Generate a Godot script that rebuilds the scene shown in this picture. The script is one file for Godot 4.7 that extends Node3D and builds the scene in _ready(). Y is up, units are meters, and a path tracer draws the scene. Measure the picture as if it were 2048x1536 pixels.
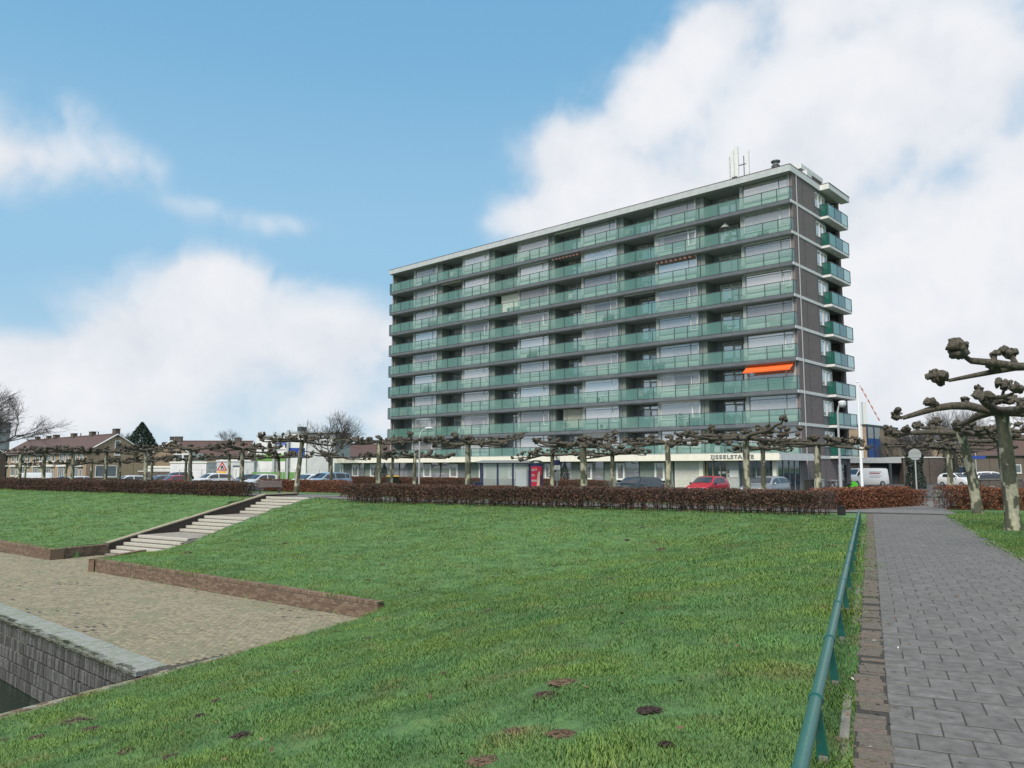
extends Node3D
# A ten-storey block of flats seen across a sloping lawn with a quay terrace, stairs, pollarded planes and hedges. Metres, y up; y = 0 is the street.

class MB:
	var v := PackedVector3Array()
	var n := PackedVector3Array()
	var c := PackedColorArray()
	var uv := PackedVector2Array()
	var col := Color(1, 1, 1)
	func tri(a: Vector3, b: Vector3, d: Vector3, na: Vector3, nb: Vector3, nd: Vector3) -> void:
		v.append(a); v.append(d); v.append(b)
		n.append(na); n.append(nd); n.append(nb)
		c.append(col); c.append(col); c.append(col)
	func quad(a: Vector3, b: Vector3, d: Vector3, e: Vector3) -> void:
		var m := (b - a).cross(e - a)
		if m.length_squared() < 1e-12:
			m = (d - b).cross(e - b)
		m = m.normalized()
		tri(a, b, d, m, m, m)
		tri(a, d, e, m, m, m)
	func face(a: Vector3, b: Vector3, d: Vector3) -> void:
		var m := (b - a).cross(d - a).normalized()
		tri(a, b, d, m, m, m)
	func bx(x0: float, x1: float, y0: float, y1: float, z0: float, z1: float) -> MB:
		return box(Transform3D(Basis(), Vector3((x0 + x1) / 2, (y0 + y1) / 2, (z0 + z1) / 2)), Vector3(x1 - x0, y1 - y0, z1 - z0))
	func box(t: Transform3D, s: Vector3, bottom := true) -> MB:
		var p: Array[Vector3] = []
		for i in 8:
			p.append(t * Vector3(s.x * (0.5 if i & 1 else -0.5), s.y * (0.5 if i & 2 else -0.5), s.z * (0.5 if i & 4 else -0.5)))
		quad(p[4], p[5], p[7], p[6])
		quad(p[1], p[0], p[2], p[3])
		quad(p[5], p[1], p[3], p[7])
		quad(p[0], p[4], p[6], p[2])
		quad(p[6], p[7], p[3], p[2])
		if bottom:
			quad(p[0], p[1], p[5], p[4])
		return self
	# a block with chamfered top edges, open below
	func slab(t: Transform3D, s: Vector3, ch: float) -> MB:
		var a: Array[Vector3] = []
		var b: Array[Vector3] = []
		var d: Array[Vector3] = []
		for q: Vector2 in [Vector2(-1, 1), Vector2(1, 1), Vector2(1, -1), Vector2(-1, -1)]:
			a.append(t * Vector3(q.x * s.x / 2, -s.y / 2, q.y * s.z / 2))
			b.append(t * Vector3(q.x * s.x / 2, s.y / 2 - ch, q.y * s.z / 2))
			d.append(t * Vector3(q.x * (s.x / 2 - ch), s.y / 2, q.y * (s.z / 2 - ch)))
		for i in 4:
			var j := (i + 1) % 4
			quad(a[i], a[j], b[j], b[i])
			quad(b[i], b[j], d[j], d[i])
		quad(d[0], d[1], d[2], d[3])
		return self
	func tube(pts: Array, rad: Array, sides := 8, cap := true) -> MB:
		var rings: Array = []
		var nor: Array = []
		var up := Vector3(0.13, 0.97, 0.2).normalized()
		for i in pts.size():
			var t: Vector3 = (pts[mini(i + 1, pts.size() - 1)] - pts[maxi(i - 1, 0)]).normalized()
			var s := t.cross(up)
			if s.length() < 0.2:
				s = t.cross(Vector3(1, 0.1, 0.3))
			s = s.normalized()
			up = s.cross(t).normalized()
			var r: Array = []
			var nn: Array = []
			for k in sides:
				var a := TAU * k / sides
				var w := s * cos(a) + up * sin(a)
				nn.append(w)
				r.append(pts[i] + w * rad[i])
			rings.append(r); nor.append(nn)
		for i in pts.size() - 1:
			for k in sides:
				var j := (k + 1) % sides
				tri(rings[i][k], rings[i + 1][j], rings[i][j], nor[i][k], nor[i + 1][j], nor[i][j])
				tri(rings[i][k], rings[i + 1][k], rings[i + 1][j], nor[i][k], nor[i + 1][k], nor[i + 1][j])
		if cap:
			var e := pts.size() - 1
			for k in range(1, sides - 1):
				face(rings[0][0], rings[0][k], rings[0][k + 1])
				face(rings[e][0], rings[e][k + 1], rings[e][k])
		return self
	func blob(o: Vector3, r: Vector3, noise: FastNoiseLite, amp: float, freq: float, cols := 8, rows := 6) -> MB:
		var g: Array = []
		for i in rows + 1:
			var row: Array = []
			var la := PI * i / rows
			for k in cols + 1:
				var lo := TAU * (k % cols) / cols
				var d := Vector3(sin(la) * cos(lo), cos(la), sin(la) * sin(lo))
				var s := 1.0 + amp * noise.get_noise_3dv((o + d * r) * freq)
				row.append(o + d * r * s)
			g.append(row)
		grid(g)
		return self
	# smooth sheet through rows of points; seen from the side that cross(down the rows, along the row) does not point to
	func grid(g: Array, flip := false) -> MB:
		var rn := g.size()
		var cn: int = g[0].size()
		var nn: Array = []
		for i in rn:
			var row: Array = []
			for k in cn:
				var a: Vector3 = g[mini(i + 1, rn - 1)][k] - g[maxi(i - 1, 0)][k]
				var ka := maxi(k - 1, 0)
				var kb := mini(k + 1, cn - 1)
				if g[i][0].is_equal_approx(g[i][cn - 1]):
					if k == 0: ka = cn - 2
					if k == cn - 1: kb = 1
				var b: Vector3 = g[i][kb] - g[i][ka]
				var m := b.cross(a)
				row.append((m.normalized() if m.length() > 1e-9 else Vector3.UP) * (-1.0 if flip else 1.0))
			nn.append(row)
		for i in rn - 1:
			for k in cn - 1:
				if flip:
					tri(g[i][k], g[i + 1][k], g[i + 1][k + 1], nn[i][k], nn[i + 1][k], nn[i + 1][k + 1])
					tri(g[i][k], g[i + 1][k + 1], g[i][k + 1], nn[i][k], nn[i + 1][k + 1], nn[i][k + 1])
				else:
					tri(g[i][k], g[i + 1][k + 1], g[i + 1][k], nn[i][k], nn[i + 1][k + 1], nn[i + 1][k])
					tri(g[i][k], g[i][k + 1], g[i + 1][k + 1], nn[i][k], nn[i][k + 1], nn[i + 1][k + 1])
		return self
	# polygon in the xy plane, counter-clockwise, drawn out from z0 to z1
	func prism(poly: Array, z0: float, z1: float, t := Transform3D()) -> MB:
		var p2 := PackedVector2Array(poly)
		var ix := Geometry2D.triangulate_polygon(p2)
		for i in range(0, ix.size(), 3):
			var a := p2[ix[i]]; var b := p2[ix[i + 1]]; var d := p2[ix[i + 2]]
			if (b - a).cross(d - a) < 0:
				var q := b; b = d; d = q
			face(t * Vector3(a.x, a.y, z1), t * Vector3(b.x, b.y, z1), t * Vector3(d.x, d.y, z1))
			face(t * Vector3(a.x, a.y, z0), t * Vector3(d.x, d.y, z0), t * Vector3(b.x, b.y, z0))
		for i in poly.size():
			var a: Vector2 = poly[i]
			var b: Vector2 = poly[(i + 1) % poly.size()]
			quad(t * Vector3(a.x, a.y, z0), t * Vector3(b.x, b.y, z0), t * Vector3(b.x, b.y, z1), t * Vector3(a.x, a.y, z1))
		return self
	func mesh() -> ArrayMesh:
		var a := []
		a.resize(Mesh.ARRAY_MAX)
		a[Mesh.ARRAY_VERTEX] = v
		a[Mesh.ARRAY_NORMAL] = n
		a[Mesh.ARRAY_COLOR] = c
		var m := ArrayMesh.new()
		m.add_surface_from_arrays(Mesh.PRIMITIVE_TRIANGLES, a)
		return m

var rng := RandomNumberGenerator.new()
var wob := FastNoiseLite.new()
var used := {}
var M := {}

func mb() -> MB:
	return MB.new()
func lin(r: float, g: float, b: float, a := 1.0) -> Color:
	var q := Color(r, g, b).linear_to_srgb()
	q.a = a
	return q
func numbered(called: String) -> String:
	if not used.has(called):
		used[called] = 0
		return called
	used[called] += 1
	return "%s_%03d" % [called, used[called]]
func tag(o: Node, label: String, category: String, group := "") -> Node:
	o.set_meta("label", label)
	o.set_meta("category", category)
	if group: o.set_meta("group", group)
	return o
func thing(called: String, label: String, category: String, at := Vector3.ZERO, turn := 0.0, group := "") -> Node3D:
	var o := Node3D.new()
	o.name = numbered(called)
	add_child(o)
	o.position = at
	o.rotation.y = turn
	tag(o, label, category, group)
	return o
func put(called: String, m: Mesh, mat: Material, parent: Node = null, t := Transform3D()) -> MeshInstance3D:
	var o := MeshInstance3D.new()
	o.mesh = m
	o.material_override = mat
	o.transform = t
	if parent == null:
		o.name = numbered(called)
		add_child(o)
	else:
		o.name = called
		parent.add_child(o, true)
	return o
func obj(called: String, b: MB, mat: Material, parent: Node = null, t := Transform3D()) -> MeshInstance3D:
	return put(called, b.mesh(), mat, parent, t)
func struct(called: String, b: MB, mat: Material) -> MeshInstance3D:
	var o := obj(called, b, mat)
	o.set_meta("kind", "structure")
	return o
func stuff(o: Node) -> Node:
	o.set_meta("kind", "stuff")
	return o
func scatter(called: String, m: Mesh, mat: Material, where: Array, tints: Array, parent: Node = null) -> MultiMeshInstance3D:
	var mm := MultiMesh.new()
	mm.transform_format = MultiMesh.TRANSFORM_3D
	mm.use_colors = true
	mm.mesh = m
	mm.instance_count = where.size()
	for i in where.size():
		mm.set_instance_transform(i, where[i])
		mm.set_instance_color(i, tints[i])
	var o := MultiMeshInstance3D.new()
	o.multimesh = mm
	o.material_override = mat
	if parent == null:
		o.name = numbered(called)
		add_child(o)
	else:
		o.name = called
		parent.add_child(o, true)
	return o
# ---- materials: colours are linear, as measured on real surfaces
func flat(r: float, g: float, b: float, rough := 0.7, metal := 0.0) -> StandardMaterial3D:
	var m := StandardMaterial3D.new()
	m.albedo_color = lin(r, g, b)
	m.roughness = rough
	m.metallic = metal
	return m
func ramp_tex(stops: Array, freq: float, sd: int, size := 512, oct := 5, kind := FastNoiseLite.TYPE_SIMPLEX_SMOOTH) -> NoiseTexture2D:
	var fn := FastNoiseLite.new()
	fn.seed = sd
	fn.frequency = freq
	fn.noise_type = kind
	fn.fractal_octaves = oct
	fn.fractal_gain = 0.6
	var g := Gradient.new()
	var offs := PackedFloat32Array()
	var cols := PackedColorArray()
	for s in stops:
		offs.append(s[0])
		cols.append(lin(s[1], s[2], s[3]))
	g.offsets = offs
	g.colors = cols
	var t := NoiseTexture2D.new()
	t.width = size
	t.height = size
	t.seamless = true
	t.noise = fn
	t.color_ramp = g
	return t
func grey_tex(freq: float, sd: int, size := 512, oct := 5) -> NoiseTexture2D:
	return ramp_tex([[0.0, 0, 0, 0], [1.0, 1, 1, 1]], freq, sd, size, oct)
# grain: texture tile of 1/per_m metres on all sides; bump in centimetres
func grain(stops: Array, per_m: float, rough: float, sd: int, bump := 0.0, freq := 0.012, world := false) -> StandardMaterial3D:
	var m := StandardMaterial3D.new()
	m.albedo_texture = ramp_tex(stops, freq, sd)
	m.roughness = rough
	m.uv1_triplanar = true
	m.uv1_world_triplanar = world
	m.uv1_scale = Vector3.ONE * per_m
	if bump > 0.0:
		m.heightmap_enabled = true
		m.heightmap_texture = grey_tex(freq * 2.0, sd + 1)
		m.heightmap_scale = bump
	return m
func vcol(m: StandardMaterial3D) -> StandardMaterial3D:
	m.vertex_color_use_as_albedo = true
	return m
func glass(r: float, g: float, b: float, a: float, rough := 0.03, metal := 0.0) -> StandardMaterial3D:
	var m := StandardMaterial3D.new()
	m.transparency = BaseMaterial3D.TRANSPARENCY_ALPHA
	m.albedo_color = lin(r, g, b, a)
	m.roughness = rough
	m.metallic = metal
	return m
# ---- sky: blue air with fair-weather cumulus, held as a direction map
const HEAPS := [
	[21.0, 23.0, 8.5, 7.0, 1.2], [11.0, 26.0, 4.2, 3.6, 1.1], [4.6, 22.0, 5.0, 4.6, 1.1], [9.5, 18.5, 8.0, 4.5, 1.1], [31.0, 25.0, 8.0, 6.0, 1.1], [14.8, 29.5, 4.0, 2.6, 0.9], [23.0, 31.0, 8.0, 3.0, 0.9],
	[20.0, 13.5, 11.0, 5.5, 1.0], [33.0, 13.0, 9.0, 8.0, 1.0], [27.0, 5.0, 16.0, 6.0, 1.1], [0.5, 18.0, 3.2, 1.8, 0.6], [43.0, 20.0, 9.0, 8.0, 1.0], [10.0, 9.0, 9.0, 5.0, 0.9],
	[-24.5, 8.5, 8.0, 4.8, 1.25], [-21.5, 13.2, 4.6, 2.3, 1.0], [-32.5, 5.0, 7.0, 3.2, 1.2], [-14.0, 9.8, 6.0, 3.4, 1.1], [-37.0, 4.0, 6.0, 4.0, 1.0], [-7.0, 9.0, 4.0, 3.2, 0.9], [-6.0, 3.0, 7.0, 2.4, 0.7], [-13.0, 5.0, 6.0, 3.5, 0.6], [-26.0, 3.0, 12.0, 3.0, 0.45], [3.0, 13.0, 5.0, 4.0, 0.9],
	[-33.0, 19.4, 5.2, 2.6, 0.7], [-36.0, 18.2, 4.0, 2.2, 0.6], [-27.0, 20.0, 3.6, 1.9, 0.5], [-30.5, 22.6, 3.6, 1.6, 0.33], [-38.0, 22.0, 4.0, 2.0, 0.7], [-17.0, 17.0, 5.4, 1.3, 0.36], [-22.5, 17.6, 3.8, 1.2, 0.32]]
var fluff := FastNoiseLite.new()
var broad := FastNoiseLite.new()
var curl := FastNoiseLite.new()

func air(az: float, el: float) -> Color:
	var e := maxf(el, 0.0)
	var ca := cos(deg_to_rad(el))
	var d := Vector3(sin(deg_to_rad(az)) * ca, sin(deg_to_rad(el)), -cos(deg_to_rad(az)) * ca)
	var lo := Color(0.56, 0.72, 0.82)
	var mid := Color(0.305, 0.545, 0.76)
	var hi := Color(0.178, 0.415, 0.66)
	var top := Color(0.11, 0.31, 0.58)
	var blue := lo.lerp(mid, smoothstep(0.0, 14.0, e)) if e < 14.0 else mid.lerp(hi, smoothstep(14.0, 33.0, e)).lerp(top, smoothstep(33.0, 80.0, e))
	var f := fluff.get_noise_3dv(d * 100.0)
	var b := broad.get_noise_3dv(d * 100.0)
	var c := curl.get_noise_3dv(d * 100.0 + Vector3(f, b, -f) * 5.0)
	var w := (1.0 - smoothstep(40.0, 58.0, absf(az))) * (1.0 - smoothstep(34.0, 52.0, e))
	var dens := 0.0
	if w > 0.0:
		for h: Array in HEAPS:
			var x: float = (az - h[0] - b * 1.5) / h[2]
			var y: float = (e - h[1] + f * 0.8) / h[3]
			var q := x * x + y * y
			if q < 4.0:
				dens += h[4] * exp(-q * 1.5)
	var out := 0.55 + b * 0.85
	dens = lerpf(out, minf(dens, 1.25), w)
	var edge := smoothstep(0.03, 0.4, dens) * (1.0 - 0.55 * smoothstep(0.7, 1.2, dens))
	var a := smoothstep(0.08, 0.94, dens + (f * 0.55 + c * 0.5) * edge)
	var thick := smoothstep(0.55, 1.25, dens + f * 0.25 + b * 0.3)
	var white := Color(0.86, 0.87, 0.90)
	var dull := Color(0.64, 0.69, 0.77)
	var s := clampf(0.66 + f * 0.6 + c * 0.35 - b * 0.5 + 0.15 * thick, 0.0, 1.0)
	var cl := dull.lerp(white, s)
	cl = cl.lerp(Color(0.80, 0.83, 0.86), 0.5 * (1.0 - smoothstep(0.0, 7.0, e)))
	return blue.lerp(cl, a * lerpf(0.66, 0.98, smoothstep(0.4, 1.0, dens)))

func sky_map() -> Image:
	fluff.seed = 11; fluff.frequency = 0.045; fluff.fractal_octaves = 6; fluff.fractal_gain = 0.52; fluff.noise_type = FastNoiseLite.TYPE_SIMPLEX_SMOOTH
	curl.seed = 23; curl.frequency = 0.11; curl.fractal_octaves = 5; curl.fractal_gain = 0.55; curl.noise_type = FastNoiseLite.TYPE_SIMPLEX_SMOOTH
	broad.seed = 5; broad.frequency = 0.016; broad.fractal_octaves = 3; broad.noise_type = FastNoiseLite.TYPE_SIMPLEX_SMOOTH
	var W := 3072
	var H := 1536
	var lw := 768
	var small := Image.create(lw, lw / 2, false, Image.FORMAT_RGBF)
	for y in lw / 2:
		for x in lw:
			var el := 90.0 - (y + 0.5) / (lw / 2) * 180.0
			if el < -1.0:
				small.set_pixel(x, y, Color(0.30, 0.33, 0.30))
			else:
				small.set_pixel(x, y, air(wrapf((x + 0.5) / lw * 360.0, -180.0, 180.0), el))
	small.resize(W, H, Image.INTERPOLATE_BILINEAR)
	var half := int(W * 44.0 / 360.0)
	for y in range(int(H * (90.0 - 40.0) / 180.0), H / 2):
		for k in range(-half, half):
			small.set_pixel(posmod(k, W), y, air((k + 0.5) / W * 360.0, 90.0 - (y + 0.5) / H * 180.0))
	return small
# ---- lie of the land
var CREST := PackedVector2Array([Vector2(-75, -86), Vector2(-42, -64.5), Vector2(-15.6, -47.6), Vector2(-11.0, -45.4), Vector2(-8.4, -40.6), Vector2(11.6, -29.2), Vector2(11.5, -26.2), Vector2(1.72, -4.6), Vector2(-2.0, 4.0), Vector2(-5.0, 12.0)])
var FOOT := PackedVector2Array([Vector2(-19.0, 9.0), Vector2(-13.3, -4.5), Vector2(-8.75, -13.35), Vector2(-4.35, -21.9), Vector2(-3.2, -22.1), Vector2(-17.35, -33.05), Vector2(-17.0, -36.8), Vector2(-20.1, -38.9), Vector2(-21.45, -36.75), Vector2(-26.3, -40.7), Vector2(-60, -68)])
const FOOT_H := [-2.16, -2.16, -2.16, -2.12, -1.72, -1.72, -2.1, -1.8, -1.76, -1.76, -1.76]
var LAWN: PackedVector2Array
var QUAY := PackedVector2Array([Vector2(-40, -45.6), Vector2(-7.8, -16.72), Vector2(-9.1, -14.2), Vector2(-13.9, -4.8), Vector2(-19.6, 8.8), Vector2(-60, 8.8), Vector2(-60, -45.6)])
var TERRACE := PackedVector2Array([Vector2(-7.15, -16.4), Vector2(-4.55, -21.75), Vector2(-3.9, -22.5), Vector2(-17.4, -32.9), Vector2(-17.0, -36.9), Vector2(-20.1, -38.8), Vector2(-21.35, -36.7), Vector2(-26.2, -40.55), Vector2(-60, -67.6), Vector2(-60, -45.6), Vector2(-40, -45.6)])
# stairs: top left corner, way down, way across
const ST := Vector2(-14.9, -47.9)
const SD := Vector2(-0.522, 0.853)
const SW := Vector2(0.853, 0.522)
const SLEN := 10.1
const SWID := 4.0
var rough_n := FastNoiseLite.new()

func near_on(poly: PackedVector2Array, p: Vector2) -> Vector2:   # distance, place along the polyline in segments
	var best := 1e9
	var where := 0.0
	for i in poly.size() - 1:
		var a := poly[i]
		var d := poly[i + 1] - a
		var t := clampf((p - a).dot(d) / d.length_squared(), 0.0, 1.0)
		var q := p.distance_squared_to(a + d * t)
		if q < best:
			best = q
			where = i + t
	return Vector2(sqrt(best), where)
func plateau(x: float, z: float) -> float:
	# the promenade behind the crest, falling to the street
	var back := Vector2(x + 8.4, z + 40.6).dot(Vector2(0.487, -0.873))   # metres behind the hedge
	if x < -12.0:
		back = Vector2(x + 15.6, z + 47.6).dot(Vector2(0.538, -0.843))
	var street := -0.45 * smoothstep(20.0, 55.0, -x)
	var h := lerpf(0.3, street, smoothstep(8.0, 14.0, back))
	if x > 0.0 and z > -33.0:
		h = lerpf(0.40, 0.3, smoothstep(-8.0, -30.0, z))
	if x > 14.0:
		h = lerpf(h, 0.0, smoothstep(-34.0, -44.0, z))
	return h
func stair_at(p: Vector2) -> Vector2:
	return Vector2((p - ST).dot(SD), (p - ST).dot(SW))
func land(x: float, z: float) -> float:
	var p := Vector2(x, z)
	if x > -62.0 and x < 13.0 and z < 9.0 and z > -80.0:
		if Geometry2D.is_point_in_polygon(p, QUAY) or near_on(QUAY, p).x < 0.32:
			return -6.0
		if Geometry2D.is_point_in_polygon(p, TERRACE) or (x < -21.0 and near_on(TERRACE, p).x < (0.5 if x < -27.5 else 0.2)):
			return -2.7
		var s := stair_at(p)
		if s.x > 0.1 and s.x < SLEN + 1.2 and s.y > -0.16 and s.y < SWID - 0.05:
			return -3.2
		if Geometry2D.is_point_in_polygon(p, LAWN):
			var f := near_on(FOOT, p)
			var c := near_on(CREST, p)
			var hb := 0.0
			var ws := 0.0
			for i in FOOT.size() - 1:
				var d := FOOT[i + 1] - FOOT[i]
				var k := clampf((p - FOOT[i]).dot(d) / d.length_squared(), 0.0, 1.0)
				var q := 1.0 / (p.distance_squared_to(FOOT[i] + d * k) + 0.02)
				q *= q
				ws += q
				hb += q * lerpf(FOOT_H[i], FOOT_H[i + 1], k)
			hb /= ws
			var t := f.x / maxf(f.x + c.x, 0.01)
			var ht := 0.3 if c.y < 5.5 else lerpf(0.34, 0.40, clampf(c.y - 6.0, 0.0, 1.0))
			if c.y < 2.0:
				ht = 0.3
			t = lerpf(t, smoothstep(0.0, 1.0, t), 0.45)
			var amp := minf(1.0, minf(f.x, c.x) * 0.8)
			return lerpf(hb, ht, t) + rough_n.get_noise_2d(x, z) * 0.13 * amp
		elif near_on(FOOT, p).x < 2.5 or near_on(QUAY, p).x < 2.5:
			return -2.5
	return plateau(x, z) - 0.03
func P3(p: Vector2, y: float) -> Vector3:
	return Vector3(p.x, y, p.y)

func terrain() -> void:
	LAWN = PackedVector2Array()
	LAWN.append_array(CREST)
	LAWN.append_array(FOOT)
	rough_n.seed = 3
	rough_n.frequency = 0.45
	rough_n.fractal_octaves = 3
	var xs := PackedFloat32Array()
	var zs := PackedFloat32Array()
	for q: float in [-900.0, -600.0, -400.0, -250.0, -160.0, -110.0, -85.0, -70.0]: xs.append(q)
	var x := -62.0
	while x < 14.0:
		xs.append(x)
		x += 0.27 if x > -28.0 else 0.6
	for q: float in [14.5, 17.0, 20.0, 24.0, 30.0, 40.0, 60.0, 90.0, 140.0, 250.0, 500.0, 900.0]: xs.append(q)
	for q: float in [-1400.0, -900.0, -500.0, -300.0, -180.0, -130.0, -105.0, -92.0, -84.0]: zs.append(q)
	var z := -78.0
	while z < 9.5:
		zs.append(z)
		z += 0.6 if z < -50.0 else 0.27
	for q: float in [11.0, 16.0, 30.0, 80.0, 300.0]: zs.append(q)
	var b := mb()
	var H: Array = []
	for j in zs.size():
		var r := PackedFloat32Array()
		for i in xs.size():
			r.append(land(xs[i], zs[j]))
		H.append(r)
	var nrm := func(i: int, j: int) -> Vector3:
		var i0 := maxi(i - 1, 0); var i1 := mini(i + 1, xs.size() - 1)
		var j0 := maxi(j - 1, 0); var j1 := mini(j + 1, zs.size() - 1)
		return Vector3(-(H[j][i1] - H[j][i0]) / (xs[i1] - xs[i0]), 1.0, -(H[j1][i] - H[j0][i]) / (zs[j1] - zs[j0])).normalized()
	var N: Array = []
	for j in zs.size():
		var r := PackedVector3Array()
		for i in xs.size():
			r.append(nrm.call(i, j))
		N.append(r)
	for j in zs.size() - 1:
		for i in xs.size() - 1:
			var a := Vector3(xs[i], H[j][i], zs[j])
			var d := Vector3(xs[i + 1], H[j][i + 1], zs[j])
			var e := Vector3(xs[i + 1], H[j + 1][i + 1], zs[j + 1])
			var f := Vector3(xs[i], H[j + 1][i], zs[j + 1])
			b.tri(f, e, d, N[j + 1][i], N[j + 1][i + 1], N[j][i + 1])
			b.tri(f, d, a, N[j + 1][i], N[j][i + 1], N[j][i])
	struct("ground", b, M.turf)

func blades(sd: int, count: int, spread: float, tall: float, wide: float) -> ArrayMesh:
	var r := RandomNumberGenerator.new()
	r.seed = sd
	var b := mb()
	for i in count:
		var a := r.randf() * TAU
		var o := Vector3(cos(a), 0, sin(a)) * spread * sqrt(r.randf())
		var h := tall * r.randf_range(0.45, 1.0)
		var lean := Vector3(r.randfn(0, 0.32), 1.0, r.randfn(0, 0.32)).normalized()
		var side := lean.cross(Vector3(r.randf() - 0.5, 0.1, r.randf() - 0.5)).normalized() * wide * r.randf_range(0.6, 1.2)
		var m := o + lean * h * 0.55
		var t := o + lean * h + Vector3(lean.x, -0.1, lean.z) * h * 0.3
		var g := r.randf_range(0.72, 1.2)
		b.col = Color(g * r.randf_range(0.8, 1.25), g, g * r.randf_range(0.7, 1.1))
		if r.randf() < 0.05:
			b.col = Color(2.6, 1.5, 1.8)
		var up := (Vector3.UP * 0.8 + lean * 0.2).normalized()
		b.tri(o - side, o + side, m + side * 0.8, up, up, up)
		b.tri(o - side, m + side * 0.8, m - side * 0.8, up, up, up)
		b.tri(m - side * 0.8, m + side * 0.8, t, up, up, up)
	return b.mesh()

var CLEAR0 := PackedVector2Array([Vector2(10.5, -32.5), Vector2(16.6, -29.3), Vector2(19.5, -36.0), Vector2(14.0, -37.5)])
var CLEAR1 := PackedVector2Array([Vector2(16.9, -35.2), Vector2(18.6, -33.8), Vector2(27.0, -46.0), Vector2(23.0, -47.0)])
func on_grass(x: float, z: float) -> bool:
	var p := Vector2(x, z)
	if Geometry2D.is_point_in_polygon(p, QUAY) or Geometry2D.is_point_in_polygon(p, TERRACE):
		return false
	if Geometry2D.is_point_in_polygon(p, LAWN):
		var s := stair_at(p)
		return not (s.x > -0.6 and s.x < SLEN + 1.0 and s.y > -0.45 and s.y < SWID + 0.25)
	var q := path_at(p)
	if q.y < 0.22 and q.y > -0.6 and q.x < 27.0:
		return q.y < -0.02 or rough_n.get_noise_2d(x * 5.0, z * 5.0) + 0.3 > (q.y + 0.02) * 3.4
	if Geometry2D.is_point_in_polygon(p, CLEAR0) or Geometry2D.is_point_in_polygon(p, CLEAR1):
		return false
	if x > 17.0 and x < 33.0 and z < -36.5 and z > -47.0:
		return z < -38.5 or x > 20.0
	return q.y > 2.62 - 0.12 * rough_n.get_noise_2d(x * 4.0, z * 4.0) and q.y < 16.0 and q.x < 36.0 and q.x > -4.0 and z > -35.5

func lawn_grass() -> void:
	var tint := FastNoiseLite.new()
	tint.seed = 21
	tint.frequency = 0.4
	tint.fractal_octaves = 4
	var fine := FastNoiseLite.new()
	fine.seed = 8
	fine.frequency = 1.5
	fine.fractal_octaves = 3
	rng.seed = 77
	# distance from, to, spacing, tuft scale
	for ring in [[1.5, 8.0, 0.062, 0.8], [8.0, 14.0, 0.085, 1.0], [14.0, 24.0, 0.12, 1.25], [24.0, 40.0, 0.19, 1.7], [40.0, 80.0, 0.3, 2.3]]:
		var where := [[], [], []]
		var tints := [[], [], []]
		var far: float = ring[1]
		var st: float = ring[2]
		var z := 1.0
		while z > -far - 2.0:
			var x := -far * 0.86 - 2.0
			while x < minf(far * 0.8 + 1.0, 33.0):
				var px := x + rng.randf_range(-0.5, 0.5) * st
				var pz := z + rng.randf_range(-0.5, 0.5) * st
				var d := sqrt(px * px + pz * pz)
				x += st
				if d < ring[0] or d > far or absf(px) > -pz * 0.9 + 2.5:
					continue
				if not on_grass(px, pz):
					continue
				var f := fine.get_noise_2d(px, pz)
				var q := tint.get_noise_2d(px, pz)
				if bare_near(px, pz) and rng.randf() < 0.93:
					continue
				var k := rng.randi() % 3
				var s: float = ring[3] * rng.randf_range(0.75, 1.2) * maxf(0.72, 1.0 + 0.75 * f + 0.3 * maxf(q, 0.0))
				var tall := s * minf(1.0, 1.25 / sqrt(ring[3])) * rng.randf_range(0.8, 1.15)
				where[k].append(Transform3D(Basis(Vector3.UP, rng.randf() * TAU).scaled(Vector3(s, tall, s)), Vector3(px, maxf(land(px, pz), path_y(path_at(Vector2(px, pz)).x) - 0.03 if path_at(Vector2(px, pz)).y > -0.2 else -9.0) - 0.004, pz)))
				var y := clampf(0.42 + q * 0.8 + f * 0.45, 0.0, 1.0)
				var v := rng.randf_range(0.85, 1.15) * (1.12 + 0.3 * f + 0.35 * tint.get_noise_2d(px * 2.2 + 90.0, pz * 2.2) + 0.3 * tint.get_noise_2d(px * 0.3, pz * 0.3 + 50.0))
				var pale := clampf(fine.get_noise_2d(px * 0.5 + 40.0, pz * 0.5) * 2.5 - 0.7, 0.0, 0.5)
				var g := Color(0.108, 0.25, 0.10).lerp(Color(0.18, 0.285, 0.072), y).lerp(Color(0.27, 0.24, 0.11), pale)
				tints[k].append(Color(g.r * v, g.g * v, g.b * v))
			z -= st
		for k in 3:
			if where[k].size():
				var o := scatter("lawn_grass", tufts[k], M.blade, where[k], tints[k])
				tag(o, "short green grass growing over the sloping lawn", "grass")
				stuff(o)
var tufts := []
var HILLS := []
func bare_near(x: float, z: float) -> bool:
	for h: Array in HILLS:
		if absf(x - h[0]) < h[2] * 1.3 and absf(z - h[1]) < h[2] * 1.3:
			return Vector2(x - h[0], z - h[1]).length() < h[2] * (1.0 + 0.5 * rough_n.get_noise_2d(x * 14.0, z * 14.0))
	return false

# ---- path: along-metres from its near end, metres to the right of its left edge
const PA := Vector2(-0.17, -0.0)
const PD := Vector2(0.4142, -0.9102)
func path_at(p: Vector2) -> Vector2:
	return Vector2((p - PA).dot(PD), (p - PA).dot(Vector2(0.9102, 0.4142)))
func path_pt(s: float, w: float) -> Vector2:
	return PA + PD * s + Vector2(0.9102, 0.4142) * w
func path_y(s: float) -> float:
	return lerpf(0.41, 0.312, smoothstep(6.0, 30.0, s))

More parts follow.
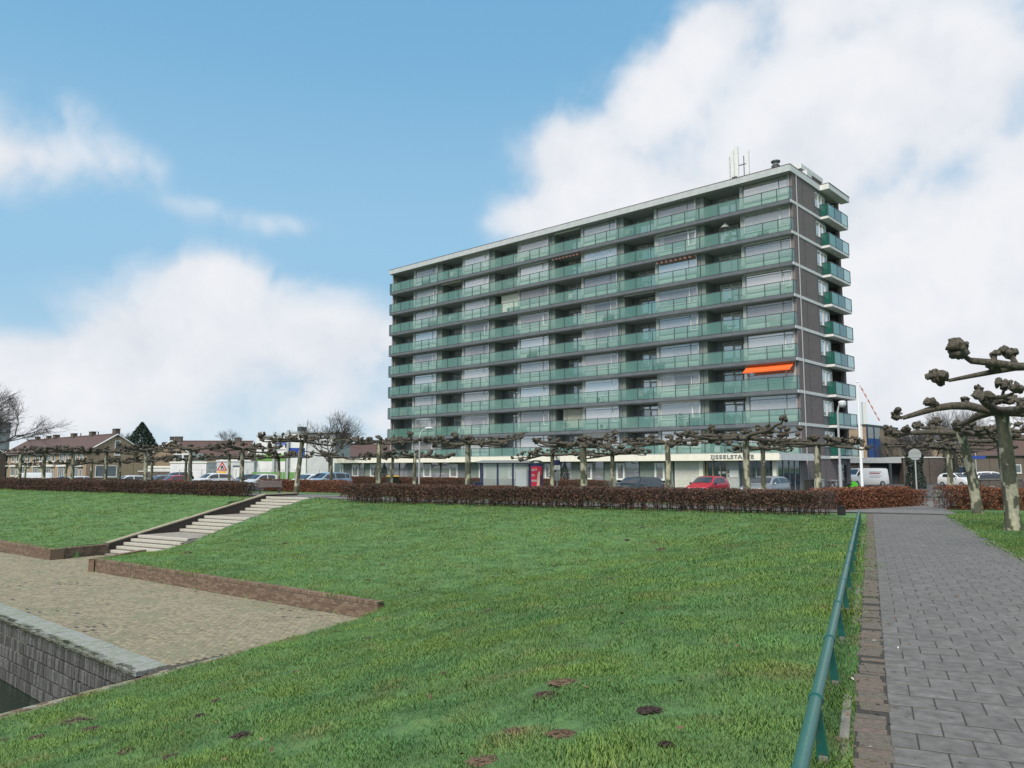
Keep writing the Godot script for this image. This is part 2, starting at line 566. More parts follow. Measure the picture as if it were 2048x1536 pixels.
# many alike pieces: the biggest in view are parts of their own, the rest one joined part
func pieces(parent: Node, called: String, list: Array, mats: Array, most: int, ch: float) -> void:
	list.sort_custom(func(a, b): return a[0].origin.length_squared() < b[0].origin.length_squared())
	var shapes := {}
	var rest: Array = []
	for m in mats: rest.append(mb())
	for i in list.size():
		var t: Transform3D = list[i][0]
		var s: Vector3 = list[i][1]
		var k: int = list[i][2]
		if i < most:
			var key := "%d_%d_%d" % [roundi(s.x * 100), roundi(s.y * 100), roundi(s.z * 100)]
			if not shapes.has(key):
				shapes[key] = mb().slab(Transform3D(), s, ch).mesh()
			put(called, shapes[key], mats[k], parent, t)
		else:
			rest[k].slab(t, s, ch)
	for k in mats.size():
		if rest[k].v.size():
			stuff(obj("further_" + called + "s", rest[k], mats[k], parent))

func paving() -> void:
	rng.seed = 5
	# bed of sand under the slabs
	var bed := mb()
	var s := -3.0
	while s < 33.5:
		var y0 := path_y(s) - 0.0032
		var y1 := path_y(s + 1.0) - 0.0032
		bed.quad(P3(path_pt(s, 0.0), y0), P3(path_pt(s, 2.61), y0), P3(path_pt(s + 1.0, 2.61), y1), P3(path_pt(s + 1.0, 0.0), y1))
		s += 1.0
	var walk := struct("path", bed, M.joint)
	var list: Array = []
	var row := 0
	s = -2.7
	var across := Basis(Vector3(0.9102, 0, 0.4142), Vector3.UP, Vector3(-PD.x, 0, -PD.y))
	while s < 33.0:
		var w := 0.2
		# edge course of brown clinkers on the left
		for k in 3:
			if rng.randf() < 0.1: continue
			list.append([Transform3D(across * Basis(Vector3(rng.randfn(0, 0.02), 1, rng.randfn(0, 0.02)).normalized(), rng.randfn(0, 0.015)), P3(path_pt(s + 0.05 + k * 0.1, 0.1 + rng.randfn(0, 0.012)), path_y(s) - 0.0295 + rng.randfn(0, 0.002))), Vector3(0.19, 0.06, 0.09), 4 + rng.randi() % 3 % 2])
		while w < 2.6:
			var wid := 0.15 if row % 2 and w < 0.21 else 0.3
			if w + wid > 2.6: wid = 2.6 - w
			if wid > 0.08:
				var q := path_pt(s + 0.15, w + wid / 2)
				var tilt := Basis(Vector3(rng.randfn(0, 0.003), 1, rng.randfn(0, 0.003)).normalized(), rng.randfn(0, 0.004))
				list.append([Transform3D(across * tilt, P3(q, path_y(s + 0.15) - 0.03 + rng.randfn(0, 0.0008))), Vector3(wid - 0.008, 0.06, 0.281), rng.randi() % 4])
			w += wid
		s += 0.3
		row += 1
	pieces(walk, "slab", list, [M.slab0, M.slab1, M.slab2, M.slab3, M.clink0, M.clink1], 300, 0.003)
	# narrow concrete edging strips, half sunk
	var kerb: Array = []
	s = -2.5
	while s < 30.0:
		kerb.append([Transform3D(across, P3(path_pt(s + 0.5, -0.06), path_y(s) - 0.132 + rng.randfn(0, 0.014))), Vector3(0.06, 0.2, 0.99), 0])
		kerb.append([Transform3D(across, P3(path_pt(s + 0.5, 2.66), path_y(s) - 0.108 + rng.randfn(0, 0.008))), Vector3(0.07, 0.2, 0.99), 0])
		s += 1.0
	pieces(walk, "edging", kerb, [M.concrete], 70, 0.005)
	# promenade behind the crest hedge, and the strip to the stairs
	var pr := mb()
	var line := [Vector2(-66, -80.5), Vector2(-42.0, -65.3), Vector2(-14.5, -48.2), Vector2(-8.0, -42.6), Vector2(12.4, -31.0)]
	for i in line.size() - 1:
		var a: Vector2 = line[i]
		var d: Vector2 = line[i + 1]
		var back := Vector2(0.5, -0.866) * 3.4
		pr.quad(P3(a, 0.312), P3(d, 0.312), P3(d + back, 0.312), P3(a + back, 0.312))
	struct("promenade", pr, M.paving)
	# clearing where the path meets the promenade and runs on to the street
	var cl := mb()
	cl.quad(P3(Vector2(10.5, -32.5), 0.305), P3(Vector2(16.6, -29.3), 0.305), P3(Vector2(19.5, -36.0), 0.305), P3(Vector2(14.0, -37.5), 0.305))
	cl.quad(P3(Vector2(16.9, -35.2), 0.30), P3(Vector2(18.6, -33.8), 0.30), P3(Vector2(27.0, -46.0), 0.06), P3(Vector2(23.0, -47.0), 0.06))
	struct("pavement", cl, M.paving)
	# street and parking in front of the flats, and the yard to the right of them
	var rd := mb()
	var far := [Vector2(-95, -118), Vector2(-52, -88), Vector2(-20.0, -64.5), Vector2(14.0, -45.5), Vector2(30.0, -44.0), Vector2(60, -46.0)]
	var off := [Vector2(14, -22), Vector2(13, -20), Vector2(8, -14), Vector2(9, -14), Vector2(16, -60), Vector2(20, -80)]
	for i in far.size() - 1:
		var a: Vector2 = far[i]
		var d: Vector2 = far[i + 1]
		var steps := 10
		for k in steps:
			for l in steps:
				var f := func(u: float, w: float) -> Vector3:
					var q: Vector2 = a.lerp(d, u) + (off[i] as Vector2).lerp(off[i + 1], u) * w
					return P3(q, plateau(q.x, q.y) + 0.02)
				rd.quad(f.call(float(k) / steps, float(l) / steps), f.call(float(k + 1) / steps, float(l) / steps), f.call(float(k + 1) / steps, float(l + 1) / steps), f.call(float(k) / steps, float(l + 1) / steps))
	struct("road", rd, M.asphalt)

func terrace() -> void:
	rng.seed = 9
	var base := mb()
	var poly := TERRACE
	var ix := Geometry2D.triangulate_polygon(poly)
	for i in range(0, ix.size(), 3):
		var a := poly[ix[i]]; var d := poly[ix[i + 1]]; var e := poly[ix[i + 2]]
		if (d - a).cross(e - a) > 0:
			var q := d; d = e; e = q
		base.face(P3(a, -2.216), P3(d, -2.216), P3(e, -2.216))
	var ter := struct("terrace_floor", base, M.sand)
	# clinkers laid in running bond along the retaining wall
	var u := Vector2(0.7915, 0.6112)
	var w := Vector2(-0.6112, 0.7915)
	var o := Vector2(-17.4, -32.9)
	var bas := Basis(Vector3(u.x, 0, u.y), Vector3.UP, Vector3(w.x, 0, w.y))
	var list: Array = []
	var sag := FastNoiseLite.new()
	sag.seed = 4
	sag.frequency = 0.25
	var j := -75
	while j < 110:
		var i := -70
		while i < 85:
			var q := o + u * ((i + (0.5 if j % 2 else 0.0)) * 0.205) + w * ((j + 0.5) * 0.105)
			i += 1
			if q.x < -q.y * -0.74 - 2.0: 
				continue
			if not Geometry2D.is_point_in_polygon(q, poly):
				continue
			var y := -2.236 + sag.get_noise_2d(q.x, q.y) * 0.012 + rng.randfn(0, 0.003)
			var tilt := Basis(Vector3(rng.randfn(0, 0.02), 1, rng.randfn(0, 0.02)).normalized(), rng.randfn(0, 0.02))
			var mossy := sag.get_noise_2d(q.x * 1.7 + 50.0, q.y * 1.7)
			var k := rng.randi() % 4
			if mossy > 0.18 and rng.randf() < 0.7: k = 4
			list.append([Transform3D(bas * tilt, P3(q, y)), Vector3(0.19, 0.06, 0.089), k])
		j += 1
	pieces(ter, "clinker", list, [M.cob0, M.cob1, M.cob2, M.cob3, M.cobm], 300, 0.006)

func brick_run(parent: Node, a: Vector2, b: Vector2, y0: float, y1a: float, y1b: float, thick: float, most: int, head := true, mats := [0, 1, 2]) -> void:
	# a wall of stretchers with a soldier course on top, faced on the left of a > b looking along it
	var d := (b - a).normalized()
	var out := Vector2(d.y, -d.x) * -1.0
	var bas := Basis(Vector3(d.x, 0, d.y), Vector3.UP, Vector3(out.x, 0, out.y))
	var len := a.distance_to(b)
	var core := mb()
	var i0 := -out * thick
	var f0 := -out * 0.012
	core.quad(P3(a + f0, y0 - 0.3), P3(b + f0, y0 - 0.3), P3(b + f0, y1b - 0.01), P3(a + f0, y1a - 0.01))
	core.quad(P3(b + i0, y0 - 0.3), P3(a + i0, y0 - 0.3), P3(a + i0, y1a - 0.01), P3(b + i0, y1b - 0.01))
	core.quad(P3(a + f0, y1a - 0.01), P3(b + f0, y1b - 0.01), P3(b + i0, y1b - 0.01), P3(a + i0, y1a - 0.01))
	var ends := mb()
	ends.quad(P3(b, y0 - 0.3), P3(b + i0, y0 - 0.3), P3(b + i0, y1b - 0.1), P3(b, y1b - 0.1))
	ends.quad(P3(a + i0, y0 - 0.3), P3(a, y0 - 0.3), P3(a, y1a - 0.1), P3(a + i0, y1a - 0.1))
	obj("end_face", ends, M.brick0 if mats.size() > 1 else M.brickd, parent)
	obj("mortar_core", core, M.mortar, parent)
	var list: Array = []
	var ch := 0.0635
	var row := 0
	var y := y0
	var top := maxf(y1a, y1b) - (0.10 if head else 0.0)
	while y < top:
		var s := -0.105 if row % 2 else 0.0
		while s < len:
			var l := 0.205
			var s0 := maxf(s, 0.0)
			var s1 := minf(s + l, len)
			var yt := lerpf(y1a, y1b, (s0 + s1) / 2 / len) - (0.10 if head else 0.0)
			if s1 - s0 > 0.05 and y + ch * 0.8 < yt + 0.01:
				var q := a + d * (s0 + s1) / 2 - out * (0.05 + rng.randf() * 0.003)
				var k := rng.randi() % mats.size()
				list.append([Transform3D(bas * Basis(Vector3.RIGHT, PI / 2), P3(q, y + ch / 2)), Vector3(s1 - s0 - 0.009, 0.1, ch - 0.009), mats[k]])
			s += 0.212
		y += ch
		row += 1
	if head:
		var s := 0.0
		while s < len - 0.03:
			var yt := lerpf(y1a, y1b, s / len)
			var q := a + d * (s + 0.032) - out * thick / 2
			list.append([Transform3D(bas, P3(q, yt - 0.05 + rng.randfn(0, 0.002))), Vector3(0.056, 0.1, thick + 0.012), mats[rng.randi() % mats.size()]])
			s += 0.0645
	pieces(parent, "brick", list, [M.brick0, M.brick1, M.brick2, M.brickd], most, 0.004)

func park_walls() -> void:
	rng.seed = 31
	var w := thing("retaining_wall", "long low brown brick retaining wall between the near lawn and the terrace", "wall")
	brick_run(w, Vector2(-17.4, -32.9), Vector2(-3.75, -22.36), -2.2, -1.69, -1.69, 0.24, 300)
	brick_run(w, Vector2(-17.0, -36.4), Vector2(-17.4, -32.66), -2.2, -1.69, -1.69, 0.24, 0)
	obj("joint", mb().box(Transform3D(Basis(Vector3.UP, -atan2(0.6112, 0.7915)), Vector3(-14.86, -1.93, -30.94) + Vector3(-0.6112, 0, 0.7915) * 0.003), Vector3(0.03, 0.52, 0.02)), M.concrete, w)
	w = thing("terrace_end_wall", "low brown brick wall at far left of the terrace", "wall")
	brick_run(w, Vector2(-60, -67.6), Vector2(-21.35, -36.7), -2.2, -1.72, -1.72, 0.6, 0)
	brick_run(w, Vector2(-21.35, -36.8), Vector2(-19.98, -39.35), -2.2, -1.72, -1.72, 0.24, 0)
	# coping band of pale stones along the water, and the strip along the foot of the near lawn
	var cop := thing("quay_coping", "pale grey stone coping along the water's edge of the terrace", "coping")
	var list: Array = []
	var d := Vector2(0.7445, 0.6676)
	var n := Vector2(0.6676, -0.7445)
	var bas := Basis(Vector3(d.x, 0, d.y), Vector3.UP, Vector3(-n.x, 0, -n.y))
	var s := 0.0
	while s < 24.0:
		for k in 3:
			var q := Vector2(-7.8, -16.72) - d * (s + 0.12 + 0.06 * k) + n * (0.12 + k * 0.24)
			list.append([Transform3D(bas * Basis(Vector3.UP, rng.randfn(0, 0.01)), P3(q, -2.22 + rng.randfn(0, 0.004))), Vector3(0.235, 0.11, 0.225), rng.randi() % 2])
		s += 0.245
	pieces(cop, "stone", list, [M.stone_pale0, M.stone_pale1], 300, 0.012)
	var st := thing("edge_strip", "worn brick strip between the near lawn and the basin", "kerb")
	list = []
	for seg in [[Vector2(-4.42, -21.6), Vector2(-7.6, -15.7), -2.17], [Vector2(-7.6, -15.7), Vector2(-8.9, -13.3), -2.17], [Vector2(-8.9, -13.3), Vector2(-13.5, -4.6), -2.17], [Vector2(-13.5, -4.6), Vector2(-19.2, 8.8), -2.17]]:
		var a: Vector2 = seg[0]
		var b: Vector2 = seg[1]
		var e := (b - a).normalized()
		var l := a.distance_to(b)
		var eb := Basis(Vector3(e.x, 0, e.y), Vector3.UP, Vector3(-e.y, 0, e.x))
		s = 0.0
		while s < l:
			var y := lerpf(seg[2], -2.17, clampf(s / 1.2, 0, 1))
			for k in 3:
				var q := a + e * (s + 0.1 + 0.05 * k) + Vector2(-e.y, e.x) * (0.04 + (k - 1) * 0.107)
				list.append([Transform3D(eb * Basis(Vector3(rng.randfn(0, 0.03), 1, rng.randfn(0, 0.03)).normalized(), rng.randfn(0, 0.03)), P3(q, y - 0.035 + rng.randfn(0, 0.006))), Vector3(0.2, 0.1, 0.098), [0, 1, 2, 3, 4][rng.randi() % 5]])
			s += 0.208
	pieces(st, "brick", list, [M.brick1, M.cob1, M.cob2, M.cobm, M.stone_pale1], 300, 0.008)
	# quay wall of upright basalt blocks in courses
	var qw := thing("quay_wall", "dark grey stone block quay wall above the water", "wall")
	list = []
	var back := mb()
	var lime := mb()
	var face := func(a: Vector2, b: Vector2) -> void:
		var e := (b - a).normalized()
		var o := Vector2(-e.y, e.x)
		var fb := Basis(Vector3(e.x, 0, e.y), Vector3(o.x, 0, o.y), Vector3(0, -1, 0))
		var l := a.distance_to(b)
		back.quad(P3(a - o * 0.05, -6.0), P3(b - o * 0.05, -6.0), P3(b - o * 0.05, -2.26), P3(a - o * 0.05, -2.26))
		var y := -2.285
		while y > -4.9:
			var h: float = 0.29 + rng.randf() * 0.02
			var x := -rng.randf() * 0.2
			while x < l:
				var wd: float = [0.10, 0.115, 0.13, 0.15][rng.randi() % 4]
				if x > 0 and x + wd < l:
					list.append([Transform3D(fb * Basis(Vector3(rng.randfn(0, 0.02), 1, rng.randfn(0, 0.02)).normalized(), 0.0), P3(a + e * (x + wd / 2) - o * (0.06 - rng.randf() * 0.02), y - h / 2)), Vector3(wd - 0.024, 0.12, 0.275), rng.randi() % 3])
				x += wd
			if rng.randf() < 0.6:
				var m0 := rng.randf() * l * 0.6
				var m1 := m0 + rng.randf_range(0.8, l * 0.35)
				lime.box(Transform3D(fb, P3(a + e * (m0 + m1) / 2 - o * 0.012, y - h - 0.008)), Vector3(m1 - m0, 0.016, 0.01))
			y -= h + 0.016
	face.call(Vector2(-7.8, -16.72) - d * 22.0, Vector2(-7.8, -16.72))
	face.call(Vector2(-7.8, -16.72), Vector2(-9.1, -14.2))
	face.call(Vector2(-9.1, -14.2), Vector2(-13.9, -4.8))
	obj("mortar_core", back, M.mortar_dark, qw)
	obj("lime_joints", lime, M.concrete, qw)
	pieces(qw, "block", list, [M.basalt0, M.basalt1, M.basalt2], 300, 0.012)
	var wt := mb()
	wt.quad(Vector3(-60, -3.82, 9), Vector3(-6, -3.82, 9), Vector3(-6, -3.82, -46), Vector3(-60, -3.82, -46))
	struct("water", wt, M.water)
	# moss and small weeds on the lip of the quay
	var where := []
	var tints := []
	for i in 5200:
		var t := rng.randf() * 22.0
		var q := Vector2(-7.8, -16.72) - d * t
		var dn := absf(rng.randfn(0, 0.09))
		var lip := rng.randf() < 0.45
		q += n * (rng.randf() * 0.12 if lip else -0.012)
		where.append(Transform3D(Basis(Vector3.UP, rng.randf() * TAU).scaled(Vector3.ONE * rng.randf_range(0.2, 0.55)), P3(q, -2.168 if lip else -2.2 - dn)))
		var g := rng.randf_range(0.6, 1.2)
		tints.append(Color(0.05 * g, 0.065 * g, 0.022 * g))
	tag(stuff(scatter("quay_moss", tufts[1], M.blade, where, tints)), "dark green moss hanging over the quay's stone lip", "moss")
	# duckweed and bits of litter in the basin
	# stairs
	var sr := thing("park_stairs", "broad pale concrete stairs with landings descending to the terrace", "stairs")
	var sb := Basis(Vector3(SW.x, 0, SW.y), Vector3.UP, Vector3(SD.x, 0, SD.y))
	var y := 0.30
	var run := 0.0
	for fl: int in [6, 5, 5]:
		for k in fl:
			y -= 0.155
			var ln := 0.38
			var land_len := 2.05 if k == fl - 1 and y > -2.0 else 0.0
			var c := ST + SD * (run + (ln + land_len) / 2) + SW * SWID / 2
			obj("step", mb().slab(Transform3D(sb, P3(c, y - 0.15)), Vector3(SWID, 0.30, ln + land_len - 0.002), 0.01), M.step_c if land_len == 0.0 else M.landing, sr)
			# raised white nosing
			obj("nosing", mb().slab(Transform3D(sb, P3(ST + SD * (run - 0.0) + SW * SWID / 2, y + 0.155 - 0.06)), Vector3(SWID, 0.13, 0.16), 0.012), M.nosing, sr)
			run += ln + land_len
	var cw := thing("stair_wall", "dark brick stringer wall with pale coping up the left of the stairs", "wall")
	var a0 := ST - SW * 0.02
	var e0 := ST + SD * (SLEN - 0.15) - SW * 0.02
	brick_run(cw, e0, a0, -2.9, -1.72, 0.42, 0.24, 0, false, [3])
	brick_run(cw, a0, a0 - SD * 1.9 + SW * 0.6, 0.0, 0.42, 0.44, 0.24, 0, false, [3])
	var cp := mb()
	for seg in [[e0, a0, -1.72, 0.42], [a0, a0 - SD * 1.9 + SW * 0.6, 0.42, 0.44]]:
		var pa: Vector2 = seg[0] + SW * 0.03
		var pb: Vector2 = seg[1] + SW * 0.03
		var wv := -SW * 0.31
		var ya: float = seg[2]
		var yb: float = seg[3]
		cp.quad(P3(pa, ya + 0.05), P3(pb, yb + 0.05), P3(pb + wv, yb + 0.05), P3(pa + wv, ya + 0.05))
		cp.quad(P3(pa, ya - 0.012), P3(pb, yb - 0.012), P3(pb, yb + 0.05), P3(pa, ya + 0.05))
		cp.quad(P3(pb + wv, yb - 0.012), P3(pa + wv, ya - 0.012), P3(pa + wv, ya + 0.05), P3(pb + wv, yb + 0.05))
	obj("coping", cp, M.coping, cw)
	var kb := thing("stair_kerb", "thin concrete kerb between the stairs and the right lawn", "kerb")
	var kp := mb()
	var k0 := ST + SW * (SWID + 0.01) - SD * 1.6 + SW * 0.6
	var k1 := ST + SW * (SWID + 0.01)
	var k2 := ST + SW * (SWID + 0.01) + SD * (SLEN + 0.4)
	for seg in [[k0, k1, 0.36, 0.36], [k1, k2, 0.36, -2.08]]:
		var pa: Vector2 = seg[0]
		var pb: Vector2 = seg[1]
		var wv := SW * 0.12
		kp.quad(P3(pa, seg[2]), P3(pa + wv, seg[2]), P3(pb + wv, seg[3]), P3(pb, seg[3]))
		kp.quad(P3(pa, seg[2]), P3(pb, seg[3]), P3(pb, seg[3] - 0.5), P3(pa, seg[2] - 0.5))
		kp.quad(P3(pb + wv, seg[3]), P3(pa + wv, seg[2]), P3(pa + wv, seg[2] - 0.3), P3(pb + wv, seg[3] - 0.3))
	obj("kerb_stone", kp, M.concrete, kb)

func litter() -> void:
	# last year's leaves, twigs and crumbs along the path's edge, on the slabs and here and there in the grass
	rng.seed = 61
	var b := mb()
	for i in 900:
		var s := rng.randf_range(0.5, 28.0)
		var w := rng.randfn(0.02, 0.14)
		var r := rng.randf()
		if r < 0.22: w = rng.randf_range(0.2, 2.6)
		elif r < 0.4: w = 2.66 + rng.randfn(0, 0.2)
		var p := path_pt(s, w)
		var y := path_y(s) + 0.006 if w > 0.0 and w < 2.6 else path_y(s) - 0.01
		var q := rng.randf_range(0.008, 0.026)
		var a := rng.randf() * TAU
		var u := Vector3(cos(a), rng.randfn(0, 0.25), sin(a)) * q
		var t := Vector3(-sin(a), rng.randfn(0, 0.3), cos(a)) * q * rng.randf_range(0.25, 0.7)
		var g := rng.randf_range(0.4, 1.5)
		b.col = Color(0.12 * g, 0.08 * g, 0.045 * g)
		if rng.randf() < 0.04: b.col = Color(0.6, 0.6, 0.58)
		b.quad(P3(p, y) - u, P3(p, y) + t, P3(p, y) + u, P3(p, y) - t)
	for i in 160:
		var z := -rng.randf_range(4.5, 26.0)
		var x := rng.randf_range(-0.45, 0.3) * -z
		if not on_grass(x, z): continue
		var y := land(x, z) + 0.045
		var q := rng.randf_range(0.015, 0.04)
		var a := rng.randf() * TAU
		var u := Vector3(cos(a), rng.randfn(0, 0.4), sin(a)) * q
		var t := Vector3(-sin(a), rng.randfn(0, 0.4), cos(a)) * q * 0.5
		var g := rng.randf_range(0.5, 1.6)
		b.col = Color(0.15 * g, 0.09 * g, 0.045 * g)
		b.quad(Vector3(x, y, z) - u, Vector3(x, y, z) + t, Vector3(x, y, z) + u, Vector3(x, y, z) - t)
	var o := obj("fallen_leaves", b, M.leaf)
	tag(o, "dead brown leaves and crumbs strewn along the path edge", "leaves")
	stuff(o)

func molehills() -> void:
	rng.seed = 14
	var kinds := []
	for i in 3:
		var b := mb()
		var g: Array = []
		for r in 9:
			var row: Array = []
			for k in 19:
				var an := TAU * (k % 18) / 18
				var rr := r / 8.0 * (0.85 + 0.6 * wob.get_noise_2d(cos(an) * 3.0 + i * 9.0, sin(an) * 3.0) + 0.3 * wob.get_noise_2d(cos(an) * 9.0 + i * 5.0, sin(an) * 9.0))
				var hh := 0.36 * pow(cos(minf(r / 8.0, 1.0) * PI / 2), 1.3) + 0.4 * wob.get_noise_3d(cos(an) * rr * 14.0, i * 5.0, sin(an) * rr * 14.0) * (1.0 - r / 9.0) - (0.08 if r == 8 else 0.0)
				row.append(Vector3(cos(an) * rr, hh, sin(an) * rr))
			g.append(row)
		b.col = Color.WHITE
		b.grid(g)
		for k in 70:
			var a := rng.randf() * TAU
			var r := sqrt(rng.randf()) * 0.95
			var s := rng.randf_range(0.04, 0.13)
			b.col = Color.WHITE * rng.randf_range(0.6, 1.3)
			b.blob(Vector3(cos(a) * r, 0.42 * pow(cos(r * PI / 2), 1.3), sin(a) * r), Vector3(s, s * 0.8, s), wob, 0.9, 30.0, 6, 4)
		for k in 60:
			var a := rng.randf() * TAU
			var r := rng.randf_range(0.6, 1.25)
			var s := rng.randf_range(0.02, 0.07)
			b.col = Color.WHITE * rng.randf_range(0.5, 1.3)
			b.blob(Vector3(cos(a) * r, 0.02, sin(a) * r), Vector3(s, s * 0.7, s), wob, 0.5, 20.0, 5, 3)
		kinds.append(b.mesh())
	var alike := {}
	for i in HILLS.size():
		var h: Array = HILLS[i]
		var o := put("molehill", kinds[i % 3], [M.soil, M.soil_dark, M.soil_red][h[3]], null, Transform3D(Basis(Vector3.UP, rng.randf() * TAU).scaled(Vector3(h[2], h[2] * (h[4] + 0.25), h[2] * 0.85) * 1.25), Vector3(h[0], land(h[0], h[1]) + 0.012, h[1])))
		var soil: String = ["brown crumbly molehill", "dark wet molehill", "flat reddish bare soil patch"][h[3]]
		var where := "on the middle of the lawn slope"
		if h[1] < -24.0: where = "on the upper lawn below the long hedge"
		elif h[1] > -6.2: where = "in the foreground left of the railing"
		elif h[0] < -5.0: where = "near the basin in the lower left corner"
		elif h[0] < -2.4 and h[1] > -14.0: where = "on the lower left lawn beyond the corner"
		elif h[0] < -2.0: where = "beside the corner of the brick terrace wall"
		elif h[0] > 0.2: where = "on the right half of the lawn"
		tag(o, h[5] if h.size() > 5 else soil + " " + where, "molehill", "molehills on the lawn")
		if h.size() < 6:
			if not alike.has(o.get_meta("label")): alike[o.get_meta("label")] = []
			alike[o.get_meta("label")].append(o)
	# tell alike ones apart by their order across the lawn
	for key: String in alike:
		var l: Array = alike[key]
		if l.size() < 2: continue
		l.sort_custom(func(a, b): return a.position.x / -a.position.z < b.position.x / -b.position.z)
		for i in l.size():
			l[i].set_meta("label", ["leftmost ", "second from left ", "third from left ", "fourth from left ", "fifth from left ", "sixth from left ", "seventh from left ", "eighth from left ", "ninth from left "][i] + key)
# ---- the block of flats. Own axes: x along the front (0 at the near right corner), z outwards, y up
const TP := Vector3(24.42, 0, -66.36)
const TR := -0.7379
const BAY := 9.225
const FL := 2.8
const F1 := 3.1
func tower_pt(x: float, y: float, z: float) -> Vector3:
	return TP + Vector3(x, y, z).rotated(Vector3.UP, TR)

func frame_mesh(x0: float, x1: float, y0: float, y1: float, z: float, w: float, d: float) -> MB:
	var b := mb()
	b.bx(x0, x0 + w, y0, y1, z - d, z)
	b.bx(x1 - w, x1, y0, y1, z - d, z)
	b.bx(x0 + w, x1 - w, y0, y0 + w, z - d, z)
	b.bx(x0 + w, x1 - w, y1 - w, y1, z - d, z)
	return b

func tower() -> void:
	rng.seed = 2024
	var t := thing("apartment_tower", "tall block of flats with rows of green glass balconies", "building", TP, TR)
	var W := -BAY * 6
	# floors, party walls, end walls, roof
	for k in 9:
		var y := F1 + FL * k
		obj("floor_slab", mb().bx(W, -0.002, y - 0.29, y, -11.9, 0.0), M.slab_edge, t)
		obj("side_band", mb().bx(0.0, 0.045, y - 0.27, y - 0.01, -6.75, 0.004), M.band, t)
	for k in 9:
		var y := F1 + FL * k
		var hh := FL - 0.29
		for i in 7:
			var x := -BAY * i
			if i > 0 and i < 6:
				obj("party_wall", mb().bx(x - 0.12, x + 0.12, y, y + hh, -11.6, -0.80), M.render_in, t)
		obj("back_wall", mb().bx(W + 0.3, -0.32, y, y + hh, -7.2, -7.0), M.room, t)
		# near end: brick, then a window bay and an open loggia over the side balcony
		obj("end_wall", mb().bx(-0.3, 0.0, y - 0.29 if k == 0 else y, y + hh, -5.7, -0.5), M.tower_brick, t)
		obj("end_wall", mb().bx(-0.3, -0.004, y, y + hh, -11.9, -11.35), M.tower_brick, t)
		obj("end_wall", mb().bx(W, W + 0.3, y, y + hh, -11.9, -0.5), M.tower_brick, t)
		obj("end_panel", mb().bx(-0.34, -0.06, y, y + 0.8, -8.2, -5.71), M.panel_grey, t)
		obj("end_panel", mb().bx(-0.34, -0.06, y + 2.2, y + hh, -8.2, -5.71), M.panel_grey, t)
		obj("loggia_wall", mb().bx(-2.2, -2.0, y, y + hh, -11.4, -8.1), M.tower_brick, t)
		obj("loggia_wall", mb().bx(-2.0, -0.34, y, y + hh, -8.3, -8.2), M.tower_brick, t)
		# side window of two white framed lights
		var wf := mb()
		wf.bx(-0.16, -0.02, y + 0.8, y + 0.87, -8.2, -5.74); wf.bx(-0.16, -0.02, y + 2.13, y + 2.2, -8.2, -5.74)
		for z: float in [-5.74, -6.62, -7.4, -8.13]:
			wf.bx(-0.16, -0.02, y + 0.87, y + 2.13, z - 0.07, z)
		var win := obj("side_window", wf, M.frame_white, t)
		for z: Array in [[-6.62, -5.81], [-7.4, -6.69], [-8.13, -7.47]]:
			obj("pane", mb().bx(-0.10, -0.085, y + 0.87, y + 2.13, z[0], z[1]), M.pane, win)
		obj("curtain", mb().bx(-0.33, -0.31, y + 0.8, y + 2.2, -8.1, -5.8), M.curtain if k % 3 else M.blind, win)
		# side balcony
		obj("side_balcony_slab", mb().bx(0.0, 0.78, y - 0.23, y - 0.012, -12.0, -6.8), M.band, t)
		var bl := mb()
		bl.bx(0.0, 0.78, y + 1.14, y + 1.2, -6.85, -6.80); bl.bx(0.73, 0.78, y + 1.14, y + 1.2, -12.0, -6.85)
		bl.bx(0.0, 0.78, y + 0.02, y + 0.06, -6.85, -6.80); bl.bx(0.73, 0.78, y + 0.02, y + 0.06, -12.0, -6.85)
		for z: float in [-6.85, -8.5, -10.25, -12.0]:
			bl.bx(0.72, 0.79, y - 0.02, y + 1.2, z, z + 0.05)
		bl.bx(0.0, 0.05, y, y + 1.2, -6.86, -6.81)
		var sb := obj("side_balustrade", bl, M.rail_dark, t)
		for z: Array in [[-8.46, -6.86], [-10.21, -8.54], [-11.96, -10.29]]:
			obj("glass_panel", mb().bx(0.752, 0.764, y + 0.07, y + 1.13, z[0], z[1]), M.green_pale if z[1] > -8.0 or z[0] < -11.0 else M.green_grey, sb)
		obj("glass_panel", mb().bx(0.06, 0.71, y + 0.07, y + 1.13, -6.832, -6.82), M.green_deep, sb)
	# brick ground storey of the near end
	obj("end_wall", mb().bx(-0.3, 0.0, -0.4, F1 - 0.29, -8.6, -0.5), M.tower_brick, t)
	obj("end_wall", mb().bx(-0.3, 0.0, -0.4, F1 - 0.29, -11.9, -10.9), M.tower_brick, t)
	obj("end_wall", mb().bx(-0.3, 0.0, 2.3, F1 - 0.29, -10.9, -8.6), M.panel_grey, t)
	obj("side_door", mb().bx(-0.2, -0.14, 0.02, 2.3, -10.88, -8.62), M.dark_glass, t)
	obj("side_door_frame", mb().bx(-0.14, -0.06, 0.0, 2.3, -9.8, -9.7).bx(-0.14, -0.06, 0.0, 2.3, -10.88, -10.78), M.rail_dark, t)
	obj("rear_wall", mb().bx(W + 0.3, -0.3, -0.4, F1 + FL * 9 - 0.3, -12.1, -11.92), M.tower_brick, t)
	# roof
	var top := F1 + FL * 9
	obj("roof_slab", mb().bx(W - 0.05, 0.05, top - 0.28, top - 0.06, -11.9, 0.02), M.soffit, t)
	obj("roof_fascia", mb().bx(W - 0.1, 0.08, top - 0.27, top + 0.32, 0.02, 0.08), M.fascia_grey, t)
	obj("roof_fascia", mb().bx(0.05, 0.11, top - 0.27, top + 0.32, -6.8, 0.02), M.band, t)
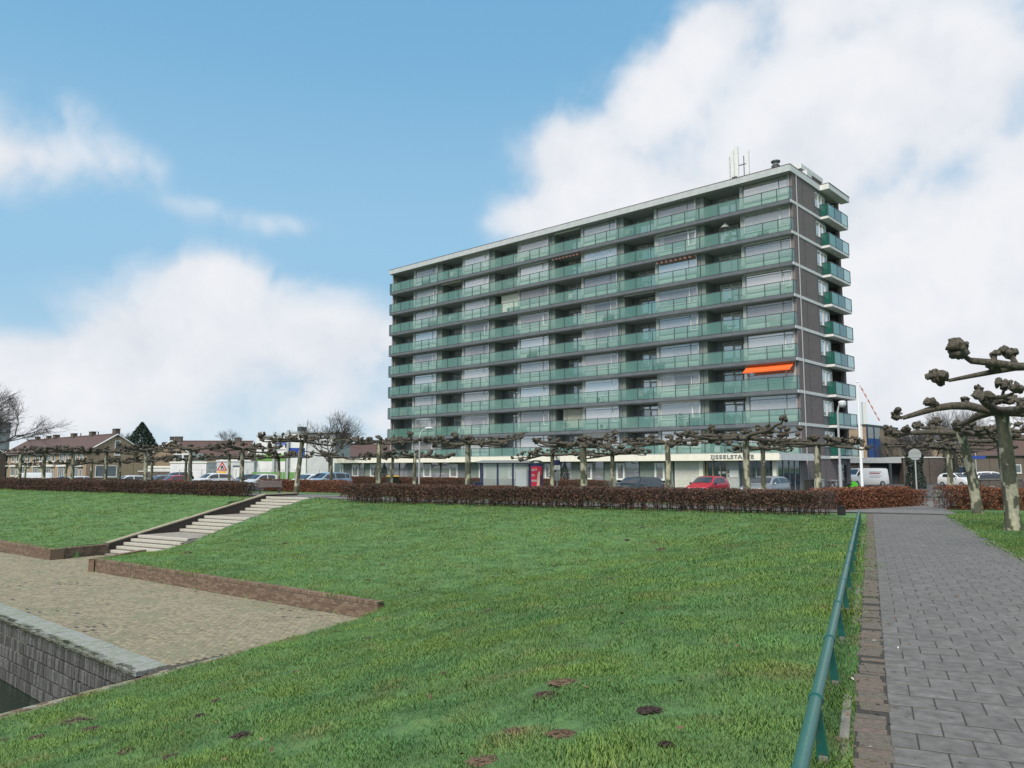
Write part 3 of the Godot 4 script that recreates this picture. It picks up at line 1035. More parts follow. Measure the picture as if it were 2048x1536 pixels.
	obj("roof_fascia", mb().bx(W - 0.13, W - 0.07, top - 0.27, top + 0.32, -11.9, 0.02), M.fascia_grey, t)
	obj("roof_canopy", mb().bx(0.11, 0.95, top - 0.24, top + 0.28, -12.2, -6.8), M.band, t)
	obj("roof_edge_trim", mb().bx(W - 0.14, 0.12, top + 0.32, top + 0.37, 0.0, 0.10), M.trim_red, t)
	obj("roof_edge_trim", mb().bx(0.03, 0.13, top + 0.32, top + 0.37, -6.8, 0.0), M.trim_red, t)
	obj("roof_edge_trim", mb().bx(0.13, 0.99, top + 0.28, top + 0.33, -12.22, -6.78), M.trim_red, t)
	obj("roof_gravel", mb().bx(W, 0.02, top - 0.06, top + 0.1, -11.9, 0.0), M.gravel, t)
	var ph := obj("roof_house", mb().bx(-5.0, -0.6, top + 0.1, top + 1.75, -9.3, -4.2), M.tower_brick, t)
	obj("roof_house_fascia", mb().bx(-5.08, -0.52, top + 1.35, top + 1.8, -9.38, -4.12), M.band, ph)
	obj("roof_box", mb().bx(-0.55, -0.08, top + 0.34, top + 1.1, -5.4, -4.3), M.band, t)
	# plumbing down the front and the side
	for i in 7:
		var x := -BAY * i - 0.33
		if i == 6: x = W + 0.1
		obj("drain_pipe", mb().tube([Vector3(x, F1, -0.5), Vector3(x, top - 0.28, -0.5)], [0.055, 0.055], 8), M.pipe, t)
	obj("drain_pipe", mb().tube([Vector3(0.08, 0.0, -1.25), Vector3(0.08, top + 0.2, -1.25)], [0.05, 0.05], 8), M.pipe, t)
	# shared shapes of one flat's front; origin at the slab's top at the right end of the bay
	var H := FL - 0.30
	var shaft := mb().bx(-9.2, -8.77, 0, H, -1.9, -0.72).bx(-9.02, -8.95, 0, H, -0.72, -0.69).mesh()
	var post := mb().bx(-5.07, -4.76, 0, H, -2.4, -0.70).mesh()
	var endp := mb().bx(-0.44, -0.02, 0, H, -1.0, -0.72).mesh()
	var spand := mb().bx(-4.74, -0.45, 0, 0.72, -0.86, -0.76).mesh()
	var sill := mb().bx(-4.76, -0.43, 0.72, 0.76, -0.86, -0.70).mesh()
	var soffit := mb().bx(-9.2, 0.0, H - 0.012, H - 0.004, -2.4, -0.03).mesh()
	var fm := frame_mesh(-4.74, -0.45, 0.76, H - 0.02, -0.74, 0.055, 0.09)
	fm.bx(-4.68, -0.51, 2.13, 2.18, -0.82, -0.75)
	fm.bx(-1.35, -1.29, 0.81, H - 0.07, -0.825, -0.745)
	var fmesh := fm.mesh()
	var sash := frame_mesh(-1.28, -0.5, 0.82, 2.12, -0.728, 0.085, 0.05).mesh()
	var panes := [mb().bx(-4.69, -1.35, 0.81, 2.13, -0.79, -0.778).mesh(), mb().bx(-4.69, -1.35, 2.18, H - 0.07, -0.79, -0.778).mesh(), mb().bx(-1.29, -0.5, 0.81, 2.13, -0.79, -0.778).mesh(), mb().bx(-1.29, -0.5, 2.18, H - 0.07, -0.79, -0.778).mesh()]
	# loggia front: low panel, door, vents
	var lback := mb().bx(-8.77, -8.1, 0, H, -2.45, -2.35).bx(-8.1, -7.0, 0, 0.75, -2.45, -2.35).bx(-8.77, -5.07, H - 0.16, H, -2.47, -2.33).mesh()
	var lframe := mb()
	for x: float in [-8.1, -7.0, -6.05, -5.13]:
		lframe.bx(x, x + 0.06, 0.0, H - 0.16, -2.44, -2.35)
	lframe.bx(-8.04, -7.0, 0.75, 0.81, -2.44, -2.35); lframe.bx(-8.04, -5.13, 1.98, 2.04, -2.44, -2.36); lframe.bx(-5.99, -5.13, 0.0, 0.1, -2.44, -2.35)
	var lfm := lframe.mesh()
	var door := frame_mesh(-6.93, -6.06, 0.04, 1.97, -2.33, 0.11, 0.05).bx(-6.82, -6.17, 0.62, 0.70, -2.38, -2.33).mesh()
	var vent := frame_mesh(-8.03, -7.02, 2.05, H - 0.18, -2.33, 0.05, 0.05).mesh()
	var vent2 := frame_mesh(-6.93, -6.06, 2.05, H - 0.18, -2.33, 0.05, 0.05).mesh()
	var lpanes := [mb().bx(-8.04, -7.0, 0.81, 1.98, -2.41, -2.4).mesh(), mb().bx(-6.94, -6.05, 0.1, 1.98, -2.41, -2.4).mesh(), mb().bx(-5.99, -5.13, 0.1, 1.98, -2.41, -2.4).mesh(), mb().bx(-8.04, -5.13, 2.04, H - 0.16, -2.42, -2.41).mesh()]
	var lside := mb().bx(-8.77, -8.70, 0, H, -2.35, -1.9).mesh()
	# balustrade
	var bal := mb()
	bal.bx(-9.2, 0.0, 1.15, 1.2, -0.06, -0.01)
	bal.bx(-9.2, 0.0, 0.03, 0.07, -0.06, -0.01)
	for x: float in [-8.92, -6.92, -5.1, -2.64, -1.22]:
		bal.bx(x - 0.028, x + 0.028, -0.1, 1.2, -0.075, -0.002)
	var balm := bal.mesh()
	var gp := [mb().bx(-8.88, -6.96, 0.075, 1.145, -0.042, -0.03).mesh(), mb().bx(-6.88, -5.14, 0.075, 1.145, -0.042, -0.03).mesh(), mb().bx(-5.06, -2.68, 0.075, 1.145, -0.042, -0.03).mesh(), mb().bx(-2.60, -1.26, 0.075, 1.145, -0.042, -0.03).mesh(), mb().bx(-1.18, 0.265, 0.075, 1.145, -0.042, -0.03).mesh(), mb().bx(-1.18, 0.0, 0.075, 1.145, -0.042, -0.03).mesh()]
	var heater := mb().bx(-4.5, -3.3, 0.1, 0.62, -0.98, -0.9).mesh()
	for k in 9:
		for i in 6:
			var T := Transform3D(Basis(), Vector3(-BAY * i, F1 + FL * k, 0))
			put("shaft_panel", shaft, M.panel_green, t, T)
			put("window_post", post, M.panel_light, t, T)
			put("end_post", endp, M.panel_dark, t, T)
			put("spandrel", spand, M.spandrel, t, T)
			put("sill", sill, M.frame_grey, t, T)
			put("soffit", soffit, M.soffit, t, T)
			put("shaft_side", lside, M.panel_dark, t, T)
			var white := rng.randf() < 0.35
			var w := put("living_window", fmesh, M.frame_white if rng.randf() < 0.3 else M.frame_grey, t, T)
			if white: put("sash", sash, M.frame_white, w)
			var tone: Material = [M.pane, M.pane_warm, M.pane_mid, M.pane_mid, M.pane_deep, M.pane_deep, M.pane_clear][rng.randi() % 7]
			for p in panes: put("pane", p, tone, w)
			# curtains and blinds behind the glass
			var r := rng.randf()
			if r < 0.72:
				var cb := mb()
				var spans := [[-4.7, -0.5]] if r < 0.16 else [[-4.7, -4.7 + rng.randf_range(0.5, 1.5)], [-0.5 - rng.randf_range(0.5, 1.1), -0.5]]
				for s: Array in spans:
					var x: float = s[0]
					while x < s[1]:
						var e: float = minf(x + 0.12, s[1])
						var dz := 0.035 if int((x - s[0]) / 0.12) % 2 else -0.035
						cb.quad(Vector3(x, 0.05, -0.98 + dz), Vector3(e, 0.05, -0.98 - dz), Vector3(e, H - 0.03, -0.98 - dz), Vector3(x, H - 0.03, -0.98 + dz))
						x = e
				obj("curtain", cb, M.curtain if rng.randf() < 0.7 else M.curtain_warm, w)
			if rng.randf() < 0.22:
				obj("roller_blind", mb().bx(-4.7, -1.35, H - rng.randf_range(0.4, 1.2), H - 0.03, -0.93, -0.92), M.blind, w)
			if rng.randf() < 0.5: put("radiator", heater, M.band, w)
			# loggia
			put("loggia_panel", lback, [M.loggia, M.loggia, M.panel_dark, M.panel_grey][rng.randi() % 4], t, T)
			var lg := put("loggia_window", lfm, [M.frame_grey, M.frame_grey, M.frame_white][rng.randi() % 3], t, T)
			if rng.randf() < 0.55 or i == 0: put("door_leaf", door, M.frame_white, lg)
			if rng.randf() < 0.4 or i == 0: put("vent_light", vent, M.frame_white, lg)
			if rng.randf() < 0.4 or i == 0: put("vent_light", vent2, M.frame_white, lg)
			for p in lpanes: put("pane", p, [M.pane, M.pane_mid, M.pane_warm][rng.randi() % 3], lg)
			if rng.randf() < 0.5:
				obj("curtain", mb().bx(-8.04, -8.04 + rng.randf_range(0.4, 2.8), 0.1, H - 0.2, -2.62, -2.6), M.curtain, lg)
			# balustrade
			var bb := put("balustrade", balm, M.rail_dark, t, T)
			for p in 5:
				put("glass_panel", gp[5 if p == 4 and i == 0 else p], [M.green, M.green, M.green_b, M.green_c][rng.randi() % 4], bb)
			# awning cassette under the slab above
			if rng.randf() < 0.45:
				obj("awning_box", mb().bx(-4.8, -0.45, H - 0.14, H - 0.02, -0.68, -0.56), [M.band, M.cream, M.frame_grey][rng.randi() % 3], t, T)
			elif rng.randf() < 0.4:
				obj("awning_box", mb().bx(-8.7, -5.1, H - 0.12, H - 0.02, -0.62, -0.5), [M.band, M.cream, M.frame_grey][rng.randi() % 3], t, T)
		# returns of the balustrade at both ends
		var y := F1 + FL * k
		var rt := obj("balustrade_return", mb().bx(-0.05, 0.0, y + 1.15, y + 1.2, -0.55, -0.06).bx(-0.05, 0.0, y + 0.03, y + 0.07, -0.55, -0.06).bx(-0.055, 0.005, y - 0.05, y + 1.2, -0.06, 0.0), M.rail_dark, t)
		obj("glass_panel", mb().bx(-0.03, -0.018, y + 0.07, y + 1.15, -0.52, -0.07), M.green, rt)
		rt = obj("balustrade_return", mb().bx(W, W + 0.05, y + 1.15, y + 1.2, -0.75, -0.06).bx(W - 0.002, W + 0.055, y, y + 1.2, -0.06, 0.0), M.rail_dark, t)
		obj("glass_panel", mb().bx(W + 0.018, W + 0.03, y + 0.07, y + 1.15, -0.75, -0.07), M.green_pale, rt)
	# solid white shutters drawn over two loggias
	for a in [[3, 1, 2], [3, 1, 1], [4, 6, 0]]:
		obj("shutter", mb().bx(-7.9, -5.1, 0.4, H - 0.1, -1.02, -0.98), M.cream, t, Transform3D(Basis(), Vector3(-BAY * (a[0] - 1), F1 + FL * a[1], 0)))
	things_on_tower()

func things_on_tower() -> void:
	rng.seed = 606
	var top := F1 + FL * 9
	var turn := func(o: Node3D, at: Vector3, extra := 0.0) -> void:
		o.position = at
		o.rotation.y = TR + extra
	# orange awning, second bay storey two
	var aw := thing("awning", "orange fabric awning let down over a balcony near the tower's corner", "awning")
	turn.call(aw, tower_pt(0, F1 + FL * 3 - 0.34, 0))
	var c := mb()
	var g: Array = []
	for k in 7:
		var u := k / 6.0
		g.append([Vector3(-4.75, 0.0 - u * 0.62 - sin(u * PI) * 0.05, -0.55 + u * 0.95), Vector3(-2.6, 0.0 - u * 0.62 - sin(u * PI) * 0.08, -0.55 + u * 0.95), Vector3(-0.42, 0.0 - u * 0.62 - sin(u * PI) * 0.05, -0.55 + u * 0.95)])
	c.grid(g)
	c.quad(Vector3(-4.75, -0.62, 0.40), Vector3(-4.75, -0.76, 0.405), Vector3(-0.42, -0.76, 0.405), Vector3(-0.42, -0.62, 0.40))
	obj("cloth", c, M.orange, aw)
	obj("roller", mb().tube([Vector3(-4.8, 0.02, -0.55), Vector3(-0.4, 0.02, -0.55)], [0.06, 0.06], 8), M.band, aw)
	for x: float in [-4.6, -0.55]:
		obj("arm", mb().tube([Vector3(x, -0.95, -0.6), Vector3(x, -0.62, 0.38)], [0.02, 0.02], 6), M.rail_dark, aw)
	# striped red awnings folded
	for a in [[2, 6, "thin red and white awning edge above a shaded upper loggia"], [3, 7, "rolled red awning under the second slab from the roof"]]:
		aw = thing("rolled_awning", a[2], "awning")
		turn.call(aw, tower_pt(-BAY * (a[0] - 1), F1 + FL * a[1] + 2.4, 0))
		var rc := mb()
		for k in 16:
			rc.col = Color(0.5, 0.05, 0.03) if k % 2 else Color(0.75, 0.65, 0.6)
			var x := -8.8 + k * 0.24 if a[0] == 3 else -4.7 + k * 0.26
			rc.bx(x, x + 0.24, -0.13, 0.02, -0.5, -0.3)
		obj("cloth", rc, M.paint, aw)
		obj("roller", mb().tube([Vector3(-8.9 if a[0] == 3 else -4.8, 0.02, -0.5), Vector3(-4.8 if a[0] == 3 else -0.4, 0.02, -0.5)], [0.07, 0.07], 8), M.band, aw)
	# furniture on the balconies
	var chair := func(label: String) -> Node3D:
		var o := thing("balcony_chair", label, "chair", Vector3.ZERO, 0, "furniture on the balconies")
		obj("seat", mb().bx(-0.22, 0.22, 0.42, 0.46, -0.22, 0.22), M.furn, o)
		obj("backrest", mb().bx(-0.22, 0.22, 0.5, 0.95, -0.24, -0.2), M.furn, o)
		for x: float in [-0.2, 0.2]:
			for z: float in [-0.2, 0.2]:
				obj("leg", mb().bx(x - 0.02, x + 0.02, 0, 0.42, z - 0.02, z + 0.02), M.furn, o)
		return o
	var table := func(label: String) -> Node3D:
		var o := thing("balcony_table", label, "table", Vector3.ZERO, 0, "furniture on the balconies")
		obj("table_top", mb().tube([Vector3(0, 0.7, 0), Vector3(0, 0.73, 0)], [0.4, 0.4], 16), M.furn_pale, o)
		obj("stem", mb().tube([Vector3(0, 0, 0), Vector3(0, 0.7, 0)], [0.03, 0.03], 6), M.furn, o)
		obj("foot", mb().tube([Vector3(0, 0, 0), Vector3(0, 0.02, 0)], [0.22, 0.22], 12), M.furn, o)
		return o
	var nth := ["first", "second", "third", "fourth", "fifth", "sixth", "seventh", "eighth", "ninth"]
	var bayn := ["rightmost", "second", "third", "fourth", "fifth", "leftmost"]
	var spots := [[0, 7, -6.4], [0, 4, -6.9], [0, 5, -6.2], [0, 2, -7.0], [1, 6, -6.6], [2, 4, -5.9], [4, 3, -6.0], [1, 2, -6.3], [0, 1, -6.4], [2, 7, -6.8], [3, 5, -6.0], [5, 3, -6.5]]
	for s in spots:
		var y: float = F1 + FL * s[1]
		var where := "%s balcony row, %s bay" % [nth[s[1]], bayn[s[0]]]
		var o: Node3D = chair.call("dark chair behind green glass, " + where)
		turn.call(o, tower_pt(-BAY * s[0] + s[2], y, -0.55), rng.randf_range(-1, 1))
		o = table.call("round table behind green glass, " + where)
		turn.call(o, tower_pt(-BAY * s[0] + s[2] + 0.8, y, -0.6))
	# plants
	for s in [[1, 7, -7.6], [1, 7, -6.6], [2, 3, -6.4], [2, 1, -7.2], [2, 2, -7.0], [5, 1, -8.0], [5, 1, -6.6], [5, 2, -6.0], [4, 2, -7.4], [4, 2, -6.6], [3, 1, -8.2], [3, 1, -6.6], [1, 1, -2.4], [0, 1, -6.9], [1, 3, -6.2], [3, 4, -7.8], [0, 7, -8.1], [1, 2, -7.0]]:
		var y: float = F1 + FL * s[1]
		var o := thing("potted_plant", "leafy potted plant %s, %s balcony row from below, %s bay" % ["on the left" if s[2] < -7.1 else "in the middle", nth[s[1]], bayn[s[0]]], "plant", Vector3.ZERO, 0, "plants on the balconies")
		turn.call(o, tower_pt(-BAY * s[0] + s[2], y, -0.45))
		obj("pot", mb().tube([Vector3(0, 0, 0), Vector3(0, 0.35, 0)], [0.16, 0.22], 10), M.clay, o)
		var lf := mb()
		for i in 90:
			var d := Vector3(rng.randfn(), rng.randfn() * 1.1, rng.randfn() * 0.6) * 0.22
			leaf_quad(lf, Vector3(0, 0.75, 0) + d, rng.randf_range(0.06, 0.12), Color(0.03, 0.07, 0.025) * rng.randf_range(0.6, 1.6))
		obj("foliage", lf, M.leaf, o)
	# boxes, benches and racks seen through the glass
	for k in 9:
		for i in 6:
			if rng.randf() > 0.62: continue
			var kind := rng.randi() % 4
			var x := rng.randf_range(-8.3, -0.9)
			var o := thing(["planter_box", "storage_chest", "drying_rack", "garden_bench"][kind], "%s on the %s balcony row from below, %s bay" % [["planter box of low green plants", "pale storage chest", "white drying rack", "low brown bench"][kind], nth[k], bayn[i]], ["planter", "chest", "drying rack", "bench"][kind], Vector3.ZERO, 0, "odds and ends on the balconies")
			turn.call(o, tower_pt(-BAY * i + x, F1 + FL * k, -0.38))
			if kind == 0:
				obj("trough", mb().bx(-0.5, 0.5, 0.0, 0.28, -0.14, 0.14), [M.clay, M.panel_dark][i % 2], o)
				var lf := mb()
				for q in 120:
					leaf_quad(lf, Vector3(rng.randf_range(-0.5, 0.5), 0.32 + absf(rng.randfn(0, 0.16)), rng.randfn(0, 0.09)), rng.randf_range(0.04, 0.09), Color(0.05, 0.09, 0.03) * rng.randf_range(0.5, 1.6))
				obj("plants", lf, M.leaf, o)
			elif kind == 1:
				obj("body", mb().slab(Transform3D(Basis(), Vector3(0, 0.26, 0)), Vector3(0.95, 0.52, 0.4), 0.02), M.furn_pale, o)
				obj("lid", mb().slab(Transform3D(Basis(), Vector3(0, 0.56, 0)), Vector3(1.0, 0.06, 0.44), 0.02), M.band, o)
			elif kind == 2:
				var fr := mb()
				for q in 9: fr.bx(-0.45, 0.45, 0.9, 0.91, -0.28 + q * 0.07, -0.27 + q * 0.07)
				fr.tube([Vector3(-0.45, 0, -0.2), Vector3(-0.45, 0.9, 0.2)], [0.012, 0.012], 5); fr.tube([Vector3(0.45, 0, -0.2), Vector3(0.45, 0.9, 0.2)], [0.012, 0.012], 5)
				fr.tube([Vector3(-0.45, 0, 0.2), Vector3(-0.45, 0.9, -0.2)], [0.012, 0.012], 5); fr.tube([Vector3(0.45, 0, 0.2), Vector3(0.45, 0.9, -0.2)], [0.012, 0.012], 5)
				obj("frame", fr, M.band, o)
				obj("towel", mb().bx(-0.3, 0.25, 0.35, 0.915, 0.2, 0.215), [M.curtain, M.curtain_warm][i % 2], o)
			else:
				obj("seat", mb().bx(-0.6, 0.6, 0.4, 0.45, -0.2, 0.2), M.wood_grey, o)
				obj("back", mb().bx(-0.6, 0.6, 0.5, 0.85, -0.22, -0.18), M.wood_grey, o)
				for q: float in [-0.5, 0.5]: obj("leg", mb().bx(q - 0.03, q + 0.03, 0, 0.4, -0.2, 0.2), M.wood_grey, o)
	# air conditioners
	for s in [[2, 1, -2.2], [2, 2, -2.6], [3, 6, -6.0]]:
		var o := thing("air_conditioner", "white air conditioner on the %s balcony row from below, %s bay" % [nth[s[1]], bayn[s[0]]], "air conditioner", Vector3.ZERO, 0, "air conditioners")
		turn.call(o, tower_pt(-BAY * s[0] + s[2], F1 + FL * s[1], -0.42))
		obj("casing", mb().bx(-0.42, 0.42, 0.08, 0.66, -0.15, 0.15), M.band, o)
		obj("fan_grille", mb().tube([Vector3(-0.1, 0.37, 0.15), Vector3(-0.1, 0.37, 0.17)], [0.23, 0.23], 16), M.rail_dark, o)
	# parasol, closed, and a ring lamp
	var pa := thing("parasol", "closed grey parasol in the upper loggia nearest the corner", "parasol")
	turn.call(pa, tower_pt(-6.6, F1 + FL * 7, -0.75))
	obj("pole", mb().tube([Vector3.ZERO, Vector3(0, 2.2, 0)], [0.025, 0.025], 6), M.band, pa)
	obj("canopy", mb().tube([Vector3(0, 1.75, 0), Vector3(0, 1.8, 0), Vector3(0, 2.25, 0)], [0.42, 0.42, 0.03], 10), M.furn_pale, pa)
	# roof aerials and flue
	var ma := thing("antenna_mast", "group of pale mobile phone antennas on the tower roof", "antenna")
	turn.call(ma, tower_pt(-5.9, top + 0.1, -2.0))
	obj("pole", mb().tube([Vector3(0, 0, 0), Vector3(0, 3.4, 0)], [0.09, 0.07], 10), M.rail_dark, ma)
	for a in [[-0.28, 1.0, 3.4, 0.16], [0.12, 1.2, 3.7, 0.2], [-0.62, 0.9, 2.9, 0.07], [1.25, 0.9, 3.0, 0.14]]:
		obj("antenna_panel", mb().box(Transform3D(Basis(), Vector3(a[0], (a[1] + a[2]) / 2 - 0.1, 0.2)), Vector3(a[3] * 2, a[2] - a[1] + 0.9, 0.14)), M.band, ma)
	obj("cross_arm", mb().bx(-0.6, 1.3, 2.15, 2.22, 0.05, 0.12).bx(-0.6, 1.3, 0.75, 0.82, 0.05, 0.12).bx(0.78, 0.84, 0.3, 3.0, 0.05, 0.11), M.rail_dark, ma)
	obj("radio_unit", mb().bx(-0.3, 0.18, 0.5, 1.1, 0.1, 0.4).bx(1.15, 1.4, 0.5, 0.85, 0.1, 0.35), M.rail_dark, ma)
	var fl := thing("roof_flue", "round metal flue with a flat cap on the roof corner", "chimney")
	turn.call(fl, tower_pt(-1.75, top + 0.1, -1.3))
	obj("pipe", mb().tube([Vector3(0, 0, 0), Vector3(0, 1.25, 0)], [0.24, 0.24], 14), M.pipe, fl)
	obj("collar", mb().tube([Vector3(0, 0.7, 0), Vector3(0, 0.95, 0), Vector3(0, 1.05, 0)], [0.4, 0.38, 0.24], 14), M.rail_dark, fl)
	obj("cap", mb().tube([Vector3(0, 1.25, 0), Vector3(0, 1.38, 0), Vector3(0, 1.44, 0)], [0.4, 0.42, 0.2], 14), M.rail_dark, fl)

func leaf_quad(b: MB, o: Vector3, s: float, col: Color) -> void:
	var u := Vector3(rng.randfn(), rng.randfn(), rng.randfn()).normalized()
	var w := u.cross(Vector3(rng.randfn(), rng.randfn(), rng.randfn())).normalized()
	b.col = col
	b.quad(o - u * s, o + w * s * 0.45, o + u * s, o - w * s * 0.45)

func wing() -> void:
	rng.seed = 71
	var W := -58.0
	var t := thing("ground_floor_wing", "low grey ground floor wing with a long cream fascia below the tower", "building", TP, TR)
	obj("roof_slab", mb().bx(W, 0.9, 2.72, 3.06, -0.6, 6.34), M.soffit, t)
	obj("fascia", mb().bx(W - 0.05, 0.95, 2.62, 3.2, 6.34, 6.42), M.cream, t)
	obj("fascia", mb().bx(0.9, 0.98, 2.62, 3.2, -0.45, 6.34), M.band, t)
	obj("fascia", mb().bx(W - 0.08, W - 0.002, 2.62, 3.2, -0.6, 6.34), M.band, t)
	obj("roof_edge", mb().bx(W - 0.1, 1.0, 3.2, 3.235, 6.25, 6.44), M.fascia_grey, t)
	# lettering on the fascia
	var tm := TextMesh.new()
	var f := SystemFont.new()
	f.font_names = PackedStringArray(["Droid Sans"])
	f.font_weight = 700
	tm.font = f
	tm.text = "IJSSELSTAETE"
	tm.font_size = 32
	tm.pixel_size = 0.0135
	tm.depth = 0.05
	var sg := thing("name_sign", "grey capital letters fixed on the cream fascia over the entrance", "sign", TP, TR)
	put("lettering", tm, M.letter, sg, Transform3D(Basis().scaled(Vector3(1.42, 1.0, 1.0)), Vector3(-3.02, 2.915, 6.445)))
	# wall behind, base to fascia
	var Z := 5.5
	obj("wall", mb().bx(W, -9.0, -0.4, 0.72, Z - 0.2, Z), M.panel_grey, t)
	obj("wall_rear", mb().bx(W, -0.3, -0.4, 2.72, -0.3, -0.1), M.room, t)
	obj("wall_end", mb().bx(W, W + 0.2, -0.4, 2.72, -0.1, Z - 0.2), M.panel_grey, t)
	obj("floor", mb().bx(W, 0.8, -0.3, 0.03, -0.6, Z - 0.2), M.concrete, t)
	var dark := mb()
	var x := W + 0.2
	var wins := [[-58.0, -57.3, 0.1], [-55.4, -54.1, 0.9], [-51.7, -50.5, 0.9], [-41.8, -40.5, 0.9], [-37.4, -36.1, 0.9], [-32.8, -31.8, 0.9], [-28.5, -27.5, 0.9], [-23.6, -22.9, 0.9], [-18.9, -17.8, 0.9], [-15.0, -14.1, 0.9], [-10.9, -9.9, 0.9]]
	var cuts: Array = []
	var last := W
	for w: Array in wins:
		if w[0] - last > 0.15: cuts.append([last, w[0]])
		last = w[1]
	cuts.append([last, -9.0])
	# between windows: tall fixed grey panes in aluminium posts
	for c: Array in cuts:
		var n := maxi(1, roundi((c[1] - c[0]) / 1.5))
		for i in n:
			var a: float = lerpf(c[0], c[1], float(i) / n)
			var b: float = lerpf(c[0], c[1], float(i + 1) / n)
			obj("mullion", mb().bx(b - 0.06, b, 0.72, 2.70, Z - 0.16, Z - 0.01), M.pipe if i % 2 else M.rail_dark, t)
			if rng.randf() < 0.5:
				obj("wall_panel", mb().bx(a + 0.005, b - 0.065, 0.72, 2.70, Z - 0.12, Z - 0.06), [M.panel_grey, M.panel_green][rng.randi() % 2], t)
			else:
				obj("fixed_pane", mb().bx(a + 0.005, b - 0.065, 0.725, 2.70, Z - 0.10, Z - 0.085), M.pane_deep, t)
				obj("net_curtain", mb().bx(a, b, 0.7, 2.7, Z - 0.5, Z - 0.48), M.curtain_dim, t)
	for w: Array in wins:
		var fr := obj("window", frame_mesh(w[0], w[1], w[2], 2.45, Z + 0.03, 0.16, 0.14), M.frame_white, t)
		obj("pane", mb().bx(w[0] + 0.16, w[1] - 0.16, w[2] + 0.16, 2.29, Z - 0.05, Z - 0.035), M.pane_deep, fr)
		obj("lintel_panel", mb().bx(w[0] + 0.003, w[1] - 0.003, 2.453, 2.70, Z - 0.12, Z - 0.03), M.panel_grey, fr)
	# entrance: relief wall, posts, doors, letter boxes, glazing
	obj("relief_wall", mb().bx(-8.9, -6.5, -0.2, 2.7, Z - 0.2, Z), M.cream_dim, t)
	for r in 9:
		for q in 8:
			var px := -8.75 + q * 0.285 + (0.14 if r % 2 else 0.0)
			if px + 0.24 < -6.52:
				obj("relief_tile", mb().slab(Transform3D(Basis(Vector3.RIGHT, PI / 2 + 0.10), Vector3(px + 0.12, 0.45 + r * 0.235, Z + 0.012)), Vector3(0.25, 0.04, 0.2), 0.012), M.cream_dim, t)
	obj("column", mb().bx(-6.48, -6.1, -0.2, 2.7, Z - 0.3, Z + 0.12), M.cream, t)
	obj("door_frame", mb().bx(-5.95, -5.85, 0, 2.68, Z - 0.3, Z - 0.2).bx(-5.4, -5.3, 0, 2.68, Z - 0.3, Z - 0.2).bx(-4.72, -4.62, 0, 2.68, Z - 0.3, Z - 0.2).bx(-4.15, -4.05, 0, 2.68, Z - 0.3, Z - 0.2), M.brass, t)
	obj("door_glass", mb().bx(-5.85, -5.4, 0.02, 2.66, Z - 0.26, Z - 0.24).bx(-5.3, -4.72, 0.02, 2.66, Z - 0.26, Z - 0.24).bx(-4.62, -4.15, 0.02, 2.66, Z - 0.26, Z - 0.24), M.dark_glass, t)
	obj("door_notice", mb().bx(-4.55, -4.2, 1.55, 1.72, Z - 0.235, Z - 0.225), M.band, t)
	obj("door_plate", mb().bx(-4.82, -4.64, 1.5, 1.75, Z - 0.2, Z - 0.18), M.band, t)
	var pn := obj("letter_panel", mb().bx(-4.02, -2.95, -0.1, 2.66, Z - 0.25, Z - 0.08), M.panel_light, t)
	for q in 7:
		obj("letter_box", mb().bx(-3.75 + q * 0.105, -3.665 + q * 0.105, 1.25, 1.85, Z - 0.08, Z - 0.045), M.band, pn)
	obj("intercom", mb().bx(-3.95, -3.85, 1.6, 1.85, Z - 0.08, Z - 0.05).bx(-3.94, -3.85, 1.3, 1.42, Z - 0.08, Z - 0.055), M.rail_dark, pn)
	for a in [[-2.9, -2.3], [-2.25, -1.5], [-1.45, -0.75], [-0.7, -0.1]]:
		obj("lobby_pane", mb().bx(a[0], a[1], 0.05, 2.66, Z - 0.16, Z - 0.145), M.dark_glass, t)
		obj("mullion", mb().bx(a[1], a[1] + 0.05, 0, 2.68, Z - 0.2, Z - 0.1), M.pipe, t)
		obj("net_curtain", mb().bx(a[0] + 0.02, a[0] + 0.22, 0.1, 2.6, Z - 0.6, Z - 0.58), M.curtain, t)
	obj("column", mb().bx(0.0, 0.3, -0.2, 2.7, Z - 0.25, Z + 0.1), M.cream, t)
	obj("column", mb().bx(-0.06, -0.01, -0.2, 2.7, Z - 0.2, Z + 0.05), M.pipe, t)
	# return along the near end
	for a in [[5.2, 4.2], [4.15, 3.0], [2.95, 1.9], [1.85, 0.8]]:
		obj("lobby_pane", mb().bx(0.22, 0.235, 0.05, 2.66, a[1], a[0]), M.dark_glass, t)
		obj("mullion", mb().bx(0.17, 0.29, 0, 2.68, a[1] - 0.05, a[1]), M.pipe, t)
	obj("end_pier", mb().bx(-0.3, 0.3, -0.3, 2.7, -0.48, 0.7), M.tower_brick, t)
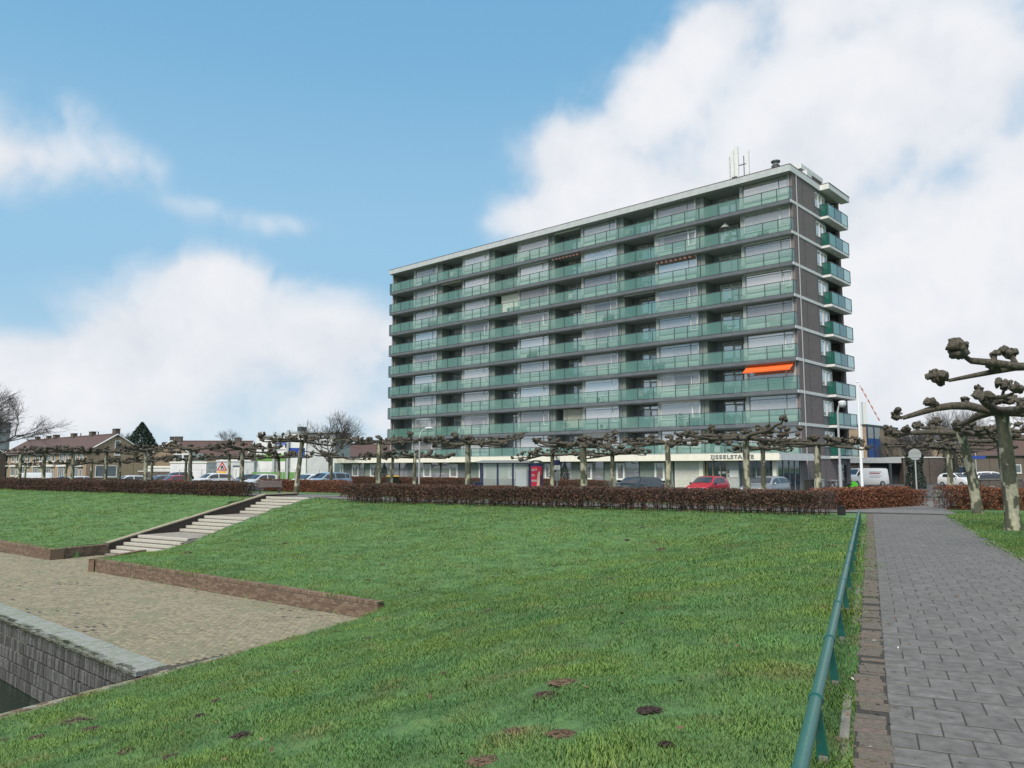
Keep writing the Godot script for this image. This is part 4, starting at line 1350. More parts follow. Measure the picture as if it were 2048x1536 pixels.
# ---- hedges: a metre of hedge repeated, leaves held on bare stems
func hedge_metre(sd: int, w: float, h: float, leaves: int, gap: float, tones: Array) -> Array:
	rng.seed = sd
	var b := mb()
	for i in leaves:
		var p := Vector3.ZERO
		var r := rng.randf()
		var on_top := r < 0.26
		if on_top:
			p = Vector3(rng.randf_range(-0.55, 0.55), h - absf(rng.randfn(0, 0.05)) + 0.03, rng.randf_range(-0.5, 0.5) * w)
		else:
			var side := 1.0 if r < 0.66 else -1.0
			var y := gap + (h - gap) * pow(rng.randf(), 0.8)
			p = Vector3(rng.randf_range(-0.55, 0.55), y, side * (w / 2 - absf(rng.randfn(0, 0.09)) + 0.03))
			if rng.randf() < 0.12: p.y = rng.randf() * gap * 1.2
		p += Vector3(0, 1, 1) * wob.get_noise_3d(p.x * 4.0 + sd, p.y * 4.0, p.z * 4.0) * 0.08
		var c: Color = tones[rng.randi() % tones.size()]
		var g := rng.randf_range(0.6, 1.35)
		leaf_quad(b, p, rng.randf_range(0.028, 0.05), Color(c.r * g, c.g * g, c.b * g))
	var s := mb()
	for i in 9:
		var x := rng.randf_range(-0.5, 0.5)
		var z := rng.randfn(0, w * 0.13)
		var g := rng.randf_range(0.7, 1.2)
		s.col = Color(0.07 * g, 0.062 * g, 0.05 * g)
		var top := Vector3(x + rng.randfn(0, 0.09), h * rng.randf_range(0.6, 0.95), z + rng.randfn(0, 0.1))
		s.tube([Vector3(x, -0.1, z), Vector3(x, 0.2, z).lerp(top, 0.2), top], [0.016, 0.013, 0.004], 4, false)
		for k in 16:
			var t := rng.randf_range(0.12, 1.0)
			var o := Vector3(x, -0.05, z).lerp(top, t)
			var e := o + Vector3(rng.randfn(0, 0.16), rng.randf_range(-0.02, 0.26), rng.randfn(0, 0.2))
			e.z = clampf(e.z, -w / 2, w / 2)
			e.y = minf(e.y, h)
			s.tube([o, e], [0.006, 0.002], 3, false)
	# shoots standing out of the clipped top
	for i in 14:
		var o := Vector3(rng.randf_range(-0.5, 0.5), h - 0.06, rng.randf_range(-0.45, 0.45) * w)
		s.tube([o, o + Vector3(rng.randfn(0, 0.03), rng.randf_range(0.07, 0.17), rng.randfn(0, 0.03))], [0.004, 0.002], 3, false)
	# dense twiggy heart
	for i in 150:
		var o := Vector3(rng.randf_range(-0.5, 0.5), gap + (h - gap - 0.1) * rng.randf(), rng.randf_range(-0.4, 0.4) * w)
		var e := o + Vector3(rng.randfn(0, 0.12), rng.randfn(0.04, 0.1), rng.randfn(0, 0.12))
		s.tube([o, e], [0.007, 0.003], 3, false)
	return [b.mesh(), s.mesh()]

func hedge(label: String, a: Vector2, b: Vector2, w: float, h: float, gap: float, leaves: int, tones: Array, sd: int, tint := 1.0) -> void:
	var len := a.distance_to(b)
	var d := (b - a) / len
	var o := thing("hedge", label, "hedge", Vector3(a.x, 0, a.y), 0.0, "clipped beech hedges")
	var ms := [hedge_metre(sd, w, h, leaves, gap, tones), hedge_metre(sd + 1, w, h, leaves, gap, tones), hedge_metre(sd + 2, w, h, int(leaves * 0.8), gap * 1.25, tones)]
	var where := [[], [], []]
	var tints := [[], [], []]
	rng.seed = sd + 9
	var bas := Basis(Vector3(d.x, 0, d.y), Vector3.UP, Vector3(-d.y, 0, d.x))
	var s := 0.45
	while s < len - 0.2:
		var q := a + d * s
		var k := rng.randi() % 3
		var y := ground_y(q.x, q.y)
		var bb := bas * Basis(Vector3.UP, PI if rng.randf() < 0.5 else 0.0)
		where[k].append(Transform3D(bb.scaled_local(Vector3(rng.randf_range(0.95, 1.12), rng.randf_range(0.91, 1.07), rng.randf_range(0.9, 1.08))), Vector3(q.x - a.x, y, q.y - a.y)))
		var g := tint * rng.randf_range(0.85, 1.15)
		tints[k].append(Color(g, g * rng.randf_range(0.93, 1.07), g))
		s += 0.5
	for k in 3:
		if where[k].size():
			stuff(scatter("foliage", ms[k][0], M.leaf, where[k], tints[k], o))
			stuff(scatter("stems", ms[k][1], M.twig, where[k], tints[k], o))

func ground_y(x: float, z: float) -> float:
	var q := path_at(Vector2(x, z))
	if q.y > 0.0 and q.y < 2.6 and q.x < 30.0: return path_y(q.x)
	return maxf(land(x, z), -2.2)

func hedges() -> void:
	var rust := [Color(0.16, 0.055, 0.028), Color(0.20, 0.075, 0.035), Color(0.11, 0.038, 0.024), Color(0.23, 0.11, 0.055), Color(0.08, 0.03, 0.022)]
	var dull := [Color(0.045, 0.026, 0.022), Color(0.07, 0.04, 0.03), Color(0.035, 0.034, 0.02), Color(0.10, 0.05, 0.036), Color(0.05, 0.05, 0.03), Color(0.14, 0.075, 0.05), Color(0.15, 0.06, 0.038), Color(0.12, 0.05, 0.035)]
	hedge("long dark brown hedge with bare stems along the lawn's crest", Vector2(-8.55, -40.75), Vector2(11.75, -29.25), 0.85, 0.9, 0.26, 1300, dull, 100)
	hedge("dark hedge along the top of the far left lawn beyond the stairs", Vector2(-62, -77.5), Vector2(-15.9, -47.9), 0.85, 0.82, 0.16, 1300, dull, 200)
	hedge("rust red leafy hedge left of the path gap, beyond the green rail", Vector2(13.0, -32.75), Vector2(19.2, -37.2), 1.1, 0.88, 0.08, 1900, rust, 300, 1.25)
	hedge("rust red hedge behind the plane trunks right of the path", Vector2(18.5, -33.9), Vector2(26.5, -33.6), 1.1, 0.92, 0.08, 1900, rust, 400, 1.25)
	hedge("reddish hedge behind the promenade's plane trees, facing the street", Vector2(-11.0, -55.8), Vector2(17.0, -40.1), 0.9, 0.78, 0.1, 1500, rust, 500)
	hedge("bright red brown hedge behind the bench at the stairs' head", Vector2(-19.0, -60.0), Vector2(-11.2, -55.6), 0.9, 0.82, 0.1, 1700, rust, 600, 1.2)
	hedge("brown hedge strip along the left parking", Vector2(-64, -88), Vector2(-21.0, -60.2), 0.9, 0.7, 0.1, 1100, dull, 700)
	# low hedge under the flats' ground floor windows
	var p0 := tower_pt(-57.0, 0, 8.6)
	var p1 := tower_pt(-13.5, 0, 8.6)
	hedge("dark red low hedge under the ground floor windows of the flats", Vector2(p0.x, p0.z), Vector2(p1.x, p1.z), 0.9, 0.95, 0.1, 1100, rust, 800, 0.75)

var patch := FastNoiseLite.new()
# ---- pollarded planes, trained flat
func pollard(label: String, at: Vector3, r0: float, tall: float, reach: float, sd: int, group: String, lean := Vector2.ZERO, row := 0.52, fine := false, extra := []) -> void:
	rng.seed = sd
	var o := thing("plane_tree", label, "tree", at, 0.0, group)
	var top := Vector3(lean.x, tall, lean.y)
	var sides := 14 if fine else 9
	var pts: Array = []
	var rad: Array = []
	var bend := Vector3(rng.randfn(0, 0.05), 0, rng.randfn(0, 0.05))
	for i in 9:
		var t := i / 8.0
		pts.append(Vector3(0, -0.15, 0).lerp(top, t) + bend * sin(t * PI))
		rad.append(r0 * (1.0 - 0.22 * t) * (1.22 if i == 0 else 1.0) * (1.0 + 0.06 * rng.randf()) * (1.25 if i == 8 else 1.0))
	var fp: Array = []
	var fr: Array = []
	var sub := 14 if fine else 5
	for i in 8:
		for k in sub:
			fp.append((pts[i] as Vector3).lerp(pts[i + 1], float(k) / sub))
			fr.append(lerpf(rad[i], rad[i + 1], float(k) / sub))
	fp.append(pts[8]); fr.append(rad[8])
	var tk := mb().tube(fp, fr, 30 if fine else 14)
	# plates of shed bark: cream where they have fallen, olive where they hold
	for i in tk.v.size():
		var p := tk.v[i]
		var e := patch.get_noise_3d(p.x * 6.0 + sd, p.y * 2.2, p.z * 6.0)
		var g := 1.0 + 0.45 * patch.get_noise_3d(p.x * 30.0, p.y * 9.0 + sd, p.z * 30.0)
		var off := 0.12 + 0.05 * (p.y - 1.6)
		tk.c[i] = Color(0.36 * g, 0.345 * g, 0.255 * g) if e > off else Color(0.085 * g, 0.088 * g, 0.06 * g)
	obj("trunk", tk, M.paint_bark, o)
	var b := mb()
	var arms := rng.randi_range(6, 8)
	for k in arms:
		# mostly along the row, some across
		var a := row + TAU * k / arms + rng.randfn(0, 0.2)
		var ln := reach * rng.randf_range(0.75, 1.1) * (0.62 + 0.38 * absf(cos(a - row)))
		limb(b, top + Vector3(0, -0.12, 0), Vector3(cos(a), rng.randf_range(0.0, 0.16), sin(a)), ln, r0 * (0.62 if fine else 0.52), 0, fine)
	for e: Array in extra:
		limb(b, top + Vector3(0, -0.12, 0), e[0], e[1], e[2], 0, fine)
	# a crown of stubs right above the stem
	for k in 3:
		knob(b, top + Vector3(rng.randfn(0, 0.12), 0.18, rng.randfn(0, 0.12)), r0 * rng.randf_range(0.55, 0.85), fine)
	obj("crown", b, M.bark_crown, o)

func limb(b: MB, from: Vector3, dir: Vector3, ln: float, r: float, depth: int, fine: bool) -> void:
	var n := maxi(4, int(ln / 0.42))
	var pts: Array = [from]
	var rad: Array = [r]
	var p := from
	var d := dir.normalized()
	var side := Vector3(-d.z, 0, d.x)
	for i in n:
		d = (d + side * rng.randfn(0, 0.22) + Vector3(0, rng.randfn(0.0, 0.11) - d.y * 0.5, 0)).normalized()
		p += d * ln / n
		pts.append(p)
		rad.append(r * lerpf(1.0, 0.5, float(i + 1) / n) * rng.randf_range(0.9, 1.2))
		if i > 0 and rng.randf() < 0.6 or i == n - 1:
			var up := Vector3(rng.randfn(0, 0.35), 1.0, rng.randfn(0, 0.35)).normalized() if i < n - 1 else (d + Vector3.UP * 0.6).normalized()
			var hh := rng.randf_range(0.10, 0.30)
			b.tube([p, p + up * hh * 0.6, p + up * hh], [rad[-1] * 0.85, rad[-1] * 0.7, rad[-1] * 0.9], 6 if not fine else 9, true)
			knob(b, p + up * hh, rng.randf_range(0.075, 0.15) * (1.25 if i == n - 1 else 1.0), fine)
		if depth == 0 and i == int(n * 0.45) and rng.randf() < 0.8:
			var s := side * (1.0 if rng.randf() < 0.5 else -1.0)
			limb(b, p, d + s * 0.9, ln * 0.5, rad[-1] * 0.75, 1, fine)
	b.tube(pts, rad, 11 if fine else 7, true)

func knob(b: MB, at: Vector3, r: float, fine: bool) -> void:
	# a gnarled fist: burrs heaped on one another, no two alike
	var m := rng.randi_range(4, 7) if not fine else rng.randi_range(10, 15)
	var ax := Vector3(rng.randfn(), rng.randf() * 0.5, rng.randfn()).normalized()
	b.blob(at, Vector3(r * 0.9, r * 0.75, r * 0.9), wob, 1.1, 9.0, 8 if not fine else 12, 5 if not fine else 9)
	for i in m:
		var d := (Vector3(rng.randfn(), absf(rng.randfn()) * 0.7, rng.randfn()).normalized() + ax * rng.randf() * 1.3)
		var s := r * rng.randf_range(0.28, 0.62)
		b.blob(at + d * r * 0.8, Vector3(s * rng.randf_range(0.8, 1.3), s * rng.randf_range(0.7, 1.2), s), wob, 1.2, 14.0, 6 if not fine else 10, 4 if not fine else 7)

func pollards() -> void:
	patch.seed = 33
	patch.frequency = 0.55
	patch.fractal_octaves = 3
	var g := "pollarded plane trees of the promenade"
	var A := [[-45.9, -73.3, "first plane from the left edge in the front row"], [-42.3, -71.0, "second plane from the left edge in the front row"], [-38.3, -68.4, "third plane from the left edge in the front row"], [-33.95, -65.6, "plane standing before the beige gable's window"], [-29.3, -62.7, "plane before the beige gable's right corner"], [-24.4, -59.5, "plane between the red car and the white car on the left"], [-19.4, -56.4, "plane just left of the bench and stairs"]]
	for i in A.size():
		var a: Array = A[i]
		pollard("pollarded " + a[2], Vector3(a[0], land(a[0], a[1]), a[1]), 0.17, 3.25, 2.9, 900 + i * 7, g)
	pollard("leaning pollarded plane at the head of the stairs", Vector3(-13.9, 0.3, -50.6), 0.16, 3.55, 3.0, 971, g, Vector2(0.35, 0.0))
	pollard("pollarded plane between the stairs and the bus shelter", Vector3(-8.47, 0.3, -49.8), 0.17, 3.5, 3.0, 978, g)
	pollard("pollarded plane left of the bus shelter", Vector3(-2.61, 0.3, -46.5), 0.19, 3.3, 3.4, 985, g)
	pollard("pollarded plane right of the bus shelter, before the flats", Vector3(3.88, 0.3, -42.9), 0.21, 3.1, 3.0, 992, g)
	pollard("pollarded plane between the dark estate car and the red car", Vector3(8.04, 0.3, -40.6), 0.16, 3.15, 2.4, 999, g)
	pollard("thick pollarded plane covering the end of the fascia lettering", Vector3(11.54, 0.3, -38.6), 0.185, 3.3, 3.2, 1006, g)
	pollard("pollarded plane before the tower's brick end wall", Vector3(14.45, 0.3, -37.0), 0.155, 2.95, 2.6, 1013, g)
	var B := [[-54.7, -88.2], [-47.4, -83.6], [-43.4, -81.0], [-39.1, -78.2], [-34.6, -75.4], [-30.1, -72.5], [-25.0, -69.3], [-19.6, -65.8], [-14.4, -62.5], [-8.8, -58.0], [-6.9, -55.7], [2.6, -50.4], [6.2, -48.4], [14.1, -44.0]]
	for i in B.size():
		var x: float = B[i][0]
		var z: float = B[i][1]
		var wh: String = ["farthest left plane in the back row", "back row plane behind the white van", "back row plane left of the beige gable window", "back row plane right of the beige gable window", "back row plane behind the red hatchback", "back row plane by the beige house's garden", "back row plane beside the roadworks sign", "back row plane before the white shop block", "back row plane beside the light blue car", "back row plane at the flats' far left end", "back row plane by the left street lamp", "back row plane behind the bus shelter's right end", "back row plane behind the dark estate car", "back row plane behind the grey car at the entrance"][i]
		pollard("slender pollarded " + wh, Vector3(x, land(x, z), z), 0.14 if i < 11 else 0.15, 3.0 if i < 13 else 3.25, 2.6 if i < 13 else 2.1, 1100 + i * 5, g)
	# the near ones on the right
	var n := "pollarded plane trees right of the path"
	pollard("near plane with mottled cream bark at the right edge of the grass", Vector3(13.87, 0.33, -21.9), 0.20, 3.4, 2.6, 1301, n, Vector2(-0.15, 0.05), 0.2, true)
	pollard("mottled plane standing before the right rust red hedge", Vector3(17.7, 0.3, -30.0), 0.19, 3.2, 2.7, 1305, n, Vector2(-0.5, 0.0), 0.2, true)
	pollard("plane behind the right rust red hedge, between two nearer trunks", Vector3(22.9, 0.25, -36.3), 0.19, 3.15, 3.2, 1309, n, Vector2(-0.25, 0), 0.2)
	pollard("slim pale plane beyond the gap in the hedges", Vector3(29.7, 0.1, -53.3), 0.2, 3.4, 3.8, 1313, n, Vector2.ZERO, 0.1)
	pollard("nearest plane whose long knobbly limb reaches in at the right edge", Vector3(11.9, 0.38, -14.6), 0.22, 3.85, 1.6, 1322, n, Vector2.ZERO, 0.05, true, [[Vector3(-1, 0.04, -0.1), 3.1, 0.12]])

# ---- bare winter trees
func twigs(b: MB, p: Vector3, d: Vector3, ln: float, r: float, depth: int, spread: float) -> void:
	var q := p + d * ln * 0.5 + Vector3(rng.randfn(0, 0.04), rng.randfn(0, 0.04), rng.randfn(0, 0.04)) * ln
	var e := p + d * ln + Vector3(rng.randfn(0, 0.05), 0.03, rng.randfn(0, 0.05)) * ln
	b.tube([p, q, e], [r, r * 0.85, r * 0.66], 6 if depth > 4 else 3, false)
	if depth == 0:
		return
	var n := 3 if depth > 1 or rng.randf() < 0.6 else 2
	for i in n:
		var nd := (d + Vector3(rng.randfn(), rng.randfn() * 0.7 + 0.12, rng.randfn()) * spread).normalized()
		var from := e if i < 2 else q
		twigs(b, from, nd, ln * rng.randf_range(0.66, 0.86), r * (0.62 if i else 0.7), depth - 1, spread)
func bare_tree(label: String, at: Vector3, trunk: float, ln: float, r: float, depth: int, spread: float, sd: int, mat: Material) -> void:
	rng.seed = sd
	var o := thing("bare_tree", label, "tree", at)
	obj("trunk", mb().tube([Vector3(0, -0.3, 0), Vector3(0.05, trunk * 0.5, 0), Vector3(0, trunk, 0)], [r * 1.3, r * 1.05, r], 9), mat, o)
	var b := mb()
	for i in 5:
		var a := TAU * i / 5 + rng.randf()
		twigs(b, Vector3(0, trunk * rng.randf_range(0.8, 1.0), 0), Vector3(cos(a) * 0.75, 0.75, sin(a) * 0.75).normalized(), ln, r * 0.6, depth, spread)
	obj("crown", b, mat, o)

func other_trees() -> void:
	bare_tree("big bare tree at the far left edge of the houses", Vector3(-71.5, -0.5, -104.0), 3.2, 3.6, 0.34, 7, 0.40, 41, M.twig_far)
	bare_tree("small bare tree peeping over the beige gable", Vector3(-76.0, -0.4, -150.0), 6.2, 1.3, 0.14, 5, 0.42, 42, M.twig_far)
	bare_tree("bare tree rising behind the houses' right roof", Vector3(-62.0, -0.3, -172.0), 6.5, 1.6, 0.12, 5, 0.42, 43, M.twig_far)
	bare_tree("bare tree behind the white shop block", Vector3(-48.0, 0, -165.0), 5.6, 1.5, 0.12, 5, 0.4, 44, M.twig_far)
	bare_tree("bare street tree between the shop block and the flats", Vector3(-22.8, 0.0, -98.0), 3.4, 1.75, 0.17, 6, 0.40, 45, M.twig_near)
	bare_tree("bare tree among the parked cars far right", Vector3(74.0, 0.0, -128.0), 3.0, 2.6, 0.22, 6, 0.42, 46, M.twig_far)
	bare_tree("hazy bare tree behind the ivy stump", Vector3(62.0, 0.0, -115.0), 1.6, 2.3, 0.2, 6, 0.34, 47, M.twig_far)
	bare_tree("bare tree by the low brown building", Vector3(52.0, 0.0, -104.0), 1.5, 1.5, 0.13, 6, 0.34, 48, M.twig_far)
	bare_tree("bare tree at the right edge behind the near plane", Vector3(51.0, 0.0, -74.0), 3.0, 2.3, 0.16, 6, 0.4, 49, M.twig_far)
	# the dark conifer
	rng.seed = 52
	var o := thing("conifer", "dark green conical conifer behind the beige gable", "tree", Vector3(-66.8, -0.4, -141.0))
	obj("trunk", mb().tube([Vector3(0, -0.3, 0), Vector3(0, 9.0, 0)], [0.3, 0.08], 8), M.twig_far, o)
	var b := mb()
	for i in 9000:
		var t := pow(rng.randf(), 0.8)
		var y := 0.6 + t * 9.9
		var rr := (1.0 - t) * 2.6 + 1.5 * sin(t * PI) + 0.12
		var a := rng.randf() * TAU
		rr *= 0.62 + 0.42 * rng.randf() + 0.14 * wob.get_noise_2d(a * 3.0, y * 1.4)
		var g := rng.randf_range(0.5, 1.3)
		leaf_quad(b, Vector3(cos(a) * rr, y, sin(a) * rr), rng.randf_range(0.12, 0.3), Color(0.022 * g, 0.045 * g, 0.03 * g))
	obj("crown", b, M.leaf, o)
	# ivy-clad stumps right, garden shrubs and small conifers by the flats
	for a in [["ivy clad stump with bare shoots left of the round sign", 39.0, -76.0, 0.9, 3.3, 2.2], ["dense ivy clad stump with a bare twig crown beyond the gap", 50.6, -89.5, 1.5, 4.2, 4.2]]:
		var s := thing("ivy_stump", a[0], "shrub", Vector3(a[1], 0, a[2]))
		obj("stem", mb().tube([Vector3(0, -0.2, 0), Vector3(0, a[4] * 0.8, 0)], [0.35, 0.25], 8), M.twig_near, s)
		var lf := mb()
		for i in 2600:
			var ang := rng.randf() * TAU
			var y := rng.randf()
			var rr: float = a[3] * (0.62 + 0.35 * sin(y * 7.0 + 1.0) * 0.4 + 0.25 * rng.randf()) * (1.15 - 0.4 * absf(y - 0.35))
			var g := rng.randf_range(0.5, 1.4)
			leaf_quad(lf, Vector3(cos(ang) * rr, y * a[4] + 0.05, sin(ang) * rr), rng.randf_range(0.05, 0.13), Color(0.02 * g, 0.042 * g, 0.03 * g))
		obj("foliage", lf, M.leaf, s)
		var tw := mb()
		for i in 46:
			var ang := rng.randf() * TAU
			twigs(tw, Vector3(cos(ang) * 0.3, a[4] * 0.85, sin(ang) * 0.3), Vector3(cos(ang) * 0.45, 1.0, sin(ang) * 0.45).normalized(), a[5] * 0.45, 0.025, 3, 0.22)
		obj("shoots", tw, M.twig_far, s)
	for a in [["left one of two slim dark cypresses by the ground floor wall", -47.6], ["right one of two slim dark cypresses by the ground floor wall", -46.3], ["slim dark cypress left of the entrance cars", -20.8], ["slim dark cypress by the white window right of the shelter", -19.4]]:
		var p := tower_pt(a[1], 0, 7.6)
		var s := thing("cypress", a[0], "shrub", p)
		obj("stem", mb().tube([Vector3(0, -0.1, 0), Vector3(0, 1.6, 0)], [0.05, 0.02], 6), M.twig_near, s)
		var lf := mb()
		for i in 1500:
			var ang := rng.randf() * TAU
			var y := rng.randf()
			var rr := 0.42 * (0.55 + 0.5 * rng.randf()) * sin(PI * clampf(y * 0.9 + 0.12, 0, 1))
			var g := rng.randf_range(0.5, 1.3)
			leaf_quad(lf, Vector3(cos(ang) * rr, 0.1 + y * 2.5, sin(ang) * rr), rng.randf_range(0.04, 0.09), Color(0.014 * g, 0.03 * g, 0.02 * g))
		obj("foliage", lf, M.leaf, s)
# ---- cars. Own axes: front towards +z
const SHAPES := {
	# [share of length from the front, belt height, roof height]
	"hatch": [3.55, 0.82, 1.47, 0.285, [[0.0, 0.50, 0.50], [0.02, 0.66, 0.66], [0.09, 0.78, 0.80], [0.22, 0.90, 0.95], [0.27, 0.93, 0.99], [0.42, 0.94, 1.38], [0.50, 0.95, 1.455], [0.66, 0.97, 1.47], [0.82, 1.0, 1.42], [0.90, 1.01, 1.32], [0.975, 0.98, 1.0], [0.99, 0.72, 0.74], [1.0, 0.45, 0.45]], 0.27, 0.42, 0.90, 0.975],
	"estate": [4.55, 0.88, 1.46, 0.31, [[0.0, 0.48, 0.48], [0.02, 0.64, 0.64], [0.08, 0.76, 0.78], [0.26, 0.90, 0.94], [0.31, 0.93, 0.98], [0.44, 0.94, 1.36], [0.52, 0.95, 1.45], [0.68, 0.96, 1.46], [0.86, 0.99, 1.42], [0.93, 1.0, 1.33], [0.985, 0.96, 0.98], [0.995, 0.7, 0.72], [1.0, 0.45, 0.45]], 0.31, 0.44, 0.93, 0.985],
	"suv": [4.3, 0.9, 1.62, 0.33, [[0.0, 0.55, 0.55], [0.02, 0.75, 0.75], [0.07, 0.92, 0.94], [0.24, 1.02, 1.06], [0.29, 1.04, 1.1], [0.42, 1.06, 1.50], [0.52, 1.07, 1.61], [0.7, 1.09, 1.62], [0.86, 1.12, 1.57], [0.92, 1.13, 1.48], [0.98, 1.06, 1.1], [0.995, 0.8, 0.82], [1.0, 0.5, 0.5]], 0.29, 0.42, 0.92, 0.98],
	"van": [4.9, 0.97, 1.97, 0.33, [[0.0, 0.55, 0.55], [0.015, 0.8, 0.8], [0.05, 1.0, 1.03], [0.13, 1.12, 1.18], [0.17, 1.14, 1.24], [0.27, 1.16, 1.82], [0.33, 1.17, 1.94], [0.5, 1.18, 1.97], [0.8, 1.18, 1.97], [0.96, 1.18, 1.95], [0.985, 1.17, 1.9], [0.995, 0.9, 0.95], [1.0, 0.5, 0.5]], 0.17, 0.27, 0.985, 0.99]}

func car(label: String, at: Vector3, heading: float, paint: Material, kind: String, group: String, plain := false) -> Node3D:
	var S: Array = SHAPES[kind]
	var L: float = S[0]
	var w: float = S[1]
	var st: Array = S[4]
	var o := thing("parked_car" if kind != "van" else "parked_van", label, "car" if kind != "van" else "van", at, heading, group)
	var sec := func(u: float) -> Vector2:
		for i in st.size() - 1:
			if u <= st[i + 1][0]:
				var t: float = (u - st[i][0]) / (st[i + 1][0] - st[i][0])
				return Vector2(lerpf(st[i][1], st[i + 1][1], t), lerpf(st[i][2], st[i + 1][2], t))
		return Vector2(0.45, 0.45)
	var half := func(u: float) -> float:
		return w * (1.0 - 0.16 * pow(1.0 - clampf(u / 0.14, 0, 1), 2.0) - 0.12 * pow(clampf((u - 0.88) / 0.12, 0, 1), 2.0))
	var ring := func(u: float) -> Array:
		var s: Vector2 = sec.call(u)
		var hw: float = half.call(u)
		var z := L / 2 - u * L
		var wr := hw * 0.965 - 0.30 * (s.y - s.x) if kind != "van" else hw * 0.965 - 0.13 * (s.y - s.x)
		var p := [Vector3(hw * 0.9, 0.2, z), Vector3(hw, minf(0.36, s.x * 0.8), z), Vector3(hw * 1.005, lerpf(0.36, s.x, 0.55), z), Vector3(hw * 0.975, s.x, z), Vector3(wr, maxf(s.y - 0.045, s.x + 0.004), z), Vector3(wr * 0.86, s.y, z), Vector3(0, s.y + 0.025, z)]
		return p
	var g: Array = []
	var us: Array = []
	for i in st.size() - 1:
		for k in 3:
			us.append(lerpf(st[i][0], st[i + 1][0], k / 3.0))
	us.append(1.0)
	for u: float in us:
		var r: Array = ring.call(u)
		var row: Array = []
		for i in 7: row.append(r[i])
		for i in range(5, -1, -1): row.append(Vector3(-r[i].x, r[i].y, r[i].z))
		g.append(row)
	obj("body", mb().grid(g), paint, o)
	obj("underbody", mb().bx(-w * 0.9, w * 0.9, 0.18, 0.3, -L / 2 + 0.1, L / 2 - 0.1), M.tyre, o)
	# glass laid just proud of the shell
	var side := func(u0: float, u1: float, sg: float) -> MB:
		var gg: Array = []
		for i in 7:
			var u := lerpf(u0, u1, i / 6.0)
			var r: Array = ring.call(u)
			var a: Vector3 = r[3].lerp(r[4], 0.09)
			var b: Vector3 = r[3].lerp(r[4], 0.88)
			var n := Vector3(0.9, 0.42, 0) * 0.008
			a += n; b += n
			gg.append([Vector3(a.x * sg, a.y, a.z), Vector3(b.x * sg, b.y, b.z)])
		return mb().grid(gg, sg < 0)
	var mid := lerpf(S[6], S[7], 0.36)
	for sg: float in [-1.0, 1.0]:
		if kind == "van":
			obj("side_window", side.call(0.20, 0.34, sg), M.car_glass, o)
		else:
			obj("side_window", side.call(S[5] + 0.05, mid - 0.012, sg), M.car_glass, o)
			obj("side_window", side.call(mid + 0.012, S[7] - 0.10, sg), M.car_glass, o)
			if kind != "hatch": obj("side_window", side.call(S[7] - 0.085, S[7] - 0.015, sg), M.car_glass, o)
		obj("mirror", mb().blob(Vector3(sg * (w + 0.1), sec.call(S[5]).x + 0.06, L / 2 - (S[5] + 0.06) * L), Vector3(0.11, 0.075, 0.06), wob, 0.0, 1.0), paint if not plain else M.tyre, o)
		obj("headlight", mb().blob(Vector3(sg * w * 0.66, sec.call(0.05).x - 0.06, L / 2 - 0.045 * L), Vector3(0.17, 0.08, 0.13), wob, 0.0, 1.0), M.lamp_glass, o)
		obj("tail_light", mb().bx(sg * w * 0.8 - 0.08, sg * w * 0.8 + 0.08, sec.call(0.98).x - 0.22, sec.call(0.98).x, -L / 2 + 0.005, -L / 2 + 0.12), M.lamp_red, o)
		for zz: float in [L / 2 - 0.17 * L, -L / 2 + 0.19 * L]:
			var wh := obj("wheel", mb().tube([Vector3(sg * (w - 0.2), S[3], zz), Vector3(sg * (w - 0.19), S[3], zz), Vector3(sg * (w - 0.01), S[3], zz), Vector3(sg * (w + 0.012), S[3], zz)], [S[3] * 0.9, S[3], S[3], S[3] * 0.92], 18), M.tyre, o)
			obj("rim", mb().tube([Vector3(sg * (w - 0.02), S[3], zz), Vector3(sg * (w + 0.022), S[3], zz)], [S[3] * 0.66, S[3] * 0.6], 14), M.rim, wh)
	for scr in [[S[5] + 0.012, S[6] + 0.005, "windscreen"], [S[7] + 0.004, S[8] - 0.004, "rear_window"]]:
		if kind == "van" and scr[2] == "rear_window": continue
		var gg: Array = []
		for i in 6:
			var u := lerpf(scr[0], scr[1], i / 5.0)
			var r: Array = ring.call(u)
			var row: Array = []
			for k in 9:
				var f := k / 4.0 - 1.0
				var x: float = r[5].x * 1.02 * f
				row.append(Vector3(x, lerpf(r[6].y, r[5].y, f * f) + 0.012, r[6].z + (0.012 if scr[2] == "windscreen" else -0.012)))
			gg.append(row)
		obj(scr[2], mb().grid(gg, true), M.car_glass, o)
	obj("number_plate", mb().bx(-0.26, 0.26, 0.42, 0.53, L / 2 - 0.02, L / 2 + 0.012), M.plate, o)
	return o

